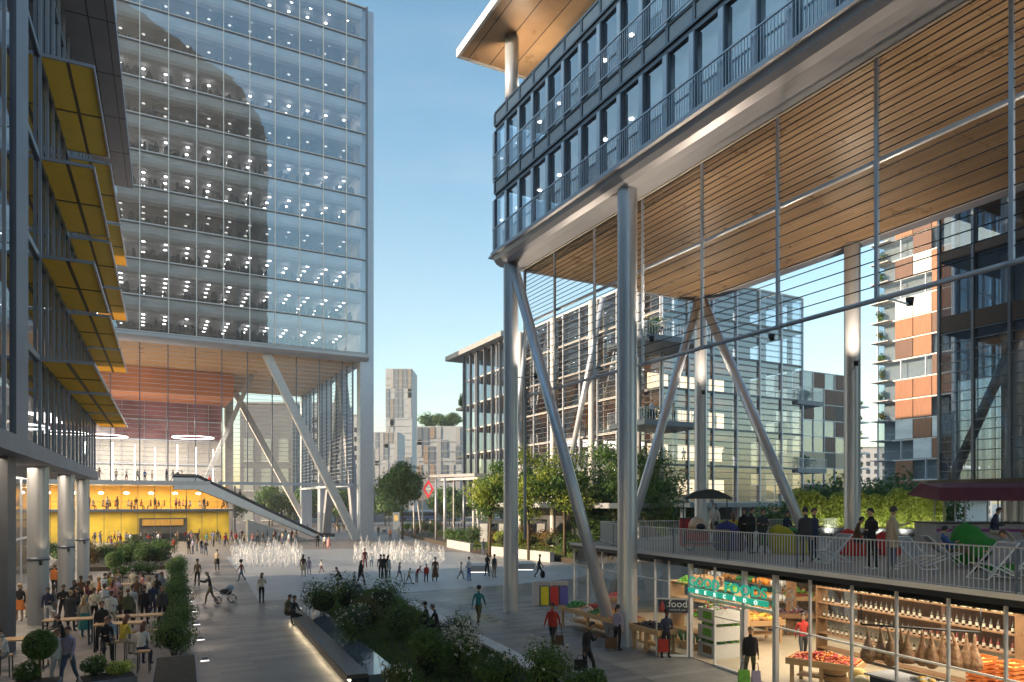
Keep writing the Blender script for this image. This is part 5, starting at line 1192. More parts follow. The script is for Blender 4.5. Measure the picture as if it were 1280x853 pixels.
# recycling bins
for i, (px, cc, nm) in enumerate(((681, (.72, .66, .02), 'yellow'), (693, (.55, .03, .03), 'red'), (705, (.12, .12, .50), 'blue'))):
    p = gp(px, 757); t = thing('recycling_bin', '%s fronted recycling bin beside the market hall' % nm, 'bin', p, 'recycling bins'); LB = Local(4, p)
    b = MB(); b.box(LB, -.24, .24, 0, .5, .0, 1.05); b.build('body', M['grey_metal'], t)
    b = MB(); b.box(LB, -.215, .215, -.03, -.001, .03, 1.03); b.build('front_panel', mat('bin_' + nm, cc, .4), t)
    b = MB(); b.box(LB, -.26, .26, .30, .54, 1.051, 1.28); b.build('hood', M['soffit_metal'], t)
    b = MB(); b.box(LB, -.12, .12, -.035, .1, 1.051, 1.08); b.build('slot', M['dark_metal'], t)
p = gp(671, 757); t = thing('steel_screen', 'grey steel side panel left of the yellow recycling bin', 'panel', p); b = MB(); b.box(Local(4, p), -.2, .13, -.03, .5, 0, 1.3); b.build('sheet', M['soffit_metal'], t)

# ------------------------------------------------------------------ terrace things
def tp(px, py): return gp(px, py, ZT)
# hedge
HG = thing('hedge', 'tall leafy hedge with pale yellow green leaves at the back of the terrace', 'hedge', at(1080, YH, 44.5) * Vector((1, 1, 0)) if False else Vector((at(1080, YH, 44).x, 44, ZT)))
ha = at(990, YH, 44.5); hb = at(1178, YH, 42); r = random.Random(4); b = MB()
dd = Vector((hb.x - ha.x, hb.y - ha.y, 0)); nn = Vector((-dd.y, dd.x, 0)).normalized()
for _ in range(20000):
    t0 = r.random(); k = 1 - r.random() ** 2 * .5; top = ZT + 2.45 + .22 * math.sin(t0 * 19) + .12 * math.sin(t0 * 47)
    if r.random() < .3: p = Vector((ha.x, ha.y, 0)) + dd * t0 + nn * r.uniform(-.6, .6); p.z = top + r.uniform(-.25, .12)
    else: p = Vector((ha.x, ha.y, 0)) + dd * t0 - nn * (.6 * (r.random() ** .25)) * (1 if r.random() < .85 else -1); p.z = r.uniform(ZT + .15, top)
    nr = (-nn * r.uniform(.2, 1.2) + Vector((r.uniform(-.8, .8), r.uniform(-.8, .8), r.uniform(-.1, 1)))).normalized(); x = nr.cross(Vector((r.uniform(-1, 1), r.uniform(-1, 1), .4))).normalized(); y = nr.cross(x); q = r.uniform(.06, .17)
    b.mi = 0 if r.random() < .6 else 1; b.add([p - x * q, p - y * q * .5, p + x * q, p + y * q * .5], [(0, 1, 2, 3)])
b.build('foliage', [G['lime'], G['yel']], HG)  # leaf colours lightened so the shaded hedge looks lit
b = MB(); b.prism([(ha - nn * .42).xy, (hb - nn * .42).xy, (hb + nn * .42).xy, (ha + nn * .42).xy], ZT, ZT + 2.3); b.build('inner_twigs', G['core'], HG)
b = MB(); b.prism([(ha - nn * .75).xy, (hb - nn * .75).xy, (hb + nn * .75).xy, (ha + nn * .75).xy], ZT, ZT + .45); tag(b.build('planter_trough', M['dark_metal'], loc=HG.location), 'long grey trough at the foot of the terrace hedge', 'planter')
for k in range(6):  # spotlights added to give the hedge its glow
    q = Vector((ha.x, ha.y, 0)) + dd * ((k + .5) / 6) - nn * 1.5; q.z = ZT
    t = thing('added_spotlight', 'small black added spotlight at the foot of the hedge, %s from the left' % ORD[k], 'light', q, 'added spotlights under the hedge')
    b = MB(); b.tube([q, q + Vector((0, 0, .06)), q + Vector((0, 0, .16)) + nn * .04], [.07, .03, .06], 8); b.build('housing', M['dark_metal'], t)
    l = bpy.data.lights.new('hedge_fill_lamp', 'SPOT'); l.energy = 55; l.color = (1, .95, .75); l.spot_size = R(110); l.spot_blend = .8; l.shadow_soft_size = .08
    lo = bpy.data.objects.new('hedge_fill_lamp', l); col.objects.link(lo); lo.location = q + Vector((0, 0, .22)); lo.rotation_euler = (nn * 1.3 + Vector((0, 0, 1.0))).to_track_quat('-Z', 'Y').to_euler()
# oven cart
p = tp(884, 689); KC = thing('oven_cart', 'black food cart with an arched roof and a small copper coloured pizza oven', 'cart', p); KL = Local(-8, p)
b = MB(); b.box(KL, -.95, .9, .0, .75, .78, .88); b.build('counter', woodd, KC)
b = MB(); b.box(KL, -.95, .95, .02, .72, .30, .35); b.box(KL, -.95, -.90, .0, .72, .35, .78); b.box(KL, .88, .93, .0, .72, .35, .78); b.build('frame', M['dark_metal'], KC)
for x in (-.9, .88):
    b = MB(); b.box(KL, x, x + .04, .68, .72, .88, 2.15); b.build('post', M['dark_metal'], KC)
b = MB(); n = 14; pr = [KL(-.95 + 1.95 * k / n, 0, 2.15 + .38 * math.sin(math.pi * k / n)) for k in range(n + 1)]
for dv0, zz in ((0, 0), (0, .03)):
    for k in range(n): b.quad(pr[k] + KL.V * -.15 + Vector((0, 0, zz)), pr[k + 1] + KL.V * -.15 + Vector((0, 0, zz)), pr[k + 1] + KL.V * .95 + Vector((0, 0, zz)), pr[k] + KL.V * .95 + Vector((0, 0, zz)))
b.add([q + KL.V * -.14 for q in pr] + [KL(1.0, -.14, 2.15 + 0)], [tuple(range(n + 1))]); b.build('arched_roof', M['dark_metal'], KC)
b = MB()
for x in (-.95, .2, 1.0): b.box(KL, x, x + .05, -.16, .97, 2.09, 2.15)
b.build('roof_bearer', M['steel_lt'], KC)
b = MB(); c = KL(-.35, .35, .88); b.tube([c, c + Vector((0, 0, .25)), c + Vector((0, 0, .45)), c + Vector((0, 0, .55))], [.38, .36, .24, .05], 16); ov = b.build('oven', mat('copper_oven', (.72, .50, .34), .4, .2), KC)
b = MB(); c2 = KL(-.26, .02, 1.0); b.ball(c2, .19, 12, (1.0, .6, .75)); b.build('oven_mouth', M['dark_metal'], ov)
b = MB(); b.tube([KL(.3, .5, .88), KL(.3, .5, 2.3)], .05, 10); b.tube([KL(.3, .5, 1.4), KL(.55, .5, 1.8)], .03, 8); b.build('flue', M['steel'], KC)
for x in (-.7, .75):
    b = MB(); c = KL(x, .1, .22)
    n = 18; b.tube([c + KL.U * .2 * math.cos(6.2832 * k / n) + Vector((0, 0, .2 * math.sin(6.2832 * k / n))) for k in range(n + 1)], .025, 6, caps=False); w_ = b.build('wheel', M['dark_metal'], KC)
    b = MB()
    for k in range(6): b.bar(c, c + KL.U * .19 * math.cos(k * 1.047) + Vector((0, 0, .19 * math.sin(k * 1.047))), .012)
    b.build('spokes', M['steel_lt'], w_)
for i, (px, py, w, h) in enumerate(((858, 683, .55, 1.25), (876, 682, .8, .6))):
    p = tp(px, py); t = thing('storage_box', ('tall red box at the left end of the oven cart', 'low red box behind the oven cart')[i], 'box', p); b = MB(); b.box(Local(-8, p), -w / 2, w / 2, 0, .5, 0, h); b.build('body', mat('red_box' if i else 'bright_red_box', (.42, .02, .03), .5), t)
    b = MB(); b.box(Local(-8, p), -w / 2 - .02, w / 2 + .02, -.02, .52, h, h + .05); b.build('lid', M['dark_metal'], t)
# bean bags
def beanbag(label, p, m, w=.95, h=.95, rz=0, seed=1):
    r = random.Random(seed); b = MB(); n = 18; k = 9; vs = []
    for i in range(k):
        f = i / (k - 1); rad = w / 2 * (1.0 - .10 * (1 - f) ** 6) * math.sqrt(max(0, 1 - f ** 2.2)) * (1.05 if i else .96)
        off = .32 * w * f ** 1.5
        for j in range(n):
            a = 6.2832 * j / n; q = rad * (1 + r.uniform(-.03, .03)); vs.append(Vector((q * math.cos(a), q * math.sin(a) + off, h * f)))
    vs = [Matrix.Rotation(rz, 3, 'Z') @ v + p for v in vs]
    fs_ = [(i * n + j, i * n + (j + 1) % n, (i + 1) * n + (j + 1) % n, (i + 1) * n + j) for i in range(k - 1) for j in range(n)]
    b.add(vs, fs_, True); o = b.build('bean_bag', m, loc=p); return tag(o, label, 'bean bag', 'bean bags on the terrace')
cb = lambda n, c: mat(n, c, .75, 0, .12, 4)
mb, my, mg, mr = cb('navy_fabric', (.03, .035, .20)), cb('yellow_fabric', (.36, .33, .01)), cb('green_fabric', (.01, .20, .015)), cb('scarlet_fabric', (.50, .02, .015))
beanbag('large navy bean bag right of the oven cart', tp(912, 688), mb, 1.35, 1.25, 0, 1)
beanbag('yellow bean bag behind the navy one', tp(907, 682), my, 1.1, 1.2, 0, 2)
beanbag('yellow bean bag with a person leaning on it in front of the hedge', tp(983, 692), my, 1.25, 1.15, .6, 3)
beanbag('flat yellow bean bag seat in front of the two suited men', tp(997, 693), my, 1.0, .55, -1.2, 4)
beanbag('low green bean bag between the suited man and the yellow bean bag', tp(965, 682), mg, 1.2, .55, 1.2, 5)
beanbag('green bean bag half hidden behind the suited pair', tp(992, 684), mg, 1.1, .9, 0, 6)
beanbag('scarlet bean bag under the person sitting near the hedge', tp(1068, 694), mr, 1.1, 1.0, .3, 7)
beanbag('scarlet bean bag half hidden behind the man in the beige coat', tp(1111, 694), mr, .9, .9, .3, 8)
beanbag('big green bean bag in front of the kiosk counter', tp(1216, 705), mg, 1.25, 1.35, 0, 9)
beanbag('green bean bag beside the man in the pale blue shirt', tp(1245, 712), mg, 1.1, 1.0, .8, 10)
# deck chairs
def deckchair():
    t = thing('deck_chair', 'deck chair', 'deck chair')
    for x in (-.3, .3):
        b = MB(); b.bar((x, -.55, .03), (x, .5, .95), .035); b.build('side_frame', M['steel'], t)
        b = MB(); b.bar((x * .9, .55, .03), (x * .9, -.45, .42), .035); b.build('prop_frame', M['steel'], t)
    for y, z in ((-.55, .03), (.5, .95), (.55, .03), (-.45, .42)): b = MB(); b.bar((-.31, y, z), (.31, y, z), .03); b.build('crossbar', M['steel'], t)
    b = MB(); n = 10; pts = [(.47 - .92 * k / n, .93 - .5 * k / n - .28 * math.sin(math.pi * k / n)) for k in range(n + 1)]
    for k in range(n): b.quad((-.28, *pts[k]), (.28, *pts[k]), (.28, *pts[k + 1]), (-.28, *pts[k + 1]))
    b.build('sling', mat('grey_canvas', (.30, .31, .34), .8), t); return t
dc = deckchair()
for i, (px, py, rz, lb) in enumerate(((1178, 708, 1.35, 'deck chair with the man in a blue shirt reclining, in front of the kiosk'), (1242, 724, -1.3, 'deck chair with the man in a pale blue shirt at the railing'), (1268, 722, -1.2, 'deck chair at the right edge of the terrace'), (1042, 704, -1.2, 'deck chair left of the man in black at the railing'), (1143, 711, 0.3, 'grey deck chair folded up beside the man in the beige coat'))):
    place(dc, i == 0, tp(px, py), rz, lb, 'deck chairs on the terrace')
# kiosk
p = tp(1170, 681); KI = thing('kiosk', 'grey snack kiosk with a purple stripe and a plum awning', 'kiosk', p); K = Local(-6, p)
b = MB(); b.box(K, 0, 5.6, 0, 2.2, 0, 1.0); b.build('counter_body', mat('kiosk_grey', (.36, .36, .40), .5), KI)
pm = mat('purple_stripe', (.26, .05, .26), .5)
b = MB(); b.box(K, 0.02, 5.5, -.02, -.003, .62, .76); b.add([K(.7, -.022, .88), K(1.5, -.022, .88), K(1.2, -.022, .42), K(.95, -.022, .42)], [(3, 2, 1, 0)]); b.build('stripe', pm, KI)
b = MB(); b.box(K, -.1, 5.7, -.12, 2.3, 1.001, 1.06); b.build('worktop', M['dark_metal'], KI)
for x in (.9, 1.35, 3.4, 3.9, 5.4):
    for y in (.1, 2.1): b = MB(); b.box(K, x, x + .05, y, y + .05, 1.06, 2.4); b.build('post', M['steel_lt'], KI)
plum = mat('plum_canvas', (.13, .02, .05), .7, 0, .15, 2)
b = MB(); b.add([K(-.2, -.75, 2.7), K(6, -.75, 2.7), K(6, 1.1, 2.95), K(-.2, 1.1, 2.95), K(-.3, -.95, 2.08), K(6, -.95, 2.08), K(6, 2.6, 2.4), K(-.2, 2.6, 2.4)], [(0, 1, 2, 3), (4, 5, 1, 0), (3, 2, 6, 7), (0, 3, 7, 4), (1, 5, 6, 2)]); b.build('awning', plum, KI)

# ------------------------------------------------------------------ street: bus, sign, canopy, poles
p = at(497, YH, 222); BU = thing('bus', 'blue and white city bus on the road right of the conical tree', 'bus', (p.x, p.y, 0)); BL = Local(0, (p.x, p.y, 0))
Lb = 12.2; bb = mat('bus_blue', (.10, .15, .30), .3, .1); bd_ = mat('bus_glass', (.02, .025, .04), .1)
b = MB(); b.box(BL, 0, Lb, 0, 2.5, .35, 3.2); bo = b.build('body', mat('bus_pale', (.42, .48, .58), .35), BU)
b = MB(); b.box(BL, .9, Lb - .1, -.03, -.002, 1.5, 2.7); b.build('side_window', bd_, bo); b = MB(); b.box(BL, .8, Lb, -.03, -.002, .5, 1.45); b.build('side_panel', bb, bo)
b = MB(); b.box(BL, .2, Lb - .2, .2, 2.3, 3.201, 3.4); b.build('roof_unit', M['white'], BU)
b = MB(); b.box(BL, -.03, -.002, .2, 2.3, 1.3, 3.0); b.build('windscreen', bd_, BU)
b = MB(); b.box(BL, 0.05, .8, -.04, -.003, 2.5, 3.0); b.build('lit_side_sign', mat('amber_display', (.8, .4, .05), emit=(1, .5, .1), estr=1.5), BU)
for x in (2.3, 9.4):
    b = MB(); b.tube([BL(x, -.05, .5), BL(x, .3, .5)], .5, 16); b.build('wheel', M['dark_metal'], BU)
p = at(372, YH, 200); B_2 = thing('bus', 'pale blue bus passing beyond the foot of the escalator', 'bus', (p.x, p.y, 0)); BL = Local(0, (p.x, p.y, 0))
b = MB(); b.box(BL, 0, 10, 0, 2.5, .4, 3.3); b.build('body', mat('bus_sky', (.35, .48, .58), .35), B_2); b = MB(); b.box(BL, .5, 9.6, -.03, -.002, 1.4, 2.5); b.build('side_window', bd_, B_2)
for x in (2, 7.6):
    b = MB(); b.tube([BL(x, -.05, .5), BL(x, .3, .5)], .5, 16); b.build('wheel', M['dark_metal'], B_2)
# station sign
dS = 150; p = at(535.5, YH, dS); SS = thing('station_sign', 'red diamond metro sign with a white centre on a grey pole', 'sign', (p.x, p.y, 0)); c = at(535.5, 611.5, dS); k = dS / FPX
b = MB()
ow, oh, iw, ih = 6.6 * k, 11.6 * k, 4.2 * k, 7.6 * k
oo = [(-ow, 0), (0, -oh), (ow, 0), (0, oh)]; ii = [(-iw, 0), (0, -ih), (iw, 0), (0, ih)]
for y in (-.12, .12):
    vs = [c + Vector((x, y, z)) for x, z in oo + ii]; b.add(vs, [(j, (j + 1) % 4, 4 + (j + 1) % 4, 4 + j) for j in range(4)])
for j in range(4):
    a, e = oo[j], oo[(j + 1) % 4]; b.quad(c + Vector((a[0], -.12, a[1])), c + Vector((e[0], -.12, e[1])), c + Vector((e[0], .12, e[1])), c + Vector((a[0], .12, a[1])))
b.build('diamond_frame', mat('sign_red', (.62, .03, .04), .4, emit=(.7, .03, .04), estr=.3), SS)
b = MB(); b.add([c + Vector((x, -.05, z)) for x, z in ii], [(0, 1, 2, 3)]); b.build('diamond_face', M['white'], SS)
b = MB(); b.tube([c + Vector((0, -.2, 0)), c + Vector((0, -.13, 0))], 3.3 * k, 18); b.build('round_face', mat('pale_cyan', (.30, .55, .60), .4), SS)
b = MB(); b.box(Local(0, (c.x, c.y, c.z)), -3.6 * k, 3.6 * k, -.24, -.21, -.9 * k, .9 * k); b.build('name_bar', M['white'], SS)
b = MB(); b.tube([(c.x - 7.5 * k, c.y + .2, 0), (c.x - 7.5 * k, c.y + .2, c.z + 1)], .16, 8); b.bar((c.x - 8.5 * k, c.y + .2, c.z), (c.x + 2 * k, c.y + .2, c.z), .15); b.build('pole', M['concrete'], SS)
# station canopy
CN = thing('station_canopy', 'pale flat canopy on slim posts by the metro exit', 'canopy', at(585, YH, 105) * 1.0); CN.location.z = 0
b = MB(); a = at(560, 600, 104); e = at(607, 598, 92); b.bar(a, e, 2.2, .3); b.build('roof', M['stone_white'], CN)
b = MB(); a = at(524, 596, 112); e = at(600, 594, 92); b.bar(a, e, 1.6, .4); b.build('upper_roof', M['soffit_metal'], CN)
for px, r_, m_ in ((545, .35, M['soffit_metal']), (556, .42, M['steel_lt']), (567, .2, M['stone_white']), (580, .45, M['mid_metal']), (591, .2, M['steel_lt']), (597, .4, M['mid_metal']), (602.5, .35, M['stone_white'])):
    p = at(px, YH, 100); z = at(px, 598, 100).z; b = MB(); b.tube([(p.x, p.y, 0), (p.x, p.y, z)], r_ * .48, 10); b.build('post', m_, CN)
tx = at(617, YH, 92); t = thing('station_kiosk', 'dark glass station box behind the young tree left of the column', 'kiosk', (tx.x, tx.y, 0)); b = MB(); b.box(Local(0, (tx.x, tx.y, 0)), -2, 7, 0, 3, 0, 3.4); b.build('wall', M['mid_metal'], t)
for i in range(7): b = MB(); b.box(Local(0, (tx.x, tx.y, 0)), -1.8 + 1.25 * i, -.8 + 1.25 * i, -.05, -.002, .5, 2.9); b.build('window', M['g_far'] if i % 2 else M['bulk'], t)
for i, (x0_, y0_, x1_, y1_, d_) in enumerate(((518, 654, 517, 624, 118), (527, 654, 521, 618, 118), (592, 655, 592, 602, 98), (600, 655, 593, 606, 98))):
    a = at(x0_, YH, d_); a.z = 0; e = at(x1_, y1_, d_); b = MB(); b.tube([a, e], .16, 8); b.tube([e, e + Vector((0, 0, .4))], .25, 8); t = thing('lamp_post', 'white slim post %s' % ('upright in front of the bus', 'leaning left in front of the bus', 'upright under the canopy', 'leaning under the canopy')[i], 'post', a); b.build('pole', M['stone_white'], t)
# sunlit retaining wall / ramp beyond the road, left over the bus
b = MB(); b.add([Vector((at(528, YH, 264).x, 264, .02)), Vector((at(612, YH, 264).x, 264, .02)), Vector((at(612, YH, 320).x, 320, 4.6)), Vector((at(528, YH, 320).x, 320, 4.2))], [(0, 1, 2, 3)]); b.build('ramp', mat('pale_ramp', (.46, .36, .28), .8), kind='structure')
p = at(494, 636, 150); t = thing('info_pillar', 'white lit information pillar at the left end of the bus', 'sign', (p.x, p.y, 0)); b = MB(); b.box(Local(0, (p.x, p.y, 0)), -.5, .9, 0, .3, 0.0, 3.6); b.build('body', M['white'], t); b = MB(); b.box(Local(0, (p.x, p.y, 0)), -.2, .6, -.03, -.002, 1.8, 3.0); b.build('screen', mat('amber_screen', (.7, .4, .15), emit=(1, .6, .2), estr=.25), t)
# stone stool-like planters on the light plaza near the column
for i, (px, py, w) in enumerate(((596, 716, 34), (655, 713, 30))):
    p = gp(px, py); q = p.y / FPX * w; t = thing('stone_seat', ('low trapezoid stone seat left of the tall round column', 'low trapezoid stone seat right of the tall round column')[i], 'bench', p)
    b = MB(); a = [p + Vector((x * q, y, z)) for x, y, z in ((-.3, 0, 0), (.38, 0, 0), (.30, 2.4, 0), (-.3, 2.4, 0), (-.42, -.15, .55), (.5, -.15, .55), (.36, 2.5, .55), (-.36, 2.5, .55))]
    b.add(a, [(0, 1, 5, 4), (1, 2, 6, 5), (2, 3, 7, 6), (3, 0, 4, 7), (4, 5, 6, 7)]); b.build('stone', M['concrete'], t)
    b = MB(); b.box(Local(0, p), -.3 * q, .38 * q, -.03, -.005, .02, .05); b.build('light_strip', M['led_soft'], t)
# tables and stools for the crowd at left
def pictable():
    t = thing('picnic_table', 'x', 'table')
    b = MB(); b.box(ID, -.85, .85, -.35, .35, .98, 1.03); b.build('top', woodm, t)
    for x in (-.8, .75):
        b = MB(); b.bar((x, -.3, 0), (x, -.3, .98), .05); b.bar((x, .3, 0), (x, .3, .98), .05); b.bar((x, -.3, .02), (x, .3, .02), .05); b.build('leg', M['dark_metal'], t)
    return t
def stool():
    t = thing('bar_stool', 'x', 'stool')
    b = MB(); b.box(ID, -.18, .18, -.18, .18, .66, .71); b.build('seat', woodm, t)
    for x in (-.16, .16):
        for y in (-.16, .16): b = MB(); b.bar((x * 1.1, y * 1.1, 0), (x, y, .66), .03); b.build('leg', M['dark_metal'], t)
    return t
pt = pictable(); st_ = stool()
for i, (px, py, lb) in enumerate(((176, 800, 'tall wooden table beside the nearest clipped bushes'), (150, 812, 'tall wooden table where the man in white sits'), (25, 836, 'tall wooden table at the lower left corner'), (86, 806, 'tall wooden table near the round columns'), (172, 752, 'tall wooden table behind the crowd on the right'), (120, 760, 'tall wooden table in the middle of the crowd'))):
    place(pt, i == 0, gp(px, py), R(20), lb, 'tall tables of the plaza cafe')
for i, (px, py, lb) in enumerate(((168, 812, 'stool left of the table beside the clipped bushes'), (190, 810, 'stool right of the table beside the clipped bushes'), (180, 840, 'stool of the woman in pale blue'), (150, 826, 'stool of the woman in yellow'), (134, 828, 'stool of the person in black at the lower table'), (6, 846, 'stool at the bottom left corner'), (75, 818, 'stool under the person in dark near the ball tree'))):
    place(st_, i == 0, gp(px, py), R(20), lb, 'stools of the plaza cafe')
# shopping and hand things come with the people
# ------------------------------------------------------------------ people
SK = [mat('skin_light', (.52, .33, .24), .5, 0, .04, 8), mat('skin_tan', (.36, .21, .14), .5, 0, .04, 8), mat('skin_dark', (.14, .075, .05), .5, 0, .04, 8)]
HR = {'black': mat('black_hair', (.012, .010, .010), .5), 'brown': mat('brown_hair', (.06, .03, .018), .5), 'auburn': mat('auburn_hair', (.14, .05, .025), .5), 'fair': mat('fair_hair', (.38, .26, .12), .5), 'grey': mat('grey_hair', (.28, .27, .26), .6)}
CC = {'black': (.012, .012, .015), 'charcoal': (.045, .048, .055), 'navy': (.02, .028, .07), 'white': (.62, .62, .62), 'pale blue': (.30, .40, .52), 'grey': (.20, .20, .215), 'beige': (.48, .40, .30), 'brown': (.12, .065, .035),
      'red': (.42, .035, .025), 'orange': (.55, .17, .04), 'teal': (.03, .23, .26), 'blue': (.05, .12, .36), 'khaki': (.20, .16, .10), 'olive': (.10, .105, .05), 'pink': (.55, .27, .26), 'yellow': (.55, .42, .06), 'cream': (.60, .55, .44), 'denim': (.08, .12, .20), 'maroon': (.14, .02, .03), 'lilac': (.34, .30, .45)}
CM = {k: mat('cloth_' + k.replace(' ', '_'), v, .85, 0, .12, 14, .15) for k, v in CC.items()}
EYE = mat('eye_dark', (.02, .015, .012), .3)

def make_body(nm, lean=0.0, arms=None, legs=None, pz=.93, head=(0, 0), pelvis=(0, 0), face=True):
    """one skinned figure 1.75 m tall facing -Y; arms/legs: per side (first joint offset, second joint offset)"""
    arms = arms or [((.05, .02, -.28), (.01, -.05, -.25))] * 2
    legs = legs or [((.01, -.01, -.43), (.0, .03, -.42))] * 2
    P = {}; E = []
    sl, cl = math.sin(lean), math.cos(lean)
    def sp(h, y=0): return (pelvis[0], pelvis[1] - h * sl + y, pz + h * cl)
    V = [sp(0), sp(.16), sp(.36), sp(.50), sp(.575)]; Rr = [(.155, .115), (.125, .095), (.165, .11), (.07, .07), (.05, .052)]
    reg = []; E += [(0, 1, 't'), (1, 2, 't'), (2, 3, 't'), (3, 4, 'n')]
    hy, hx = head; hd = Vector(V[4]) + Vector((hx * .05, -.012 - hy * .05 - sl * .05, .055)); V += [tuple(hd), tuple(hd + Vector((hx * .05, -.02 - hy * .07 - sl * .03, .10))), tuple(hd + Vector((hx * .05, -.005 - hy * .07, .165)))]
    Rr += [(.062, .07), (.078, .095), (.055, .07)]; E += [(4, 5, 'h'), (5, 6, 'h'), (6, 7, 'h')]
    hands = []; feet = []
    for side, sx in ((0, 1), (1, -1)):
        b = len(V); sh = Vector(sp(.455)) + Vector((sx * .165, 0, 0)); a1, a2 = [Vector((q[0] * sx, q[1], q[2])) for q in arms[side]]
        el = sh + a1; wr = el + a2; hn = wr + a2.normalized() * .07
        V += [tuple(sh), tuple(sh.lerp(el, .5)), tuple(el), tuple(el.lerp(wr, .35)), tuple(wr), tuple(hn)]; Rr += [(.062, .065), (.052, .055), (.042, .042), (.04, .04), (.025, .028), (.034, .022)]
        E += [(3 if 0 else 2, b, 't'), (b, b + 1, 'a'), (b + 1, b + 2, 'a'), (b + 2, b + 3, 'f'), (b + 3, b + 4, 'f'), (b + 4, b + 5, 'd')]; hands.append((wr, a2.normalized(), sx))
        b = len(V); hp = Vector((pelvis[0] + sx * .088, pelvis[1], pz - .05)); l1, l2 = [Vector((q[0] * sx, q[1], q[2])) for q in legs[side]]
        kn = hp + l1; an = kn + l2; heel = an + Vector((0, .035, -.02)); toe = an + Vector((sx * .015, -.17, -.03))
        if l2.z > -.2: toe = an + Vector((0, -.06, .13))
        V += [tuple(hp), tuple(hp.lerp(kn, .45)), tuple(kn), tuple(kn.lerp(an, .3)), tuple(an), tuple(an + (toe - an) * .55 + Vector((0, 0, -.005))), tuple(toe)]
        Rr += [(.098, .10), (.082, .085), (.057, .06), (.058, .06), (.042, .045), (.042, .035), (.035, .022)]
        E += [(0, b, 'l'), (b, b + 1, 'l'), (b + 1, b + 2, 'l'), (b + 2, b + 3, 'l'), (b + 3, b + 4, 'l'), (b + 4, b + 5, 's'), (b + 5, b + 6, 's')]; feet.append(an)
    me = bpy.data.meshes.new(nm); me.from_pydata(V, [(a, b) for a, b, _ in E], []); ob = bpy.data.objects.new(nm, me); col.objects.link(ob)
    md = ob.modifiers.new('s', 'SKIN'); md.use_smooth_shade = True; md.branch_smoothing = .3
    if not me.skin_vertices: me.skin_vertices.new()
    for i, d in enumerate(me.skin_vertices[0].data): d.radius = Rr[i]; d.use_root = (i == 0)
    ms = ob.modifiers.new('u', 'SUBSURF'); ms.levels = 1; ms.render_levels = 1
    dg = bpy.context.evaluated_depsgraph_get(); dg.update(); m = bpy.data.meshes.new_from_object(ob.evaluated_get(dg)); bpy.data.objects.remove(ob)
    seg = [(Vector(V[a]), Vector(V[b]), r, (Rr[a][0] + Rr[b][0]) / 2) for a, b, r in E]
    mi = {'t': 1, 'a': 1, 'f': 1, 'd': 0, 'n': 0, 'h': 0, 'l': 2, 's': 3}
    vs = [v.co.copy() for v in m.vertices]; fsx = [tuple(p.vertices) for p in m.polygons]; mm = []
    for p in m.polygons:
        c = p.center; best = 9; rg = 't'
        for a, b, r, rad in seg:
            d = b - a; t = max(0, min(1, (c - a).dot(d) / d.length_squared)); dd = (c - a - d * t).length - rad
            if dd < best: best = dd; rg = r
        if rg == 't' and c.z < pz + .0 and lean < .4: rg = 'l'
        mm.append(mi[rg])
    B = MB(); B.add(vs, fsx, True); B.m = mm
    hc = Vector(V[6]); fy = -1
    B.mi = 0; B.add([hc + Vector(q) for q in ((-.014, -.083, -.03), (.014, -.083, -.03), (0, -.118, -.032), (0, -.088, .02))], [(0, 1, 2), (0, 2, 3), (1, 3, 2)])
    for sx in (-1, 1): B.ball(hc + Vector((sx * .082, .0, -.01)), .02, 6, (.5, .9, 1.4))
    B.mi = 4
    for sx in (-1, 1): B.ball(hc + Vector((sx * .03, -.088, .012)), .010, 6, (1.3, .6, .8))
    B.mi = 5; B.ball(hc + Vector((0, -.086, -.055)), .012, 6, (1.8, .5, .5))
    B.mi = 0
    for wr, d, sx in hands:            # four fingers and a thumb leaving the palm
        side = d.cross(Vector((0, 1, 0))); side = side.normalized() if side.length > .1 else Vector((1, 0, 0)); up = side.cross(d).normalized()
        tip = wr + d * .075
        for k in range(4):
            ln = (.062, .074, .070, .055)[k]; o = tip + up * (.027 - .018 * k); cu = side * (-.02 * sx)
            B.tube([o - d * .02, o + d * ln * .5, o + d * ln + cu], [.010, .009, .006], 5)
        o = wr + d * .03 + up * .03; B.tube([o, o + d * .03 + up * .022, o + d * .058 + up * .018], [.012, .010, .007], 5)
    me2 = B.mesh(nm, [SK[0], CM['grey'], CM['black'], CM['black'], EYE, CM['maroon']]); bpy.data.meshes.remove(m)
    return me2, hc, feet, sp

def hair_mesh(hc, kind):
    B = MB(); n = 12; k = 7; vs = []
    for i in range(k):
        th = math.pi * .62 * i / (k - 1)
        for j in range(n):
            a = 6.2832 * j / n; fr = -math.sin(a)                     # front when fr>0
            lim = th * (1 - .42 * max(0, fr) ** .7); x = .092 * math.sin(lim) * math.cos(a); y = .112 * math.sin(lim) * math.sin(a); z = .118 * math.cos(lim)
            vs.append(hc + Vector((x, y + .008, z + .005)))
    B.add(vs, [(i * n + j, i * n + (j + 1) % n, (i + 1) * n + (j + 1) % n, (i + 1) * n + j) for i in range(k - 1) for j in range(n)], True)
    if kind == 'long':
        B.tube([hc + Vector((0, .05, .03)), hc + Vector((0, .085, -.06)), hc + Vector((0, .10, -.18)), hc + Vector((0, .105, -.30)), hc + Vector((0, .10, -.36))], [.07, .085, .082, .06, .02], 10)
    if kind == 'afro': B.ball(hc + Vector((0, .03, .05)), .15, 12)
    if kind == 'bun': B.ball(hc + Vector((0, .11, .06)), .045, 8)
    if kind == 'pony': B.tube([hc + Vector((0, .10, .05)), hc + Vector((0, .15, -.02)), hc + Vector((0, .13, -.16))], [.03, .035, .012], 8)
    if kind == 'cap': B.tube([hc + Vector((0, 0, .05)), hc + Vector((0, 0, .10)), hc + Vector((0, 0, .135))], [.105, .10, .05], 12); B.box(Local(0, hc), -.06, .06, -.17, -.08, .055, .07)
    return B
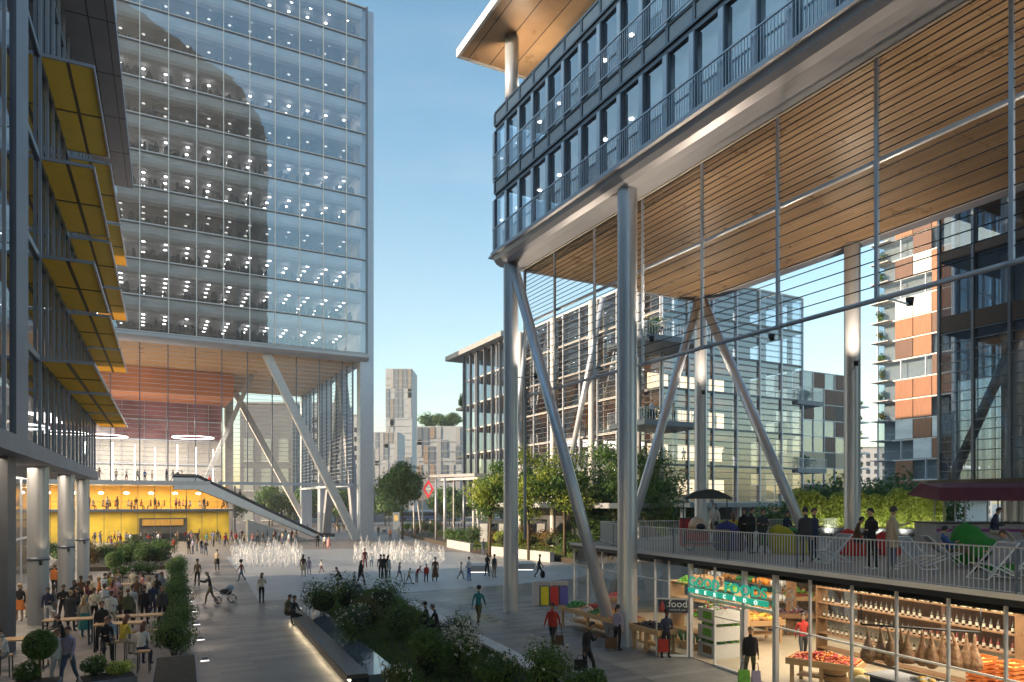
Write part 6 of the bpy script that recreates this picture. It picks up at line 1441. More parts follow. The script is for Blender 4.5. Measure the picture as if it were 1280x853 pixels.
def garment(sp, pz, top, bot, r0, r1, lean, seed=0):
    B = MB(); n = 16; k = 8; vs = []; r = random.Random(seed)
    for i in range(k):
        f = i / (k - 1); h = top + (bot - top) * f
        if h >= 0: c = Vector(sp(h))
        else: c = Vector((sp(0)[0], sp(0)[1], pz + h))
        wob = .015 * f * (h < 0)
        rx = r0 + (r1 - r0) * f
        for j in range(n):
            a = 6.2832 * j / n; q = rx + wob * math.sin(j * 2.4 + seed); vs.append(c + Vector((q * math.cos(a), q * .74 * math.sin(a), 0)))
    B.add(vs, [(i * n + j, (i + 1) * n + j, (i + 1) * n + (j + 1) % n, i * n + (j + 1) % n) for i in range(k - 1) for j in range(n)], True); return B

dn = ((.05, .02, -.28), (.02, -.05, -.25)); fwd = ((.03, -.10, -.26), (-.03, -.24, -.05)); bent = ((.07, .0, -.27), (-.12, -.20, .02)); hip = ((.16, .05, -.22), (-.12, -.10, -.17)); reach = ((.05, -.22, -.17), (.0, -.24, .06)); up = ((.08, -.16, -.18), (-.10, -.12, .22))
phone = ((.06, -.06, -.26), (-.10, -.20, .14)); behind = ((.04, .07, -.28), (-.10, .02, -.22)); swf = ((.05, -.12, -.26), (.0, -.14, -.20)); swb = ((.05, .14, -.25), (.01, .06, -.25))
st_l = ((.01, -.01, -.43), (.0, .03, -.41)); wf = ((.01, -.20, -.39), (.0, -.05, -.42)); wb = ((.01, .12, -.42), (.0, .25, -.34)); wide = ((.06, -.01, -.43), (.03, .03, -.41))
stt = ((.03, -.43, -.03), (.0, -.04, -.42)); stx = ((.02, -.43, .02), (-.02, -.26, -.33)); lng = ((.02, -.40, .10), (.0, -.38, -.14))
crl = ((.05, -.38, .06), (.0, .16, -.38)); crr = ((.08, -.34, -.02), (.0, .22, -.36))
POSES = {
 'stand': dict(arms=[dn, dn], legs=[st_l, wide]), 'standbag': dict(arms=[dn, ((.06, .0, -.28), (.01, -.03, -.26))], legs=[wide, st_l]),
 'talk': dict(arms=[bent, dn], legs=[wide, st_l]), 'armsin': dict(arms=[bent, bent], legs=[st_l, wide], head=(.3, 0)), 'phone': dict(arms=[phone, dn], legs=[st_l, st_l], head=(.5, 0)),
 'hips': dict(arms=[hip, dn], legs=[wide, wide]), 'behind': dict(arms=[behind, behind], legs=[wide, wide]), 'walk': dict(arms=[swb, swf], legs=[wf, wb], lean=.06), 'walk2': dict(arms=[swf, swb], legs=[wb, wf], lean=.04),
 'point': dict(arms=[reach, dn], legs=[wide, st_l], lean=.03), 'push': dict(arms=[reach, reach], legs=[wf, wb], lean=.14, head=(.6, 0)), 'watch': dict(arms=[phone, dn], legs=[wf, st_l], lean=.10, head=(1, 0)),
 'bend': dict(arms=[fwd, fwd], legs=[st_l, st_l], lean=.7, head=(.6, 0), pelvis=(0, .12)), 'raise': dict(arms=[up, dn], legs=[wide, wide]),
 'sit': dict(arms=[((.05, -.08, -.27), (-.05, -.24, -.02)), ((.05, -.10, -.26), (-.03, -.24, -.02))], legs=[stt, stt], pz=.52, lean=.12), 'sitx': dict(arms=[dn, ((.05, -.12, -.25), (-.06, -.22, .02))], legs=[stx, stt], pz=.52, lean=.22, head=(.5, 0)),
 'lounge': dict(arms=[((.06, -.16, -.22), (-.06, -.22, .06)), ((.06, -.12, -.24), (-.04, -.24, .02))], legs=[lng, stx], pz=.42, lean=-.55, head=(.9, 0)),
 'highsit': dict(arms=[fwd, bent], legs=[((.03, -.40, -.14), (0, .02, -.42)), ((.05, -.40, -.16), (0, .04, -.40))], pz=.78, lean=.22, head=(.3, 0)),
 'crouch': dict(arms=[reach, fwd], legs=[crl, crr], pz=.42, lean=.45, head=(.4, 0))}
BOD = {}
for k, d in POSES.items(): BOD[k] = (make_body('person_' + k, **d), d)
HMESH = {}
def hmesh(pose, kind):
    if (pose, kind) not in HMESH: HMESH[(pose, kind)] = hair_mesh(BOD[pose][0][1], kind).mesh('hair_' + kind, [HR['black']])
    return HMESH[(pose, kind)]
GM = {}
def gmesh(pose, g):
    if (pose, g) not in GM:
        (me, hc, ft, sp), d = BOD[pose]; pz = d.get('pz', .93); ln = d.get('lean', 0)
        a = {'coat': (.42, -.30, .19, .21), 'jacket': (.44, -.08, .195, .19), 'dress': (.38, -.42, .175, .27), 'skirt': (.06, -.42, .165, .25), 'midi': (.06, -.62, .165, .26), 'shorts': (.05, -.3, .17, .20)}[g]
        GM[(pose, g)] = garment(sp, pz, *a, ln).mesh(g, [CM['black']])
    return GM[(pose, g)]
npers = 0
def person(loc, rz, pose, top, bot, hair='black', hk='short', skin=0, label='', group=None, g=None, gc=None, h=1.0, shoe='black', sleeves=True, bare=False):
    global npers
    npers += 1
    me = BOD[pose][0][0]; o = bpy.data.objects.new('person', me); col.objects.link(o); o.location = loc; o.rotation_euler = (0, 0, rz); s = h * 1.0
    o.scale = (s * (1.0 if h > .8 else 1.05),) * 2 + (s,)
    for i, m in enumerate((SK[skin], CM[top], SK[skin] if bare else CM[bot], CM[shoe])): o.material_slots[i].link = 'OBJECT'; o.material_slots[i].material = m
    tag(o, label, 'person', group)
    hh = bpy.data.objects.new('hair', hmesh(pose, hk)); col.objects.link(hh); hh.parent = o; hh.material_slots[0].link = 'OBJECT'; hh.material_slots[0].material = HR[hair] if hk != 'cap' else CM['navy']
    if g:
        gg = bpy.data.objects.new(g, gmesh(pose, g)); col.objects.link(gg); gg.parent = o; gg.material_slots[0].link = 'OBJECT'; gg.material_slots[0].material = CM[gc or top]
    return o
PI = math.pi
# near and middle people: (px, feet row, turn, pose, top, bottom, hair, hair kind, skin, label, options)
NP = [
 (598, 782, PI - .35, 'walk', 'teal', 'olive', 'grey', 'cap', 0, 'man in a teal shirt and cap walking away right of the foreground bed', {'h': 1.02}),
 (691, 811, -.5, 'walk', 'red', 'black', 'black', 'short', 1, 'person in a red top carrying a brown bag near the outdoor tables', {'h': 1.0, 'g': 'jacket', 'gc': 'red'}),
 (733, 848, .9, 'watch', 'black', 'black', 'black', 'short', 1, 'man in black looking at his watch with a bag in his other hand', {'h': 1.03}),
 (772, 813, PI - .9, 'standbag', 'lilac', 'black', 'black', 'pony', 0, 'woman in a grey top and black trousers with a basket beside the round column', {'h': .97}),
 (833, 822, .2, 'armsin', 'navy', 'black', 'black', 'short', 2, 'man in a dark checked shirt holding a red bag behind the poster door', {'h': .98}),
 (938, 853, -.1, 'stand', 'black', 'olive', 'fair', 'short', 0, 'woman in a black jacket and green trousers with shopping bags at the shop door', {'h': .98, 'g': 'jacket', 'gc': 'black'}),
 (1004, 829, -.2, 'walk2', 'red', 'charcoal', 'black', 'short', 0, 'woman in a red top walking inside the shop', {'h': .97}),
 (994, 777, .3, 'stand', 'black', 'cream', 'black', 'short', 0, 'person in a black top and cream trousers deep inside the shop', {'h': .97}),
 (247, 732, .0, 'stand', 'khaki', 'black', 'brown', 'cap', 0, 'man in a khaki top standing beside the far end of the clipped bushes', {}),
 (263, 756, -1.1, 'push', 'charcoal', 'khaki', 'grey', 'short', 0, 'man in dark top and khaki trousers pushing a pram', {'h': 1.03, 'shoe': 'white'}),
 (271, 713, PI, 'stand', 'beige', 'black', 'brown', 'short', 0, 'woman in beige jacket and black skirt walking away behind the pram', {'g': 'skirt', 'gc': 'black', 'h': .98}),
 (302, 727, -1.0, 'walk', 'maroon', 'denim', 'black', 'afro', 2, 'girl with afro hair running toward the fountain', {'h': .86}),
 (327, 754, .7, 'phone', 'cream', 'black', 'black', 'long', 0, 'woman in a cream top with long black hair looking at her phone', {'h': .96}),
 (379, 721, PI, 'stand', 'brown', 'beige', 'brown', 'long', 0, 'woman in brown with a long skirt between the two fountains', {'g': 'skirt', 'gc': 'beige', 'h': .95}),
 (386, 719, PI - .2, 'stand', 'lilac', 'lilac', 'black', 'short', 0, 'child in lilac beside the woman in brown', {'h': .78}),
 (402, 716, -1.2, 'walk', 'white', 'maroon', 'brown', 'short', 0, 'small child in white and maroon at the left of the seated mother', {'h': .58}),
 (427, 731, -1.2, 'crouch', 'black', 'khaki', 'black', 'short', 1, 'man in black crouching near a small child on the light paving', {}),
 (443, 735, 1.3, 'stand', 'grey', 'grey', 'black', 'short', 1, 'toddler in grey reaching toward the crouching man', {'h': .60}),
 (451, 732, 1.0, 'walk', 'black', 'black', 'black', 'long', 0, 'woman in a long black coat striding past the toddler', {'g': 'coat', 'gc': 'black', 'h': .97}),
 (456, 710, PI + .5, 'stand', 'maroon', 'maroon', 'black', 'short', 2, 'woman in maroon at the left end of the right fountain', {'h': .95}),
 (464, 709, PI, 'stand', 'pale blue', 'denim', 'black', 'short', 1, 'child in pale blue at the edge of the right fountain', {'h': .66}),
 (476, 723, PI, 'stand', 'charcoal', 'black', 'black', 'short', 0, 'man in charcoal standing left of the couple in front of the right fountain', {}),
 (480, 724, PI + .3, 'talk', 'black', 'black', 'brown', 'short', 0, 'man in black standing in front of the right fountain', {'h': 1.03}),
 (485, 723, PI - .4, 'stand', 'white', 'black', 'black', 'long', 0, 'woman in a white coat beside the man in black', {'g': 'coat', 'gc': 'white', 'h': .97}),
 (499, 726, 1.2, 'walk', 'grey', 'grey', 'brown', 'short', 1, 'child in grey striding left of the scooter rider', {'h': .74}),
 (511, 730, 1.2, 'push', 'beige', 'khaki', 'black', 'short', 2, 'child riding a scooter on the light paving', {'h': .62}),
 (522, 728, .9, 'bend', 'red', 'grey', 'brown', 'short', 0, 'small child in red bending down beside the scooter rider', {'h': .72}),
 (533, 728, .3, 'stand', 'red', 'black', 'brown', 'short', 1, 'child in a red jumper standing right of the scooter rider', {'h': .73, 'g': 'jacket', 'gc': 'red'}),
 (544, 727, .1, 'stand', 'brown', 'brown', 'black', 'short', 1, 'woman in a long brown dress beside the child in red', {'g': 'midi', 'gc': 'brown', 'h': .98}),
 (576, 725, 1.2, 'walk', 'white', 'grey', 'brown', 'short', 0, 'child in white left of the woman in blue jeans', {'h': .72}),
 (586, 726, 1.0, 'talk', 'white', 'blue', 'black', 'short', 0, 'woman in white top and blue jeans right of the fountain', {'h': .97}),
 (609, 720, -.6, 'behind', 'black', 'black', 'brown', 'long', 0, 'woman in black on the left of a pair by the stone seat', {'h': .97}),
 (618, 722, .8, 'stand', 'charcoal', 'khaki', 'black', 'short', 1, 'man in charcoal on the right of the pair by the stone seat', {'h': .99}),
 (674, 723, 1.4, 'walk', 'black', 'black', 'black', 'short', 2, 'person in black with a backpack walking right of the tall round column', {'h': 1.0}),
 (604, 694, 1.0, 'stand', 'denim', 'denim', 'grey', 'short', 0, 'person in denim standing by a bicycle behind the fountain', {}),
 (612, 694, -1.0, 'stand', 'white', 'beige', 'grey', 'short', 0, 'person in white next to the one in denim behind the fountain', {}),
 (397, 684, .5, 'stand', 'black', 'black', 'black', 'short', 1, 'man in black at the foot of the escalator', {}),
 (406, 686, 0, 'stand', 'white', 'brown', 'brown', 'short', 0, 'woman in white and brown near the foot of the escalator', {'h': .95}),
 (411, 688, 0, 'stand', 'pink', 'pink', 'brown', 'long', 0, 'woman in a pink dress near the foot of the escalator', {'g': 'dress', 'gc': 'pink', 'h': .95}),
 (488, 675, 0, 'stand', 'orange', 'black', 'brown', 'short', 0, 'person in orange right of the corner column of the glass tower', {}),
 (498, 673, PI, 'stand', 'cream', 'beige', 'fair', 'long', 0, 'woman in cream behind the right fountain', {'g': 'skirt', 'gc': 'cream'}),
 (513, 672, PI, 'stand', 'white', 'denim', 'brown', 'short', 0, 'person in white between the shrub beds behind the right fountain', {}),
 (520, 676, 0, 'stand', 'black', 'black', 'black', 'short', 0, 'person in black beside the dark shrub behind the right fountain', {}),
 (473, 670, 0, 'stand', 'charcoal', 'black', 'black', 'short', 0, 'person in charcoal just right of the corner column with a pram', {}),
 (217, 691, 0, 'stand', 'red', 'brown', 'black', 'short', 1, 'person in red brown standing alone before the lobby', {'h': .95}),
 (157, 693, PI, 'stand', 'black', 'navy', 'black', 'short', 0, 'person in black standing behind the long shrub bed', {}),
]
for px, py, rz, pose, top, bot, hair, hk, sk, lb, op in NP:
    z = 0.02 if py < 780 or px < 980 else .04
    p = gp(px, py); person((p.x, p.y, .045 if 'shop' in lb and 'door' not in lb else .012), rz, pose, top, bot, hair, hk, sk, lb, 'people on the plaza', **op)
# seated in the foreground
def seated(px, py, hs, rz, pose, top, bot, hair, hk, sk, lb, grp='people sitting on the stone edges', **op):
    p = gp(px, py, hs); return person((p.x, p.y, hs - .42), rz, pose, top, bot, hair, hk, sk, lb, grp, **op)
seated(358, 768, .46, 1.1, 'sitx', 'khaki', 'black', 'brown', 'short', 1, 'person in khaki seated at the far end of the dark bench, left one')
seated(366, 770, .46, 1.1, 'sit', 'charcoal', 'black', 'black', 'short', 0, 'person in charcoal seated at the far end of the dark bench, right one')
seated(534, 779, .44, PI + 1.4, 'sit', 'black', 'black', 'black', 'short', 0, 'person in black seated on the stone kerb, left one of the pair')
seated(547, 783, .44, PI + 1.9, 'sitx', 'black', 'black', 'brown', 'short', 0, 'person in black seated on the stone kerb, right one of the pair')
# terrace people
TP = [
 (939, 692, .9, 'armsin', 'black', 'black', 'brown', 'short', 0, 'man in a black suit with his back to the navy bean bag', {'g': 'jacket', 'gc': 'black', 'h': 1.03}),
 (930, 690, -.6, 'talk', 'black', 'black', 'black', 'short', 0, 'man in a black suit facing the other left of the pillar', {'g': 'jacket', 'gc': 'black'}),
 (953, 692, .1, 'armsin', 'charcoal', 'black', 'black', 'short', 0, 'man in a dark suit and white shirt standing alone on the terrace', {'g': 'jacket', 'gc': 'charcoal', 'h': 1.0}),
 (1007, 703, PI, 'stand', 'charcoal', 'charcoal', 'black', 'short', 0, 'man in a charcoal suit seen from behind on the terrace', {'g': 'jacket', 'gc': 'charcoal', 'h': 1.04}),
 (1017, 700, .6, 'talk', 'navy', 'navy', 'brown', 'short', 0, 'man in a navy suit beside the one in charcoal', {'g': 'jacket', 'gc': 'navy', 'h': 1.02}),
 (1089, 711, -1.3, 'talk', 'black', 'black', 'black', 'short', 0, 'man in black listening to the man in the beige coat', {'shoe': 'white', 'h': 1.03}),
 (1115, 712, 1.5, 'point', 'beige', 'denim', 'black', 'short', 1, 'man in a long beige coat and jeans gesturing', {'g': 'coat', 'gc': 'beige', 'shoe': 'white', 'h': 1.06}),
]
for px, py, rz, pose, top, bot, hair, hk, sk, lb, op in TP:
    person(tp(px, py), rz, pose, top, bot, hair, hk, sk, lb, 'people on the terrace', **op)
for px, py, hs, rz, pose, top, bot, hair, hk, lb in ((917, 683, .62, PI, 'sit', 'yellow', 'black', 'auburn', 'long', 'woman in yellow with auburn hair sitting on the navy bean bag'), (982, 686, .7, .5, 'sit', 'navy', 'navy', 'black', 'bun', 'person in navy sitting on the yellow bean bag'), (1069, 696, .55, .9, 'sitx', 'brown', 'black', 'black', 'short', 'man in brown sitting on the scarlet bean bag'),
        (1190, 707, .5, 1.4, 'lounge', 'blue', 'khaki', 'black', 'short', 'man in a blue shirt reclining in the deck chair'), (1240, 699, .9, .6, 'sitx', 'navy', 'beige', 'black', 'short', 'person in navy perched on the green bean bag'), (1246, 721, .5, -1.3, 'lounge', 'pale blue', 'black', 'brown', 'short', 'man in a pale blue shirt reclining in the deck chair at the railing'), (1274, 719, .5, -1.3, 'lounge', 'charcoal', 'black', 'auburn', 'short', 'person in charcoal reclining at the right edge'), (893, 685, 1.05, -.3, 'sitx', 'white', 'black', 'black', 'short', 'cook in white behind the oven cart')):
    p = tp(px, py); person((p.x, p.y, ZT + hs - .42), rz, pose, top, bot, hair, hk, 1 if 'brown' in lb else 0, lb, 'people sitting on the terrace')
# cafe crowd under the left building
r = random.Random(11); used = set()
def cl(top, bot, hair):
    return top, bot, hair
crowd = [(25, 776, 0, 'stand', 'black', 'orange', 'fair', 'long', {'g': 'skirt', 'gc': 'orange', 'bare': True}), (38, 771, 1, 'stand', 'beige', 'beige', 'brown', 'short', {'g': 'coat', 'gc': 'beige'}), (68, 742, PI, 'stand', 'orange', 'black', 'brown', 'short', {'g': 'jacket', 'gc': 'orange'}),
 (60, 783, .5, 'talk', 'navy', 'white', 'black', 'short', {}), (68, 778, -.5, 'stand', 'grey', 'grey', 'black', 'bun', {}), (79, 778, .8, 'armsin', 'black', 'charcoal', 'black', 'short', {}), (88, 789, PI, 'stand', 'charcoal', 'charcoal', 'fair', 'bun', {'g': 'dress', 'gc': 'charcoal'}), (93, 770, .4, 'talk', 'black', 'maroon', 'black', 'long', {}),
 (97, 783, -1, 'talk', 'black', 'grey', 'brown', 'short', {}), (101, 762, .7, 'stand', 'brown', 'black', 'black', 'short', {}), (106, 796, PI, 'stand', 'beige', 'teal', 'fair', 'long', {'g': 'midi', 'gc': 'teal'}), (113, 760, 0, 'stand', 'cream', 'denim', 'fair', 'long', {}), (118, 783, .2, 'armsin', 'cream', 'black', 'brown', 'short', {}), (124, 764, -1, 'talk', 'orange', 'brown', 'fair', 'short', {}),
 (130, 776, .9, 'armsin', 'white', 'brown', 'brown', 'short', {'g': 'dress', 'gc': 'white'}), (137, 756, 1.2, 'stand', 'yellow', 'beige', 'brown', 'long', {}), (141, 768, PI, 'stand', 'pink', 'brown', 'auburn', 'long', {}), (148, 763, -.6, 'talk', 'lilac', 'navy', 'grey', 'short', {}), (148, 748, 0, 'stand', 'khaki', 'black', 'black', 'short', {}),
 (139, 789, .5, 'talk', 'white', 'beige', 'black', 'short', {'g': 'jacket', 'gc': 'white'}), (151, 782, -1.2, 'talk', 'brown', 'black', 'brown', 'short', {}), (160, 786, PI + .5, 'stand', 'olive', 'black', 'auburn', 'bun', {'g': 'jacket', 'gc': 'olive'}), (165, 779, .7, 'stand', 'white', 'black', 'black', 'pony', {}), (127, 812, .8, 'stand', 'black', 'black', 'brown', 'short', {'h': 1.05}),
 (166, 748, 0, 'talk', 'cream', 'cream', 'grey', 'short', {}), (180, 780, PI, 'stand', 'black', 'black', 'black', 'short', {'g': 'jacket', 'gc': 'black'}), (191, 773, .8, 'stand', 'navy', 'navy', 'fair', 'short', {}), (203, 781, .6, 'stand', 'charcoal', 'black', 'auburn', 'long', {'g': 'jacket', 'gc': 'charcoal'}), (187, 764, -.6, 'talk', 'white', 'navy', 'fair', 'short', {}), (196, 760, 0, 'stand', 'black', 'grey', 'black', 'short', {}),
 (171, 763, .3, 'stand', 'brown', 'brown', 'auburn', 'short', {}), (178, 754, -.8, 'armsin', 'pink', 'navy', 'brown', 'long', {}), (202, 755, 1.0, 'stand', 'grey', 'denim', 'black', 'short', {}), (131, 757, 2.6, 'talk', 'pale blue', 'black', 'brown', 'short', {}), (109, 771, 1.9, 'armsin', 'maroon', 'denim', 'black', 'bun', {}),
 (86, 858, .1, 'walk2', 'lilac', 'denim', 'brown', 'short', {'h': 1.04}), (72, 858, .5, 'stand', 'white', 'white', 'auburn', 'bun', {'g': 'jacket', 'gc': 'white'})]
def lab(i, top, bot, hk, hair, pose, g, where):
    hd = {'long': 'long %s hair' % hair, 'bun': '%s hair bun' % hair, 'pony': '%s ponytail' % hair, 'short': 'short %s hair' % hair, 'afro': 'afro hair', 'cap': 'a cap'}[hk]
    low = {'dress': 'dress', 'skirt': 'skirt', 'midi': 'long skirt', 'coat': 'coat'}.get(g, 'trousers')
    return 'person, %s, %s top, %s %s, %s' % (hd, top, bot, low, where)
for i, (px, py, rz, pose, top, bot, hair, hk, op) in enumerate(crowd):
    p = gp(px, py); person((p.x, p.y, .006), rz, pose, top, bot, hair, hk, [0, 0, 1, 0, 2][i % 5], lab(i, top, bot, hk, hair, pose, op.get('g'), 'in the cafe crowd' if py < 840 else 'by the planters'), 'people in the cafe crowd', **op)
for i, (px, py, rz, top, bot, hair, hk) in enumerate(((138, 825, .3, 'pale blue', 'charcoal', 'black', 'short'), (131, 828, .8, 'black', 'black', 'auburn', 'short'), (153, 826, PI - .3, 'yellow', 'beige', 'auburn', 'long'), (176, 838, PI, 'white', 'navy', 'auburn', 'long'), (75, 816, -.7, 'charcoal', 'black', 'grey', 'short'), (80, 824, -1.0, 'black', 'black', 'brown', 'short'), (8, 846, -.6, 'white', 'grey', 'brown', 'short'), (-2, 856, -.9, 'black', 'charcoal', 'black', 'short'))):
    p = gp(px, py); person((p.x, p.y, .006), rz, 'highsit', top, bot, hair, hk, 0, lab(i, top, bot, hk, hair, 'sit', None, 'seated at a cafe table'), 'people seated at the cafe tables')
# small people far away: before the lobby, on the gallery, in the hall, under the tower, by the canopy, on the offices' terraces
tops = ['black', 'navy', 'charcoal', 'white', 'grey', 'beige', 'brown', 'red', 'teal', 'blue', 'khaki', 'pink', 'cream', 'maroon', 'olive', 'orange', 'lilac', 'pale blue', 'yellow']; bots = ['black', 'navy', 'charcoal', 'denim', 'grey', 'brown', 'khaki', 'beige', 'maroon', 'olive']
combo = {}
def small(p, where, grp, r, pose=None, rz=None, h=None):
    for _ in range(200):
        a, b_, c_ = r.choice(tops[:8] if r.random() < .6 else tops), r.choice(bots[:4] if r.random() < .6 else bots), r.choice(['short', 'short', 'long', 'bun'])
        if (a, b_, c_, where) not in combo: combo[(a, b_, c_, where)] = 1; break
    hr = r.choice(list(HR)); ps = pose or r.choice(['stand', 'talk', 'armsin', 'hips', 'walk', 'behind'])
    person(p, r.uniform(0, 6.28) if rz is None else rz, ps, a, b_, hr, c_, r.choice((0, 0, 1, 2)), lab(0, a, b_, c_, hr, ps, None, where), grp, h=h or r.uniform(.92, 1.03))
r = random.Random(21)
for px in [118, 122, 128, 131, 136, 139, 143, 148, 158, 163, 181, 186, 191, 196, 200, 232, 236, 240, 244, 249, 258, 266, 272, 283, 289, 294, 299, 305, 322, 327, 331, 334, 338, 341, 344, 349, 353, 361, 365, 368]:
    small(gp(px, r.uniform(673, 682) if px > 210 else r.uniform(676, 690)), 'in front of the lobby', 'people in front of the yellow lobby', r)
for k in range(34): small(gp(r.uniform(112, 376), r.uniform(674, 684)), 'before the yellow lobby', 'people before the yellow lobby', r)
for k in range(16): small(gp(r.uniform(560, 634) if k % 2 else r.uniform(420, 447), r.uniform(657, 668)), 'on the far side of the plaza', 'people on the far plaza', r)
for px in (236, 241, 246, 252, 257): small(gp(px, r.uniform(688, 696)), 'left of the fountain', 'people left of the fountain', r, 'talk')
for px in (424, 430, 434, 436, 441, 444, 447, 388, 384, 379, 419): small(gp(px, r.uniform(659, 668)), 'under the glass tower struts', 'people under the struts', r)
for px in (538, 545, 552, 559, 566, 573, 580, 586, 541, 577): small(gp(px, r.uniform(658, 664)), 'by the station canopy', 'people by the station canopy', r)
for px in (352, 372, 380, 392, 406, 415, 460, 470): small(gp(px, r.uniform(649, 654)), 'near the street', 'people near the street', r)
def onplane(px, v, z):
    k = (px - 640) / FPX; u = (k * F.V.y - F.V.x) * v / (F.U.x - k * F.U.y); return F(u, v, z)
for i, px in enumerate((112, 116, 128, 134, 138, 144, 147, 160, 164, 170, 176, 189, 194, 199, 206, 220, 224, 228, 233, 238, 249, 255, 260, 280, 284)):
    small(onplane(px, 111.4 + (i % 3) * .5, 4.75), 'on the yellow gallery', 'diners on the yellow gallery', r, 'sit' if i % 3 else 'stand')
for px in (124, 145, 172, 181, 190, 208, 216, 222, 227, 118, 158): small(onplane(px, 109 + r.random() * 4, 8.65), 'on the hall floor', 'people on the hall floor', r)
for px in (262, 276, 300, 330, 352):
    u, v = F.uv(onplane(px, 108.6, 0)); z = max(0, (24.6 - u) * 8.65 / 17.2); small(F(u, 108.6, z + .05), 'riding the escalator', 'people riding the escalator', r, 'stand', 1.2 + PI / 2)
for (u, v, z) in ((39.6, 49.2, 20.32), (41, 48.8, 20.32), (40, 49, 12.92), (42.5, 49, 12.92), (45.3, 53.5, 9.4), (47.5, 53.3, 9.4), (50, 53.6, 9.4), (53, 53.6, 9.4), (49, 53.4, 13.05), (52, 53.6, 13.05), (56, 53.5, 9.4), (47, 53.6, 16.7), (44.6, 60, 9.4), (44.6, 66, 13.05), (44.6, 72, 9.4)): small(F(u, v, z), 'in the glass offices', 'people on the floors of the glass offices', r)

# ------------------------------------------------------------------ things people hold or push
def bag(px, py, z, label, w, h, d, m, handle=.16, rz=0):
    p = gp(px, py, z); t = thing('bag', label, 'bag', (p.x, p.y, z)); LB = Local(rz, (p.x, p.y, z)); b = MB()
    b.add([LB(x, y, q) for x, y, q in ((-w / 2, -d / 2, 0), (w / 2, -d / 2, 0), (w / 2, d / 2, 0), (-w / 2, d / 2, 0), (-w * .46, -d * .3, h), (w * .46, -d * .3, h), (w * .46, d * .3, h), (-w * .46, d * .3, h))], [(3, 2, 1, 0), (4, 5, 6, 7), (0, 1, 5, 4), (1, 2, 6, 5), (2, 3, 7, 6), (3, 0, 4, 7)]); b.build('pouch', m, t)
    b = MB(); b.tube([LB(-w * .3, 0, h), LB(-w * .2, 0, h + handle), LB(w * .2, 0, h + handle), LB(w * .3, 0, h)], .012, 6, caps=False); b.build('strap', CM['black'], t)
bag(699, 806, .28, 'brown shoulder bag carried by the person in red', .34, .36, .16, CM['brown'], .45)
bag(726, 838, .32, 'black briefcase in the hand of the man checking his watch', .42, .34, .14, CM['black'], .14)
bag(764, 810, .12, 'woven basket carried by the woman in grey beside the round column', .46, .38, .3, CM['brown'], .34)
bag(829, 815, .55, 'bright red shopping bag held by the man behind the poster door', .36, .42, .12, CM['red'], .12)
bag(930, 853, .30, 'green shopping bag in the right hand of the woman at the door', .34, .36, .14, leaf, .22)
bag(945, 853, .30, 'lilac shopping bag in the left hand of the woman at the door', .26, .34, .14, CM['lilac'], .22)
p = gp(676, 722, 1.0); t = thing('backpack', 'black backpack worn by the person walking right of the tall column', 'backpack', p); b = MB(); b.ball(p + Vector((.12, .12, .18)), .2, 10, (.8, .8, 1.25)); b.build('pack', CM['black'], t)
# pram
p = gp(281, 754); PR = thing('pram', 'black pram with spoked wheels pushed by the man in dark top', 'pram', p); LP = Local(30, p)
for x, y, rr_ in ((-.35, -.25, .17), (-.35, .25, .17), (.38, -.22, .22), (.38, .22, .22)):
    b = MB(); c = LP(x, y, rr_ + .01); n = 16; b.tube([c + LP.U * rr_ * math.cos(6.2832 * k / n) + Vector((0, 0, rr_ * math.sin(6.2832 * k / n))) for k in range(n + 1)], .02, 6, caps=False)
    for k in range(5): b.bar(c, c + LP.U * rr_ * math.cos(k * 1.2566) + Vector((0, 0, rr_ * math.sin(k * 1.2566))), .01)
    b.build('wheel', M['dark_metal'], PR)
b = MB(); b.bar(LP(-.35, -.25, .2), LP(.3, -.25, .75), .03); b.bar(LP(-.35, .25, .2), LP(.3, .25, .75), .03); b.bar(LP(.38, -.22, .2), LP(-.75, -.22, 1.0), .03); b.bar(LP(.38, .22, .2), LP(-.75, .22, 1.0), .03); b.bar(LP(-.75, -.22, 1.0), LP(-.75, .22, 1.0), .03); b.build('frame', M['steel'], PR)
b = MB(); b.ball(LP(.05, 0, .62), .3, 12, (1.2, .75, .6)); b.build('seat_basket', CM['charcoal'], PR); b = MB(); b.ball(LP(.28, 0, .85), .26, 12, (.8, .95, .7)); b.build('hood', CM['pale blue'], PR)
p = gp(480, 668); PR2 = copy_tree(PR); PR2.location = p; PR2['label'] = 'small dark pram beside the person in charcoal near the corner column'
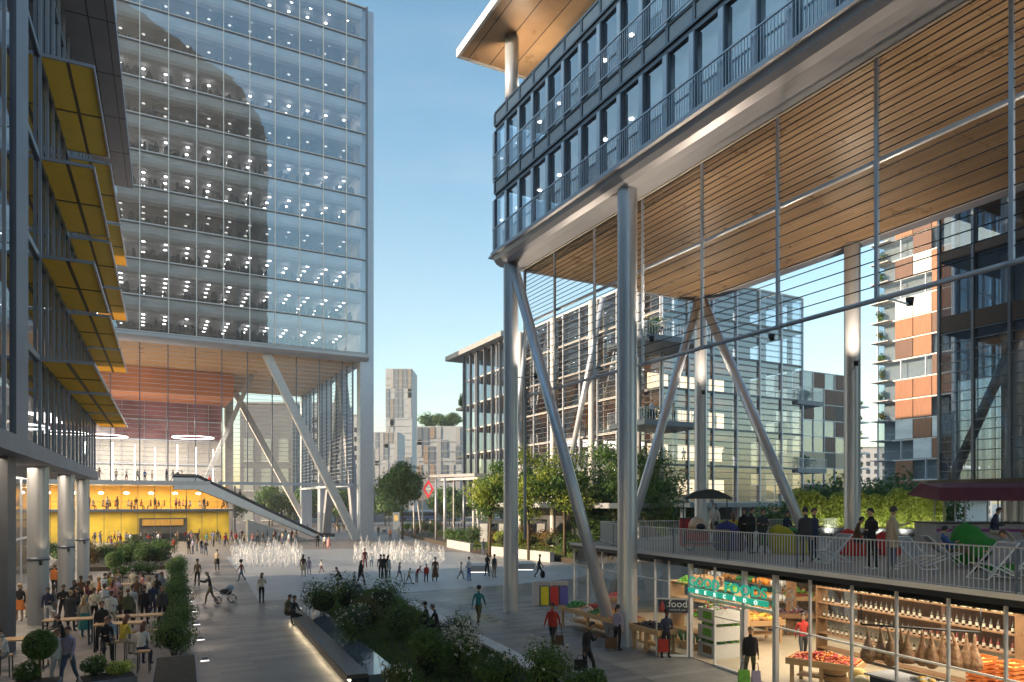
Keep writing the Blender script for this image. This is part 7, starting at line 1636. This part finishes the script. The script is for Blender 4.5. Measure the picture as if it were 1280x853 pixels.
# scooter
p = gp(508, 731); t = thing('kick_scooter', 'black kick scooter ridden by the child on the light paving', 'scooter', p); LS = Local(10, p)
b = MB(); b.box(LS, -.1, .45, -.06, .06, .07, .10); b.build('deck', M['dark_metal'], t); b = MB(); b.bar(LS(-.14, 0, .08), LS(-.10, 0, .82), .03); b.bar(LS(-.10, -.2, .82), LS(-.10, .2, .82), .03); b.build('handlebar', M['dark_metal'], t)
for x in (-.16, .48): b = MB(); b.tube([LS(x, -.02, .06), LS(x, .02, .06)], .06, 12); b.build('wheel', M['dark_metal'], t)
# bicycle
p = gp(603, 697); t = thing('bicycle', 'black bicycle held by the person in denim behind the fountain', 'bicycle', p); LS = Local(5, p)
for x in (-.5, .5):
    b = MB(); c = LS(x, 0, .34); n = 20; b.tube([c + LS.U * .33 * math.cos(6.2832 * k / n) + Vector((0, 0, .33 * math.sin(6.2832 * k / n))) for k in range(n + 1)], .018, 6, caps=False)
    for k in range(8): b.bar(c, c + LS.U * .33 * math.cos(k * .785) + Vector((0, 0, .33 * math.sin(k * .785))), .006)
    b.build('wheel', M['dark_metal'], t)
b = MB()
for a, c in (((-.5, .34), (-.2, .82)), ((-.2, .82), (.38, .8)), ((.38, .8), (0, .3)), ((0, .3), (-.2, .82)), ((-.5, .34), (0, .3)), ((.5, .34), (.36, .95))): b.bar(LS(a[0], 0, a[1]), LS(c[0], 0, c[1]), .03)
b.bar(LS(.36, -.25, .97), LS(.36, .25, .97), .025); b.build('frame', M['mid_metal'], t); b = MB(); b.box(LS, -.32, -.08, -.06, .06, .88, .93); b.build('saddle', M['dark_metal'], t)

# ------------------------------------------------------------------ air
hm = bpy.data.materials.new('air_haze'); hm.use_nodes = True; ht = hm.node_tree; ht.nodes.remove(ht.nodes['Principled BSDF'])
pv = ht.nodes.new('ShaderNodeVolumePrincipled'); pv.inputs['Color'].default_value = (.93, .95, 1, 1); pv.inputs['Density'].default_value = .0004; pv.inputs['Anisotropy'].default_value = .3
ht.links.new(pv.outputs[0], ht.nodes['Material Output'].inputs['Volume'])
b = MB(); b.box(Local(0), -420, 520, -90, 560, -1, 175); hz = b.build('haze', hm, kind='stuff')
scn.cycles.volume_bounces = 1; scn.cycles.volume_max_steps = 16
